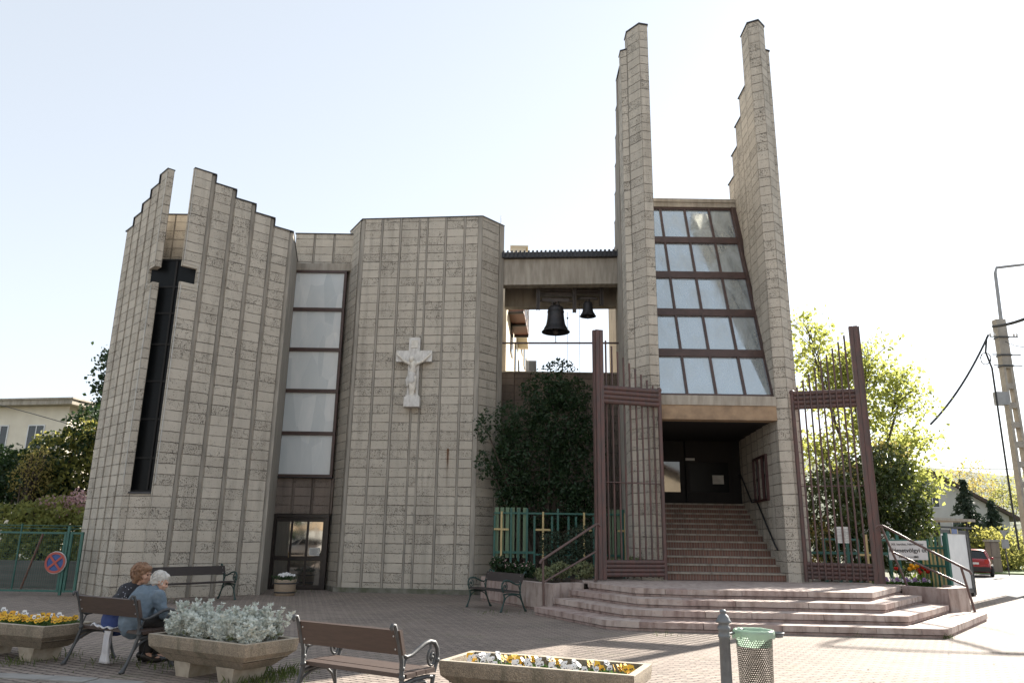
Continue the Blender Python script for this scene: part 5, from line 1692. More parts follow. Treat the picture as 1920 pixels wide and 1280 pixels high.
# white cloth on the seat and hanging below it
M['white_cloth'] = plain('white_cotton', (0.66, 0.66, 0.68), (0.56, 0.56, 0.59), 9, 0.9, 0, 0.2, 30)
b = MB()
rows = []
for i in range(14):
    t_ = i / 13
    rows.append([tuple(LB(-.34 + .42 * j / 13, -.02 + .36 * t_, .464 + .012 * math.sin(j * 1.3 + i * .7) + (.03 if 0 < j < 5 and i < 6 else 0) * math.sin(j * .6 + i))) for j in range(14)])
b.grid(rows)
sc_ = b.build('seat_cloth', M['white_cloth'], None, origin=LB(-.13, .1, .45))
so_ = sc_.modifiers.new('Solidify', 'SOLIDIFY'); so_.thickness = .012; so_.offset = -1
tag(sc_, 'crumpled white cloth spread on the bench seat under the auburn-haired person', 'cloth')
b = MB()
rows = []
for i in range(16):
    t_ = i / 15
    rows.append([tuple(LB(-.02 + (-.07 + .14 * j / 19) * (1.05 - .45 * math.sin(t_ * 2.6) + .3 * t_) - .07 * t_, .06 + .026 * math.sin(j * 1.25 + t_ * 2) + .04 * t_ - .02, .415 - .385 * t_)) for j in range(20)])
b.grid(rows)
sc_ = b.build('hanging_cloth', M['white_cloth'], None, origin=LB(0, .0, .4))
so_ = sc_.modifiers.new('Solidify', 'SOLIDIFY'); so_.thickness = .012
tag(sc_, 'folded white cloth hanging below the seat of the occupied bench almost to the ground', 'cloth')

# ------------------------------------------------------------------ plants
def blob_points(blobs, n, seed, shell=0.55):
    """points through the volume of several ellipsoids, thinned by patches so that gaps show"""
    r = np.random.default_rng(seed)
    vol = np.array([b_[1][0] * b_[1][1] * b_[1][2] for b_ in blobs]) ** 0.8
    cnt = (vol / vol.sum() * n).astype(int)
    out, nor = [], []
    for (c, rad), k in zip(blobs, cnt):
        u = r.normal(size=(k, 3)); u /= np.linalg.norm(u, axis=1)[:, None]
        q = r.random(k) ** (1 / 3); q = shell + (1 - shell) * q
        q *= 1 + 0.16 * np.sin(u[:, 0] * 7 + c[0]) * np.sin(u[:, 2] * 6 + c[2] * 3) + 0.10 * np.sin(u[:, 1] * 11 + u[:, 2] * 9)
        out.append(np.array(c) + u * q[:, None] * np.array(rad)); nor.append(u)
    return np.concatenate(out), np.concatenate(nor)

M['bark'] = plain('grey_brown_bark', (0.095, 0.075, 0.058), (0.06, 0.048, 0.038), 7, 0.95, 0, 0.6, 30, stretch=(3, 3, .6))
M['maple'] = leaf_mat('spring_maple_leaves', (0.17, 0.20, 0.055), (0.11, 0.145, 0.04), 0.58, 0.5, (0.66, 0.68, 0.18))
M['laurel'] = leaf_mat('glossy_laurel_leaves', (0.030, 0.055, 0.020), (0.055, 0.075, 0.028), 0.22, 0.25, (0.22, 0.26, 0.04))
M['darkbush'] = leaf_mat('dark_evergreen_leaves', (0.014, 0.036, 0.014), (0.028, 0.055, 0.020), 0.2, 0.5, (0.10, 0.17, 0.04))
M['olive'] = leaf_mat('olive_green_leaves', (0.12, 0.135, 0.035), (0.065, 0.085, 0.025), 0.5, 0.6, (0.68, 0.62, 0.16))
M['fresh'] = leaf_mat('fresh_green_leaves', (0.17, 0.20, 0.06), (0.10, 0.13, 0.04), 0.5, 0.6, (0.72, 0.68, 0.22))
M['goldleaf'] = leaf_mat('golden_spring_leaves', (0.30, 0.25, 0.08), (0.22, 0.20, 0.06), 0.45, 0.6, (0.65, 0.52, 0.18))
M['conifer'] = leaf_mat('dark_conifer_needles', (0.022, 0.040, 0.024), (0.036, 0.055, 0.03), 0.1, 0.6)
M['lilac'] = leaf_mat('lilac_blossom', (0.62, 0.40, 0.42), (0.72, 0.52, 0.53), 0.35, 0.7, (0.85, 0.62, 0.60))

def bush(name, label, cat, base, blobs, n, mat, size, seed, stems=7, group=None, shell=.5, extra=None, aspect=.55):
    t = thing(name, label, cat, tuple(base), 0, group, world_built=True)
    base = Vector(base)
    r = random.Random(seed)
    b = MB()
    for k in range(stems):
        c, rad = blobs[k % len(blobs)]
        tip = Vector((c[0] + r.uniform(-.5, .5) * rad[0], c[1] + r.uniform(-.5, .5) * rad[1], c[2] + r.uniform(-.1, .7) * rad[2]))
        m_ = base.lerp(tip, .5) + Vector((r.gauss(0, .12), r.gauss(0, .12), .1))
        b0 = base + Vector((r.gauss(0, .12), r.gauss(0, .12), 0))
        H_ = max(tip.z - base.z, .4)
        b.tube([b0, b0.lerp(m_, .5), m_, m_.lerp(tip, .55), tip], [.022 * H_, .018 * H_, .013 * H_, .008 * H_, .003 * H_], 6)
    b.build('stems', M['bark'], t)
    p, nor = blob_points(blobs, n, seed, shell)
    leaf_cloud('foliage', p, mat, t, size, seed, origin=base, outward=nor * .5, aspect=aspect)
    if extra:
        for nm, bl, n_, mt, sz in extra:
            p, nor = blob_points(bl, n_, seed + 9, .3)
            leaf_cloud(nm, p, mt, t, sz, seed + 3, origin=base, outward=nor * .5)
    return t

def tree(name, label, cat, base, crown, clusters, per, mat, size, seed, spread=.42, trunk_r=.16, group=None, fork=.25, aspect=.8):
    """trunk, limbs to each part of the crown, twigs to leaf clusters"""
    t = thing(name, label, cat, tuple(base), 0, group, world_built=True)
    base = Vector(base); r = random.Random(seed); q = np.random.default_rng(seed)
    top = max(c[2] for c, _ in crown)
    tb_ = MB()
    cx_ = sum(c[0] for c, _ in crown) / len(crown); cy_ = sum(c[1] for c, _ in crown) / len(crown)
    fk = base + (Vector((cx_, cy_, 0)) - Vector((base.x, base.y, 0))) * .35 + Vector((0, 0, (top - base.z) * fork))
    tb_.tube([base, base.lerp(fk, .5) + Vector((r.gauss(0, .05), r.gauss(0, .05), 0)), fk], [trunk_r, trunk_r * .82, trunk_r * .7], 9)
    lf = []
    vol = [rad[0] * rad[1] * rad[2] for _, rad in crown]
    for (c, rad), v_ in zip(crown, vol):
        c = Vector(c)
        m_ = fk.lerp(c, .5) + Vector((r.gauss(0, .2), r.gauss(0, .2), .25))
        tip = c + Vector((0, 0, rad[2] * .6))
        limb = [fk, fk.lerp(m_, .5) + Vector((0, 0, .12)), m_, m_.lerp(c, .6), c, tip]
        tb_.tube(limb, [trunk_r * .55, trunk_r * .42, trunk_r * .32, trunk_r * .22, trunk_r * .16, trunk_r * .05], 7)
        k = max(3, int(clusters * v_ ** .75 / sum(x ** .75 for x in vol)))
        for _ in range(k):
            u = Vector(q.normal(size=3)).normalized()
            s_ = r.random() ** .45
            p = Vector((c.x + u.x * rad[0] * s_, c.y + u.y * rad[1] * s_, c.z + u.z * rad[2] * s_))
            src = limb[2].lerp(limb[5], min(max((p.z - limb[2].z) / max(tip.z - limb[2].z, .1), 0), 1) * .8)
            mid = src.lerp(p, .55) + Vector((r.gauss(0, .1), r.gauss(0, .1), .12))
            tb_.tube([src, mid, p], [trunk_r * .11, trunk_r * .07, trunk_r * .025], 4, caps=False)
            for _ in range(per):
                w = np.clip(q.normal(size=3), -1.5, 1.5) * spread * (.6 + .6 * r.random())
                w[2] *= .62
                lf.append((p.x + w[0], p.y + w[1], p.z + w[2]))
    tb_.build('trunk', M['bark'], t)
    leaf_cloud('crown', lf, mat, t, size, seed, origin=base, aspect=aspect, droop=.5)
    return t

def pxblob(px, py, Y, rx, ry, rz):
    p = at(px, py, Y)
    return ((p.x, p.y, p.z), (rx, ry, rz))

# right: spring maple behind the open gate, laurel in front of it
tree('maple_tree', 'light green spring maple rising behind the open right gate leaf', 'tree', (12.6, 27.2, .0),
     [pxblob(1518, 640, 26.6, .75, .8, 1.2), pxblob(1545, 730, 27, 1.0, 1.0, 1.1), pxblob(1630, 680, 27.2, 1.25, 1.1, 1.0), pxblob(1580, 690, 27.2, .9, .9, .9), pxblob(1690, 740, 27, 1.0, 1.1, 1.1), pxblob(1610, 790, 27, 1.2, 1.2, 1.2), pxblob(1705, 830, 27.4, 0.9, 1.0, .9), pxblob(1540, 840, 27, 1.0, 1.0, 1.0), pxblob(1660, 900, 26.8, 1.2, 1.0, .9), pxblob(1735, 900, 27, .6, .7, .7)],
     275, 28, M['maple'], .15, 4, .36, .17)
bush('laurel_bush', 'dark glossy laurel bush behind the right gate leaf and the tulips', 'bush', (10.3, 23.2, .5),
     [pxblob(1560, 960, 22.8, 1.0, .9, 1.3), pxblob(1620, 930, 23.2, 1.0, .9, 1.2), pxblob(1680, 940, 23.0, 1.0, .8, 1.1), pxblob(1660, 880, 23.4, .8, .8, .8), pxblob(1715, 985, 22.8, .55, .7, .9), pxblob(1600, 1040, 22.6, 1.2, .7, .7), pxblob(1690, 1040, 22.4, .6, .5, .5)],
     11000, M['laurel'], .16, 12, 9, shell=.35, aspect=.42,
     extra=[('flower_spikes', [pxblob(1600, 890, 22.9, .7, .5, .35), pxblob(1670, 850, 23.1, .6, .5, .4), pxblob(1640, 830, 23.2, .3, .3, .3)], 240, M['goldleaf'], .10)])
bush('golden_bush', 'small yellow-green bush at the foot of the right tower slab', 'bush', (9.0, 22.6, .5), [pxblob(1540, 1000, 22.4, .3, .3, .5), pxblob(1545, 1050, 22.4, .35, .3, .4)], 700, M['goldleaf'], .09, 15, 4)

# middle: the big dark bush in the gap under the bells
bush('evergreen_bush', 'big dark evergreen bush filling the gap under the bells', 'bush', (1.0, 24.3, .5),
     [pxblob(1000, 850, 24.2, 1.1, .9, 1.5), pxblob(1050, 800, 24.4, 1.1, .9, 1.5), pxblob(1085, 870, 24.3, .85, .8, 1.6), pxblob(960, 870, 23.6, .6, .6, 1.3), pxblob(1020, 740, 24.6, .75, .7, .75), pxblob(1070, 740, 24.8, .7, .7, .6), pxblob(950, 790, 23.4, .4, .4, .7), pxblob(945, 880, 23.3, .45, .4, .9), pxblob(960, 940, 23.4, .5, .4, .4),  pxblob(1030, 950, 23.9, 1.3, .7, .8), pxblob(1100, 960, 23.9, .6, .6, .8), pxblob(905, 800, 22.9, .28, .3, .5), pxblob(905, 870, 22.9, .26, .3, .45), pxblob(1048, 690, 24.9, .55, .3, .32)],
     15000, M['darkbush'], .115, 22, 14, shell=.35)
for lab, bl, n, mt, sz, sd, nm in (
        ('low dark juniper behind the left handrail', [pxblob(1040, 1020, 20.6, .42, .4, .38), pxblob(1085, 1015, 20.5, .40, .4, .42), pxblob(1065, 1045, 20.3, .5, .4, .3)], 2600, M['conifer'], .07, 51, 'juniper'),
        ('silvery lavender clump low behind the left handrail', [pxblob(1050, 1068, 20.0, .35, .25, .2), pxblob(1095, 1068, 20.0, .32, .25, .22), pxblob(1020, 1075, 19.7, .25, .25, .16)], 1500, M['silver_low'], .075, 52, 'lavender'),
        ('pink flowering bergenia behind the green bench', [pxblob(935, 1058, 20.9, .22, .25, .2), pxblob(965, 1068, 20.4, .25, .25, .2), pxblob(990, 1068, 19.8, .2, .2, .18)], 900, M['darkbush'], .12, 53, 'bergenia'),
        ('low grey-green clump behind the left gate leaf', [pxblob(1150, 1062, 20.5, .3, .2, .22), pxblob(1190, 1058, 20.6, .3, .2, .22)], 800, M['silver_low'], .08, 54, 'lavender')):
    c0 = bl[0][0]
    ex_ = [('blossom', [((b_[0][0], b_[0][1], b_[0][2] + .1), (b_[1][0], b_[1][1], .1)) for b_ in bl], 170, M['lilac'], .045)] if nm == 'bergenia' else None
    bush(nm, lab, 'plant', (c0[0], c0[1], .55), bl, n, mt, sz, sd, 4, shell=.3, extra=ex_)
# climbing leaves hanging at the left bed wall
# tulips and pansies of the right bed
def tulip(label, group, mat, seed):
    t = thing('tulip', label, 'flower', (0, 0, 0), 0, group)
    r = random.Random(seed)
    b = MB(); b.tube([(0, 0, 0), (.01, 0, .2), (.0, .01, .40)], .006, 5); b.build('stem', M['tulip_green'], t)
    b = MB()
    for k in range(4):
        a = k * 1.6 + r.random(); ln = r.uniform(.24, .34)
        dv = Vector((math.cos(a), math.sin(a), 0)); sv = Vector((-dv.y, dv.x, 0))
        b.grid([[tuple(dv * (ln * .45 * s * s + .01) + Vector((0, 0, ln * s)) + sv * (w * .028 * math.sin(min(1, s + .12) * 2.9))) for w in (-1, 0, 1)] for s in np.linspace(0, 1, 6)])
    b.build('leaves', M['tulip_green'], t)
    b = MB()
    for k in range(6):
        a = k * math.pi / 3; dv = Vector((math.cos(a), math.sin(a), 0)); sv = Vector((-dv.y, dv.x, 0))
        rr_ = .040 if k % 2 else .034
        b.grid([[tuple(dv * (rr_ * math.sin(.35 + s * 2.1) * (1.05 if abs(w) < .5 else .92)) + sv * w * .030 * math.sin(.4 + s * 2.3) + Vector((0, 0, .40 + .085 * s - (.008 if w else 0)))) for w in (-1, 0, 1)] for s in np.linspace(0, 1, 6)])
    b.build('bloom', mat, t)
    return t
M['tulip_green'] = leaf_mat('tulip_leaves', (0.12, 0.22, 0.05), (0.16, 0.26, 0.06), .35, .45, (.5, .6, .1))
M['tulip_red'] = leaf_mat('red_tulip_petals', (0.50, 0.02, 0.015), (0.42, 0.015, 0.012), .3, .5, (.8, .05, .02))
M['tulip_yellow'] = leaf_mat('yellow_tulip_petals', (0.75, 0.40, 0.02), (0.70, 0.34, 0.02), .3, .5, (.9, .5, .03))
for col, lab, spots_ in (('tulip_red', 'red tulip in the bed under the street sign', ((1680, 1061), (1722, 1064), (1726, 1069), (1735, 1062), (1740, 1067), (1730, 1058))), ('tulip_yellow', 'yellow tulip in the bed under the street sign', ((1709, 1055), (1714, 1059), (1720, 1056), (1706, 1062)))):
    p = tulip(lab, lab.split()[0] + ' tulips under the street sign', M[col], 3)
    for k, (px, py) in enumerate(spots_):
        o = p if k == 0 else copy_tree(p)
        w = at(px, py + 4, 20.35 - .12 * (k % 3))
        o.location = (w.x, w.y, w.z - .44 * (1.0 + .12 * (k % 2)))
        o.scale = (1.25, 1.25, 1.0 + .12 * (k % 2)); o.rotation_euler = (0, 0, k * 1.1)
GT = 'pansies along the front of the tulip bed'
pz = [pansy('white pansy at the front of the tulip bed', GT, M['petal_w'], 61, 5), pansy('violet pansy at the front of the tulip bed', GT, petal('violet_petals', (0.30, 0.17, 0.36)), 62, 5)]
for k, px in enumerate((1662, 1672, 1684, 1692, 1700, 1710, 1717, 1726, 1734, 1744, 1751)):
    o = pz[k % 2] if k < 2 else copy_tree(pz[k % 2])
    w = on(px, 1099 + (px - 1690) * .02, .60)
    o.location = (w.x, w.y + .35, .585); o.scale = (1.5,) * 3; o.rotation_euler = (0, 0, (k * 2.4) % .8 - .4)

# grass growing in the joints around the troughs and steps
g = []
rr = random.Random(77)
for (px, py), n, sp in (((530, 1262), 260, .17), ((500, 1275), 200, .2), ((470, 1280), 120, .2), ((95, 1232), 90, .2), ((30, 1245), 60, .15), ((330, 1250), 60, .2), ((1716, 1192), 60, .08), ((1772, 1196), 70, .06), ((1620, 1192), 30, .2), ((1240, 1190), 20, .2), ((940, 1150), 40, .3), ((250, 1240), 60, .35), ((560, 1110), 30, .3), ((300, 1128), 40, .4)):
    c = on(px, py)
    for _ in range(n): g.append((c.x + rr.gauss(0, sp), c.y + rr.gauss(0, sp), rr.uniform(0, 1)))
b = MB()
for x, y, q in g:
    h, a, w = .03 + .09 * q * q, rr.uniform(0, 6.28), .004
    dx, dy = math.cos(a), math.sin(a); ln = rr.uniform(.2, .9) * h
    b.face([(x - dy * w, y + dx * w, 0), (x + dy * w, y - dx * w, 0), (x + dx * ln * .4 + dy * w * .7, y + dy * ln * .4 - dx * w * .7, h * .6), (x + dx * ln, y + dy * ln, h), (x + dx * ln * .4 - dy * w * .7, y + dy * ln * .4 + dx * w * .7, h * .6)])
tag(b.build('grass', leaf_mat('joint_grass', (0.07, 0.11, 0.025), (0.11, 0.13, 0.035), .3), None), kind='stuff')

b = MB(); rr = random.Random(5)
for _ in range(260):
    x, y = rr.uniform(-8, 9), rr.uniform(7.5, 21)
    if y > 14 - .0 and x > .4: continue
    a, s_, h = rr.uniform(0, 6.28), rr.uniform(.012, .034), rr.uniform(.004, .014)
    dx, dy = math.cos(a) * s_, math.sin(a) * s_
    b.face([(x - dx, y - dy, .004), (x + dy * .5, y - dx * .5, h), (x + dx, y + dy, .006), (x - dy * .5, y + dx * .5, h * .6)])
tag(b.build('fallen_leaves', leaf_mat('dry_fallen_leaves', (0.16, 0.11, 0.055), (0.30, 0.25, 0.17), 0.1, .8), None), kind='stuff')

# ------------------------------------------------------------------ gap under the bells: wall, flats behind
b = MB()
for i in range(8): bpanel(b, (-.5 + i * .62, 29.0), (1, 0), (0, 1), .62, .3, 0, 7.9)
b.obox((-.55, 28.96, 7.902), (5.1, 0, 0), (0, .4, 0), (0, 0, .06), 1)
tag(b.build('garden_wall', [M['block_stained'], M['strip']], None, origin=(1.5, 29, 0)), 'high block wall closing the gap behind the dark evergreen bush', 'wall')
M['cream'] = plain('cream_render', (0.58, 0.50, 0.38), (0.50, 0.43, 0.33), 1.2, .9, 0, .1, 20)
M['winglass'] = plain('dark_window_glass', (0.03, 0.035, 0.04), None, 3, .1)
M['brown_board'] = wood('brown_balcony_boards', (0.17, 0.065, 0.045), (0.12, 0.05, 0.035))
ap = thing('apartment_block', 'cream block of flats with balconies far behind the bells', 'building', (-2, 45, 0), world_built=True)
fa, fb = Vector((-.25, 31, 0)), Vector((1.45, 62, 0)); fdir = (fb - fa).normalized(); fnor = Vector((fdir.y, -fdir.x, 0))
b = MB(); b.prism([(-.25, 31), (-.25 + 1.7 * .58, 49), (-3.2, 49), (-3.2, 31)], 0, 13.2); b.prism([(-.25 + 1.7 * .3, 40.3), (1.45, 62), (-5, 62), (-5, 44.5)], 0, 16.4); b.build('wall', M['cream'], ap)
b = MB(); b.obox((-.15, 48.2, 16.2), (1.0, 0, 0), (0, .8, 0), (0, 0, 4.6)); b.obox((-.21, 48.15, 20.8), (1.22, 0, 0), (0, .9, 0), (0, 0, .12)); b.build('chimney', M['cream'], ap)
for fl in range(5):
    for k in range(7):
        s = 3.0 + k * 4.0
        if fl == 4 and s < 10: continue
        o = fa + fdir * s + fnor * .02 + Vector((0, 0, 1.0 + fl * 3.0))
        b = MB(); b.obox(o, fdir * 1.5, fnor * .05, (0, 0, 1.5)); b.build('window', M['winglass'], ap)
    for k in (1, 4):
        s = 5.2 + k * 4.0
        o = fa + fdir * s + fnor * .02 + Vector((0, 0, .3 + fl * 3.0))
        b = MB(); b.obox(o, fdir * 2.6, fnor * .55, (0, 0, .14)); b.obox(o + fnor * .5 + Vector((0, 0, .14)), fdir * 2.6, fnor * .05, (0, 0, .95))
        b.build('balcony', M['cream'], ap)
bal = thing('balcony_platform', 'red-brown boarded platform jutting from the flats beside the large bell', 'platform', (.3, 38, 12), world_built=True)
q0, q1, q2, q3 = at(950, 583, 36.0), at(984, 583, 37.2), at(991, 628, 34.0), at(963, 628, 32.8)
b = MB()
zp = 11.4
cor = [on(px, py, zp) for px, py in ((951, 584), (982, 583), (991, 628), (964, 628))]
b.prism([(c.x, c.y) for c in cor], zp, zp + .10)
b.build('deck', M['brown_board'], bal)
b = MB()
for a_, c_ in ((cor[0], cor[1]), (cor[2], cor[3]), (cor[0].lerp(cor[3], .5), cor[1].lerp(cor[2], .5))):
    b.tube([(a_.x, a_.y, zp - .06), (c_.x, c_.y, zp - .06)], .07, 6)
b.build('joist', M['frame_dark'], bal)
b = MB()
for s in np.linspace(0, 1, 6):
    e_ = cor[1].lerp(cor[2], float(s)); b.tube([(e_.x, e_.y, zp), (e_.x, e_.y, zp + 1.5)], .02, 5)
for zz_ in (.75, 1.5): b.tube([(cor[1].x, cor[1].y, zp + zz_), (cor[2].x, cor[2].y, zp + zz_)], .02, 5)
b.build('railing', M['brown_metal'], bal)
p = at(995, 697, 29.2)
ac = thing('air_conditioner', 'pale air conditioning unit standing on the high garden wall', 'air conditioner', (p.x, 29.15, 7.96), world_built=True)
b = MB(); b.obox((p.x - .18, 29.0, 7.965), (.40, 0, 0), (0, .3, 0), (0, 0, .44)); b.build('casing', M['white_paint'], ac)
b = MB()
for k in range(6): b.obox((p.x - .06 + k * .045, 28.99, 8.0), (.022, 0, 0), (0, .008, 0), (0, 0, .37))
b.build('grille', M['flash'], ac)

# ------------------------------------------------------------------ left side
M['green_dark'] = plain('green_gate_paint', (0.035, 0.125, 0.10), (0.028, 0.10, 0.08), 6, .5)
wg = thing('mesh_gate', 'green wire mesh double gate left of the apse with a no-stopping sign', 'gate', (-14, 20.9, 0), world_built=True)
GY = 20.9
gx = lambda px: at(px, 1050, GY).x
xl, xm, xr = -21.0, gx(122), gx(150)
b = MB()
for x0_, x1_ in ((xl, xm - .05), (xm + .05, xr)):
    for z_ in (.10, 1.57): b.obox((x0_, GY - .025, z_), (x1_ - x0_, 0, 0), (0, .05, 0), (0, 0, .05))
    for x_ in (x0_, x1_ - .06): b.obox((x_, GY - .03, .09), (.06, 0, 0), (0, .06, 0), (0, 0, 1.54))
b.build('gate_frame', M['green_dark'], wg)
b = MB()
for x0_, x1_ in ((xl + .06, xm - .12), (xm + .12, xr)):
    k = int((x1_ - x0_) / .06)
    for i in range(k): b.obox((x0_ + i * .06, GY, .15), (.004, 0, 0), (0, .004, 0), (0, 0, 1.42))
    for i in range(24): b.obox((x0_, GY + .004, .17 + i * .06), (x1_ - x0_, 0, 0), (0, .004, 0), (0, 0, .004))
wm_ = b.build('wire_mesh', M['green_dark'], wg)
b = MB(); b.obox((xm - .03, GY - .05, .02), (.06, 0, 0), (0, .06, 0), (0, 0, 1.75)); b.build('post', M['green_dark'], wg)
b = MB(); b.tube([(gx(48), GY + .6, 1.6), (gx(20), GY + .6, .05)], .03, 6)
tag(b.build('leaning_pole', M['brown_board'], None, origin=(gx(30), GY + .6, 0)), 'thin brown pole leaning behind the green mesh gate', 'pole')
b = MB()
for z_ in (1.72, 1.80): b.tube([(xl, GY + 2.2, z_), (xr - .4, GY + 2.2, z_)], .012, 5)
for x_ in np.arange(xl, xr, 2.2): b.tube([(x_, GY + 2.2, 0), (x_, GY + 2.2, 1.85)], .025, 6)
tag(b.build('wire_fence', M['green_dark'], None, origin=(-15, GY + 2.2, 0)), 'low green wire fence between the mesh gate and the bushes', 'fence')
b = MB(); b.prism([(-26, 23.6), (-11.4, 23.6), (-11.4, 23.85), (-26, 23.85)], 0, .78)
tag(b.build('low_wall', plain('grey_board_wall', (0.13, 0.125, 0.115), (0.09, 0.088, 0.08), 2, .9, stretch=(.4, 1, 6)), None, origin=(-16, 23.7, 0)), 'low dark grey wall behind the green mesh gate', 'wall')
c = at(104, 1054, GY - .08); rs = .285
ns = thing('no_stopping_sign', 'round blue no-stopping sign with a red ring and cross hung on the mesh gate', 'sign', (c.x, c.y, c.z - rs), world_built=True)
def disc(r0, r1, y_, m, nm, par):
    b = MB(); n = 40
    P = lambda r_, k, dy=0: (c.x + r_ * math.cos(2 * math.pi * k / n), y_ + dy, c.z + r_ * math.sin(2 * math.pi * k / n))
    for k in range(n):
        if r0 > 0: b.face([P(r1, k), P(r0, k), P(r0, k + 1), P(r1, k + 1)][::-1])
    if r0 <= 0:
        b.face([P(r1, k) for k in range(n)]); b.face([P(r1, k, .012) for k in range(n)][::-1])
        for k in range(n): b.face([P(r1, k), P(r1, k, .012), P(r1, k + 1, .012), P(r1, k + 1)])
    return b.build(nm, m, par)
M['sign_red'] = plain('sign_red', (0.40, 0.075, 0.055), (0.34, 0.065, 0.05), 4, .45); M['sign_blue'] = plain('sign_blue', (0.035, 0.085, 0.26), (0.03, 0.07, 0.22), 4, .45)
disc(0, rs, c.y, M['white_paint'], 'plate', ns)
disc(0, rs * .80, c.y - .014, M['sign_blue'], 'blue_field', ns)
disc(rs * .745, rs * .95, c.y - .028, M['sign_red'], 'red_ring', ns)
b = MB()
for a in (.72, .72 + math.pi / 2):
    d_ = Vector((math.cos(a), 0, math.sin(a))); e_ = Vector((-d_.z, 0, d_.x))
    b.obox(Vector((c.x, c.y - .032 - .003 * (a > 1), c.z)) - d_ * rs * .78 - e_ * .028, d_ * rs * 1.56, (0, .003, 0), e_ * .056)
b.build('red_cross', M['sign_red'], ns)

GBL = 'bushes behind the green mesh gate'
bush('hedge_bush', 'tall dark-stemmed olive bush reaching up beside the apse wall', 'bush', (-16.0, 27, 0), [pxblob(125, 860, 27, 1.4, 1.2, 1.0), pxblob(65, 900, 27.5, 1.3, 1.2, .9), pxblob(150, 915, 26.5, 1.2, 1.1, 1.2), pxblob(168, 820, 27, .6, .8, .75)], 4200, M['olive'], .17, 71, 12, GBL, shell=.45, extra=[('shade_leaves', [pxblob(130, 870, 27, 1.5, 1.3, 1.2), pxblob(70, 910, 27.2, 1.3, 1.2, 1.0), pxblob(165, 800, 27, .7, .8, .8)], 4200, M['darkbush'], .16)])  # darker leaves mixed in, standing for foliage in shade
bush('hedge_bush', 'fresh green bush directly behind the mesh gate below the pink lilac', 'bush', (-14.6, 24.9, 0), [pxblob(90, 985, 24.9, 1.5, .8, .9), pxblob(30, 990, 25.1, 1.6, .8, .9), pxblob(140, 1000, 24.8, .8, .6, .8), pxblob(70, 1040, 24.6, 2.0, .6, .6)], 4200, M['fresh'], .16, 72, 14, GBL, shell=.2)
bush('hedge_bush', 'dark bush at the left frame edge below the cream house', 'bush', (-18.5, 26.6, 0), [pxblob(10, 895, 26.4, 1.1, 1.2, 1.1), pxblob(-60, 890, 26.6, 1.6, 1.3, 1.3), pxblob(40, 930, 26, 1.4, .9, 1.0)], 4200, M['darkbush'], .17, 73, 8, GBL, shell=.45)
bush('lilac_bush', 'pink blossoming lilac bush at the foot of the apse wall behind the gate', 'bush', (-13.6, 25.6, 0), [pxblob(130, 955, 25.4, .9, .6, .45), pxblob(155, 940, 25.4, .5, .5, .4), pxblob(100, 945, 25.5, .5, .5, .3)], 1500, M['lilac'], .11, 74, 8, None, shell=.3, extra=[('leaves', [pxblob(130, 975, 25.5, 1.1, .7, .6)], 1300, M['fresh'], .13)])
bush('twiggy_bush', 'bare tan twiggy bush between the left bushes', 'bush', (-16.4, 25.6, 0), [pxblob(55, 900, 25.4, .7, .5, .7), pxblob(70, 870, 25.4, .5, .4, .6)], 900, M['goldleaf'], .09, 75, 30, None, shell=.2)
tree('tall_tree', 'tall dark tree peeping out beside the top of the apse wall', 'tree', (-15.6, 33, 0), [pxblob(214, 700, 33, .7, 1.0, 1.4), pxblob(206, 745, 33, .6, 1.0, 1.3), pxblob(205, 800, 33, .8, 1.2, 1.2), pxblob(250, 670, 33, 1.2, 1.2, 1.7)], 120, 30, M['darkbush'], .17, 76, .28, .2)

def house(name, label, cat, P, yaw, L, W, Hh, roof, wins, wall_m, roof_m, gable=None):
    t = thing(name, label, cat, (*P, 0), yaw)
    b = MB(); b.obox((-L / 2, 0, 0), (L, 0, 0), (0, W, 0), (0, 0, Hh))
    if roof == 'gable':
        for y_ in (0, W): 
            pts_ = [(-L / 2, y_, Hh), (L / 2, y_, Hh), (0, y_, Hh + gable)]
            b.face(pts_ if y_ == 0 else pts_[::-1])
    b.build('wall', wall_m, t)
    b = MB()
    if roof == 'flat':
        b.obox((-L / 2 - .7, -.7, Hh), (L + 1.4, 0, 0), (0, W + 1.4, 0), (0, 0, .28)); b.obox((-L / 2 - .8, -.8, Hh + .282), (L + 1.6, 0, 0), (0, W + 1.6, 0), (0, 0, .10))
    else:
        s_ = gable / (L / 2)
        for sg in (-1, 1):
            o = Vector((sg * (L / 2 + .6), -.6, Hh - .6 * s_))
            a_ = Vector((-sg * (L / 2 + .6), 0, gable + .6 * s_))
            b.obox(o, a_, (0, W + 1.2, 0), (0, 0, .28))
    b.build('roof', roof_m, t)
    for x_, z_, w_, h_ in wins:
        b = MB()
        for o_, a_, c_ in (((x_ - .07, -.05, z_ - .08), (w_ + .14, 0, 0), (0, 0, .08)), ((x_ - .07, -.04, z_ + h_), (w_ + .14, 0, 0), (0, 0, .07)), ((x_ - .07, -.04, z_), (.07, 0, 0), (0, 0, h_)), ((x_ + w_, -.04, z_), (.07, 0, 0), (0, 0, h_)), ((x_ + w_ / 2 - .03, -.035, z_), (.06, 0, 0), (0, 0, h_))):
            b.obox(o_, a_, (0, .06, 0), c_)
        f = b.build('window', M['white_paint'], t)
        b = MB(); b.obox((x_, -.015, z_), (w_, 0, 0), (0, .012, 0), (0, 0, h_)); b.build('pane', M['winglass'], f)
    return t
M['tile_brown'] = plain('brown_roof_tiles', (0.085, 0.06, 0.048), (0.06, 0.043, 0.036), 4, .85, 0, .5, 20, stretch=(1, 6, 6))
M['pale_wall'] = plain('pale_render', (0.52, 0.52, 0.50), (0.45, 0.45, 0.43), 1, .9)
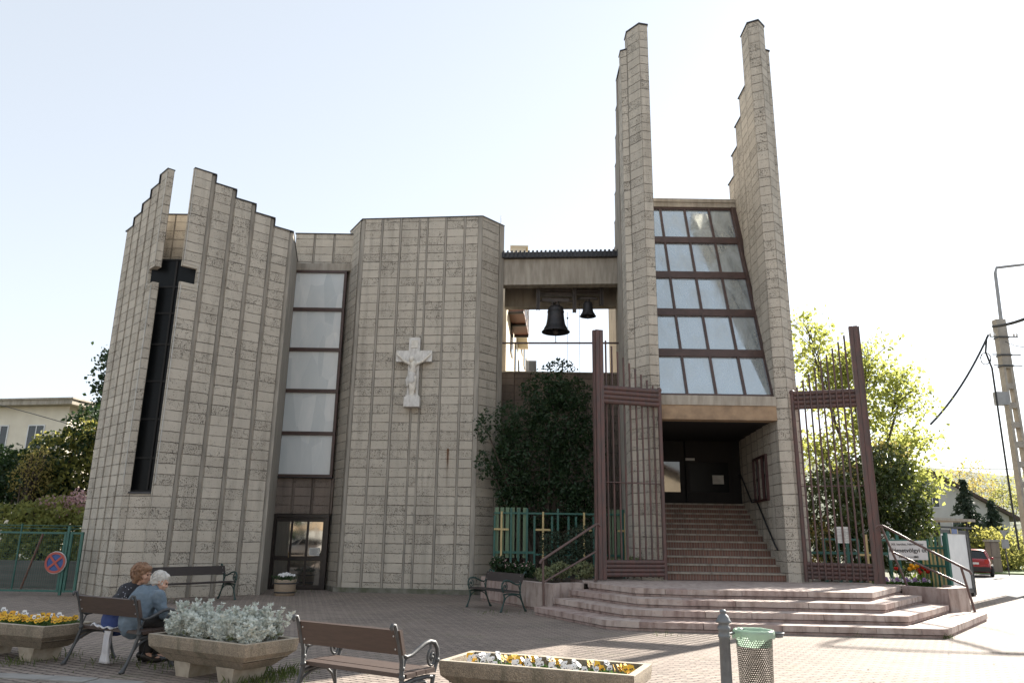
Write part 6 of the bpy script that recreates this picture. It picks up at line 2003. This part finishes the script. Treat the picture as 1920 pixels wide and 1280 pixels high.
hl = house('house', 'cream house with a flat overhanging roof behind the left bushes', 'house', (-32.0, 45.5), -.18, 12.0, 8, 8.85, 'flat', [(-1.4 + 2.45 * k, 6.2, 1.0, 1.5) for k in range(3)] + [(-3.9, 6.2, 1.0, 1.5)], plain('pale_cream_render', (0.72, 0.66, 0.55), (0.64, 0.58, 0.48), 1.2, .9), M['beam'])
b = MB(); b.tube([tuple(at(-40, 748, 38)), tuple(at(60, 775, 36)), tuple(at(190, 812, 34))], .018, 5)
tag(b.build('overhead_wire', M['flash'], None, origin=at(60, 775, 36)), 'thin wire crossing in front of the cream house', 'wire')

# ------------------------------------------------------------------ right side: street
hr = at(1790, 1000, 62)
house('house', 'white gabled house with a brown tiled roof behind the bus shelter', 'house', (hr.x - 1.5, 62), -.30, 10.5, 9, 3.9, 'gable', [(-1.5, 2.6, 1.0, 1.2), (1.3, 2.4, 1.1, 1.2), (3.3, 2.4, .8, 1.1), (-.4, 4.6, .9, 1.0)], M['pale_wall'], M['tile_brown'], 3.4)

def conifer(label, base, h, rad, seed):
    t = thing('fir_tree', label, 'tree', tuple(base), 0, 'dark firs across the street', world_built=True)
    b = MB(); b.tube([base, (base[0], base[1], base[2] + h)], [.02 * h, .004], 7); b.build('trunk', M['bark'], t)
    q = np.random.default_rng(seed); pts, out = [], []
    for k in range(150):
        z = (k / 150) ** .9; r_ = rad * (1 - z) * q.uniform(.7, 1.15) + .05; a = q.uniform(0, 6.28)
        for s in np.linspace(.15, 1, 11):
            for _ in range(2):
                pts.append((base[0] + math.cos(a) * r_ * s + q.normal() * .07, base[1] + math.sin(a) * r_ * s + q.normal() * .07, base[2] + h * (.04 + z * .95) - r_ * s * .28 + q.normal() * .05)); out.append((math.cos(a), math.sin(a), -.4))
    leaf_cloud('crown', pts, M['conifer'], t, .30, seed, origin=base, outward=np.array(out) * 1.5, aspect=.35)
p = at(1818, 1000, 56); conifer('larger dark fir in front of the white gabled house', (p.x, p.y, 0), 6.3, 2.3, 81)
p = at(1866, 1000, 58); conifer('smaller dark fir right of the larger one', (p.x, p.y, 0), 4.9, 1.9, 82)
GF2 = 'loose pale green trees behind the white house'
for k, (px, py, Y, rz, lab) in enumerate(((1800, 900, 78, 2.0, 'pale golden tree with bare limbs above the gabled house'), (1838, 905, 84, 2.4, 'pale golden birch rising between the two firs'), (1880, 920, 80, 2.4, 'pale green tree left of the concrete pole far behind'), (1925, 930, 82, 2.8, 'pale green tree half hidden behind the concrete pole'))):
    p = at(px, py, Y)
    tree('birch_tree', lab, 'tree', (p.x, p.y, 0), [((p.x, p.y, p.z), (2.2, 2.0, rz)), ((p.x + 1.4, p.y, p.z - 1.2), (1.8, 1.8, 1.6)), ((p.x - 1.5, p.y + .5, p.z - 1.4), (1.7, 1.6, 1.5))], 60, 13, M['goldleaf'] if k < 2 else M['fresh'], .24, 90 + k, .5, .13, GF2)
GH = 'roadside bushes beyond the road'
for k, (px, Y, rx, rz, lab) in enumerate(((1735, 58, 2.2, 1.5, 'yellow twiggy bush in front of the gabled house'), (1790, 56, 2.0, 1.25, 'olive bush above the bus shelter panel'), (1835, 54, 2.0, 1.5, 'rounded olive bush above the red car'), (1880, 56, 2.2, 1.45, 'green bush behind the two road signs'), (1925, 58, 2.6, 1.5, 'green bush behind the black car'))):
    p = at(px, 1010, Y)
    bush('roadside_bush', lab, 'bush', (p.x, Y, 0), [((p.x, Y, rz), (rx, 1.4, rz)), ((p.x + .9, Y + .4, rz * .8), (rx * .8, 1.2, rz * .9))], 1500, (M['goldleaf'], M['olive'], M['olive'], M['fresh'], M['fresh'])[k], .24, 100 + k, 6, GH, shell=.4)
p = at(1866, 1065, 52)
gp = thing('gate_pillar', 'squat brick gate pillar behind the red car', 'pillar', (p.x, p.y, 0))
b = MB(); b.obox((-.30, -.30, -.1), (.60, 0, 0), (0, .60, 0), (0, 0, 2.0)); b.build('shaft', M['block_stained'], gp)
b = MB(); b.obox((-.36, -.36, 1.902), (.72, 0, 0), (0, .72, 0), (0, 0, .14)); b.build('cap', M['strip'], gp)

M['tyre'] = plain('tyre_rubber', (0.016, 0.016, 0.017), None, 9, .85); M['rim'] = plain('alloy_rim', (0.35, 0.35, 0.36), None, 9, .35, .8)
M['carglass'] = plain('car_glass', (0.015, 0.018, 0.02), None, 3, .06); M['trim'] = plain('black_car_trim', (0.02, 0.02, 0.021), None, 9, .55)
M['lamp_red'] = plain('red_lamp_lens', (0.42, 0.02, 0.018), None, 9, .2); M['lamp_clear'] = plain('clear_lamp_lens', (0.55, 0.55, 0.56), None, 9, .15)
def car(label, loc, yaw, paint, plate_text, L=3.9, W=1.72, suv=True):
    """front towards local -x"""
    t = thing('parked_car', label, 'car', tuple(loc), yaw, None)
    m = NT(paint[0]); m.color(paint[1]); m.set(Roughness=.25, Metallic=.25); m.b.inputs['Coat Weight'].default_value = .6
    st_ = [(-L / 2, .42, .62, .58), (-L / 2 + .12, .28, .74, .74), (-L / 2 + .6, .22, .90, .83), (-.65, .2, .98, .86), (0, .2, 1.0, .86), (.9, .2, 1.02, .86), (L / 2 - .35, .24, 1.04, .84), (L / 2 - .06, .32, 1.0, .78), (L / 2, .42, .9, .70)]
    b = MB(); rows = []
    for x, z0, z1, w in st_:
        rows.append([(x, -w * .92, z0), (x, -w, z0 + (z1 - z0) * .3), (x, -w, z0 + (z1 - z0) * .72), (x, -w * .92, z1 - .015), (x, -w * .6, z1), (x, 0, z1 + .012), (x, w * .6, z1), (x, w * .92, z1 - .015), (x, w, z0 + (z1 - z0) * .72), (x, w, z0 + (z1 - z0) * .3), (x, w * .92, z0)])
    b.grid(rows, 0, True); b.face(rows[0]); b.face(rows[-1][::-1])
    b.build('body', m.m, t)
    zt = 1.50 if suv else 1.42
    lo = [(-.95, .97, .78), (-.2, 1.0, .79), (1.0, 1.02, .79), (L / 2 - .12, 1.0, .74)]
    hi = [(-.30, zt - .05, .60), (.1, zt, .62), (.9, zt, .62), (L / 2 - .48, zt - .07, .58)]
    b = MB()
    for s in (-1, 1):
        for i in range(3):
            q_ = [(lo[i][0], s * lo[i][2], lo[i][1]), (lo[i + 1][0], s * lo[i + 1][2], lo[i + 1][1]), (hi[i + 1][0], s * hi[i + 1][2], hi[i + 1][1]), (hi[i][0], s * hi[i][2], hi[i][1])]
            b.face(q_ if s < 0 else q_[::-1])
    for i, fl in ((0, False), (3, True)):
        q_ = [(lo[i][0], -lo[i][2], lo[i][1]), (hi[i][0], -hi[i][2], hi[i][1]), (hi[i][0], hi[i][2], hi[i][1]), (lo[i][0], lo[i][2], lo[i][1])]
        b.face(q_ if fl else q_[::-1])
    b.build('windows', M['carglass'], t)
    b = MB()
    b.grid([[(x, -w, z), (x, -w * .7, z + .045), (x, 0, z + .06), (x, w * .7, z + .045), (x, w, z)] for x, z, w in hi], 0, False)
    for s in (-1, 1):
        for i in range(4): b.tube([(lo[i][0], s * lo[i][2], lo[i][1] - .01), (hi[i][0], s * hi[i][2], hi[i][1] + .01)], .035, 6)
    b.build('roof', m.m, t)
    b = MB(); b.obox((L / 2 - .28, -.80, .30), (.31, 0, 0), (0, 1.6, 0), (0, 0, .26)); b.obox((-L / 2 - .02, -.72, .30), (.3, 0, 0), (0, 1.44, 0), (0, 0, .22))
    for s in (-1, 1): b.obox((-L / 2 + .3, s * .855 - .015, .22), (L - .6, 0, 0), (0, .03, 0), (0, 0, .16))
    b.build('bumper', M['trim'], t)
    for x in (-L / 2 + .72, L / 2 - .66):
        for s in (-1, 1):
            b = MB()
            n = 20; R0, wd = .33, .2
            rows = [[(x + r_ * math.cos(2 * math.pi * k / n), s * .84 + y_, .33 + r_ * math.sin(2 * math.pi * k / n)) for k in range(n)] for r_, y_ in ((.2, -wd / 2), (R0 - .03, -wd / 2), (R0, -wd / 2 + .03), (R0, wd / 2 - .03), (R0 - .03, wd / 2), (.2, wd / 2))]
            b.grid(rows, 0, True)
            w_ = b.build('wheel', M['tyre'], t)
            b = MB(); b.lathe([(.02, -.02), (.19, -.03), (.205, .0), (.19, .03), (.02, .02)], (0, 0, 0), 14)
            b.v = [(x + px_, s * .90 + pz_, .33 + py_) for px_, py_, pz_ in b.v]
            b.build('rim', M['rim'], w_)
    for s in (-1, 1):
        b = MB(); b.obox((L / 2 - .10, s * .66 - .11, .74), (.11, 0, 0), (0, .22, 0), (0, 0, .24)); b.build('tail_light', M['lamp_red'], t)
        b = MB(); b.ball((-L / 2 + .14, s * .52, .68), (.12, .17, .09), 10, 6); b.build('headlight', M['lamp_clear'], t)
        b = MB(); b.ball((-.72, s * .93, 1.02), (.07, .10, .07), 10, 6); b.build('mirror', m.m, t)
    b = MB(); b.obox((L / 2 + .012, -.26, .70), (.012, 0, 0), (0, .52, 0), (0, 0, .11)); b.build('number_plate', M['white_paint'], t)
    b = MB(); b.tube([(L / 2 + .0, -.33, 1.06), (L / 2 + .01, .3, 1.06)], .012, 6); b.build('wiper', M['trim'], t)
    return t
p = at(1836, 1072, 47.5)
car('dark red car driving away behind the bus shelter panel', (p.x - .2, 47.5, -.11), math.radians(-122), ('red_car_paint', (0.30, 0.022, 0.03)), '', 4.0, 1.74)
p = at(1908, 1060, 60)
car('black car half hidden behind the concrete pole beyond the grass', (p.x + .2, 60, .0), math.radians(-12), ('black_car_paint', (0.015, 0.016, 0.018)), '', 4.2, 1.72, False)

p = at(1891, 1066, 46)
sg = thing('road_sign', 'pair of grey sign backs on one post beside the far grass', 'sign', (p.x, p.y, -.02), world_built=True)
b = MB(); b.tube([(p.x, p.y, -.02), (p.x, p.y, 2.5)], .035, 8); b.build('post', M['iron'], sg)
M['signback'] = plain('grey_sign_back', (0.30, 0.30, 0.30), (0.24, 0.24, 0.24), 4, .5, .3)
b = MB()
tri = [(p.x - .24, 2.52), (p.x + .24, 2.52), (p.x, 2.08)]
b.face([(x_, p.y - .05, z_) for x_, z_ in tri]); b.face([(x_, p.y - .04, z_) for x_, z_ in tri[::-1]])
for i in range(3):
    (xa, za), (xb, zb) = tri[i], tri[(i + 1) % 3]; b.face([(xa, p.y - .05, za), (xa, p.y - .04, za), (xb, p.y - .04, zb), (xb, p.y - .05, zb)])
b.build('triangle_plate', M['signback'], sg)
b = MB(); b.obox((p.x - .22, p.y - .05, 1.5), (.44, 0, 0), (0, .012, 0), (0, 0, .52)); b.build('square_plate', M['signback'], sg)

# bus shelter with its poster case
bs = thing('bus_shelter', 'bus shelter with a flat grey roof and a blank white poster case', 'bus shelter', (14.2, 26.4, 0), world_built=True)
r0, r1 = at(1733, 983, 25.4), at(1828, 970, 27.2)
rd_ = (Vector((r1.x, r1.y, 0)) - Vector((r0.x, r0.y, 0))); rn_ = Vector((-rd_.y, rd_.x, 0)).normalized()
b = MB(); b.obox((r0.x, r0.y, 2.42), rd_, rn_ * 1.3, (0, 0, .09)); b.build('roof', M['beam'], bs)
b = MB(); b.obox((r0.x + .1, r0.y + .2, 2.18), rd_ * .92, rn_ * .08, (0, 0, .06))
for s in (.05, .9):
    for k in (.15, 1.1):
        o = Vector((r0.x, r0.y, 0)) + rd_ * s + rn_ * k; b.tube([o, o + Vector((0, 0, 2.42))], .035, 8)
b.build('frame', M['trim'], bs)
pc, pd_ = at(1768, 1050, 24.6), at(1821, 1050, 26.3)
e0, e1 = Vector((pc.x, pc.y, 0)), Vector((pd_.x, pd_.y, 0)); ed = (e1 - e0).normalized(); en = Vector((-ed.y, ed.x, 0)); eL = (e1 - e0).length
b = MB()
for s0, w0, z0_, h0 in ((0, eL, .12, .14), (0, eL, 1.98, .12), (-.02, .10, .12, 1.98), (eL - .16, .18, .0, 2.1)):
    b.obox(e0 + ed * s0 + Vector((0, 0, z0_)), ed * w0, en * .16, (0, 0, h0))
pcs = b.build('poster_case', M['trim'], bs)
b = MB(); b.obox(e0 + ed * .085 - en * -.02 + Vector((0, 0, .262)), ed * (eL - .25), en * .05, (0, 0, 1.716)); b.build('poster', M['white_paint'], pcs)
b = MB(); b.obox(e0 + ed * (eL * .40) - en * .02 + Vector((0, 0, 1.985)), ed * .5, en * .012, (0, 0, .15)); b.build('badge', M['sign_blue'], pcs)
b = MB()
for s in (.40 - .035, .40 + .5 / eL): b.obox(e0 + ed * (eL * s) - en * .021 + Vector((0, 0, 1.985)), ed * .06, en * .012, (0, 0, .15))
b.build('badge_edge', M['yellow'], pcs)

# concrete utility pole, lamp, cables
M['pole'] = plain('spun_concrete', (0.36, 0.33, 0.285), (0.28, 0.255, 0.22), 4, .9, 0, .3, 30)
PX, PY = 20.1, 30.0
up = thing('utility_pole', 'slotted concrete utility pole with a junction box at the right edge', 'utility pole', (PX, PY, -.12), world_built=True)
b = MB()
wz = lambda z: .27 - .0085 * z
ZT = 10.65
for s in (-1, 1):
    b.obox((PX + s * wz(0) - (.10 if s > 0 else 0), PY - .15, -.12), (.10, 0, 0), (0, .30, 0), (-s * .0085 * 8.6, 0, 8.72))
z = 0.0
while z < 8.4:
    b.obox((PX - wz(z) + .098, PY - .145, z), (2 * wz(z) - .196, 0, 0), (0, .29, 0), (0, 0, .22 if z > 0 else 1.0)); z += .78 if z > 0 else 1.5
b.obox((PX - wz(8.6), PY - .15, 8.6), (2 * wz(8.6), 0, 0), (0, .30, 0), (0, 0, ZT - 8.6))
b.build('shaft', M['pole'], up)
for z_ in (9.85, 9.1, 8.65):
    b = MB(); b.obox((PX - wz(z_) - .03, PY - .18, z_), (2 * wz(z_) + .06, 0, 0), (0, .36, 0), (0, 0, .07)); b.tube([(PX - .6, PY - .2, z_ + .03), (PX + .55, PY - .2, z_ + .03)], .025, 6)
    b.build('bracket', M['iron'], up)
for x_ in (-.56, -.4, .4, .52):
    b = MB(); b.ball((PX + x_, PY - .2, 9.97), (.045, .045, .075), 8, 6); b.build('insulator', M['white_paint'], up)
pj = at(1878, 747, 29.7)
b = MB(); b.obox((pj.x - .24, PY - .42, pj.z - .26), (.48, 0, 0), (0, .26, 0), (0, 0, .52)); b.build('junction_box', M['signback'], up)
l0, l1, l2, l3 = at(1892, 720, 30.2), at(1866, 512, 30.2), at(1868, 502, 30.2), at(1935, 494, 30.0)
sl_ = thing('street_lamp', 'slim steel lamp arm bracketed to the top of the concrete pole', 'street lamp', tuple(l0), world_built=True)
b = MB(); b.tube([tuple(l0), tuple(l1), tuple(l2), tuple(l3), tuple(l3 + Vector((1.2, -.1, .08)))], [.085, .065, .06, .055, .05], 8); b.build('arm', M['signback'], sl_)
b = MB(); b.ball(tuple(l3 + Vector((1.6, -.1, .08))), (.45, .17, .10), 12, 6); b.build('lamp_head', M['signback'], sl_)
def cable(label, pts, r_):
    b = MB(); b.tube(pts, r_, 6); tag(b.build('cable', M['trim'], None, origin=pts[0]), label, 'cable')
def sag(p, q, s, n=12): return [Vector(p).lerp(Vector(q), k / n) - Vector((0, 0, s * 4 * (k / n) * (1 - k / n))) for k in range(n + 1)]
QY = 29.7
cable('thick twisted cable sagging from the concrete pole down into the maple', sag(at(1853, 628, QY), at(1745, 795, 28.2), .28), .04)
cable('thick cable leaving the concrete pole to the right', sag(at(1862, 612, QY), at(1990, 560, 26), .2), .06)
cable('thin wire sagging right of the concrete pole', sag(at(1885, 640, QY), at(1990, 610, 28), .5), .016)
cable('black cable hanging down beside the slotted concrete pole', [tuple(at(px, py, QY - .1)) for px, py in ((1850, 632), (1848, 660), (1860, 690), (1876, 800), (1895, 930), (1911, 1030))], .036)
cable('loose coil of wire tied to the concrete pole', [tuple(at(1848 + 10 * math.cos(k * .55) * (1 + .1 * math.sin(k)), 672 + 11 * math.sin(k * .55), QY - .2 + .015 * math.sin(k * 2))) for k in range(26)], .014)
cable('faint wire crossing the sky beyond the maple', sag(at(1755, 872, 40), at(1990, 872, 40), .2), .02)

# ------------------------------------------------------------------ far hills and houses on them
b = MB()
rows = []
for j, y_ in enumerate((95, 150, 210, 280, 380, 520)):
    rows.append([(x_, y_ + 20 * math.sin(x_ * .01), (-.4 if j == 0 else (1 - math.exp(-j * .55)) * (20 + 16 * math.sin(x_ * .008 + 1.0) + 7 * math.sin(x_ * .021) ) * (.55 + .45 * math.tanh(abs(x_) / 80)))) for x_ in range(-500, 701, 20)])
b.grid(rows, 0, False)
tag(b.build('hills', plain('hazy_wooded_hill', (0.10, 0.115, 0.06), (0.065, 0.085, 0.045), .12, .95, 0, 1.0, .6, bdist=2.0), None), kind='structure')
GHH = 'pale blocks of flats on the far hill'
for k, (px, py, Y, w, h, lab) in enumerate(((1778, 905, 190, 9, 10, 'pale grey block of flats on the hill above the gabled roof'), (1792, 915, 170, 6, 8, 'lower pale block of flats beside the grey one on the hill'), (1905, 905, 200, 12, 9, 'pale block of flats on the hill behind the concrete pole'))):
    p = at(px, py, Y)
    t = thing('far_building', lab, 'building', (p.x, p.y, p.z - h), .2 * k, GHH)
    b = MB(); b.obox((-w / 2, 0, -6), (w, 0, 0), (0, 8, 0), (0, 0, h + 6)); b.build('wall', M['pale_wall'], t)
    for fl in range(3):
        b = MB(); 
        for i in range(4): b.obox((-w / 2 + .8 + i * (w - 1.6) / 4, -.06, h - 2.6 - fl * 2.8), ((w - 1.6) / 4 * .6, 0, 0), (0, .04, 0), (0, 0, 1.5))
        b.build('window', M['winglass'], t)

# ------------------------------------------------------------------ the other side of the square, seen only in the panes
GB = 'pale houses across the square'
for k, (x_, lab) in enumerate(((-19, 'pale house across the square, mirrored in the side door'), (-4, 'middle pale house across the square behind the viewer'), (11, 'pale house across the square opposite the steps'))):
    house('house', lab, 'house', (x_, -24 - k), math.pi, 13.5, 9, 7.5 + k % 2, 'flat' if k == 1 else 'gable', [(-5.2 + 3.2 * i, 1.0 + 3.0 * f_, 1.2, 1.6) for i in range(4) for f_ in (0, 1)], M['cream'] if k != 1 else M['pale_wall'], M['tile_brown'], 3.0)
M['canvas'] = plain('beige_canvas', (0.52, 0.40, 0.27), (0.46, 0.35, 0.24), 5, .9)
for k, (x_, y_) in enumerate(((-7.9, -10.0), (-4.6, -11.0))):
    t = thing('parasol', ('beige canvas parasol mirrored in the side door', 'beige canvas parasol nearer the middle of the square')[k], 'parasol', (x_, y_, 0))
    b = MB(); b.tube([(0, 0, 0), (0, 0, 2.75)], .03, 8); b.build('pole', M['signback'], t)
    b = MB(); b.lathe([(1.7, 2.05), (1.72, 2.22), (.9, 2.55), (.03, 2.85)], (0, 0, 0), 8, 0, False, False); b.build('canopy', M['canvas'], t)
p = (-7.5, -16.0, 0)
tree('square_tree', 'dark tree on the square behind the viewer, mirrored in the doors', 'tree', p, [((-7.5, -16, 3.2), (2.2, 2.0, 2.2)), ((-9.2, -15.6, 2.4), (1.6, 1.4, 1.6)), ((-5.6, -16.4, 2.6), (1.7, 1.4, 1.7))], 70, 16, M['darkbush'], .3, 140, .5, .16)
car('white car parked across the square, mirrored in the side door', (-5.8, -13.0, 0), .1, ('white_car_paint', (0.62, 0.62, 0.62)), '', 4.1, 1.72, False)
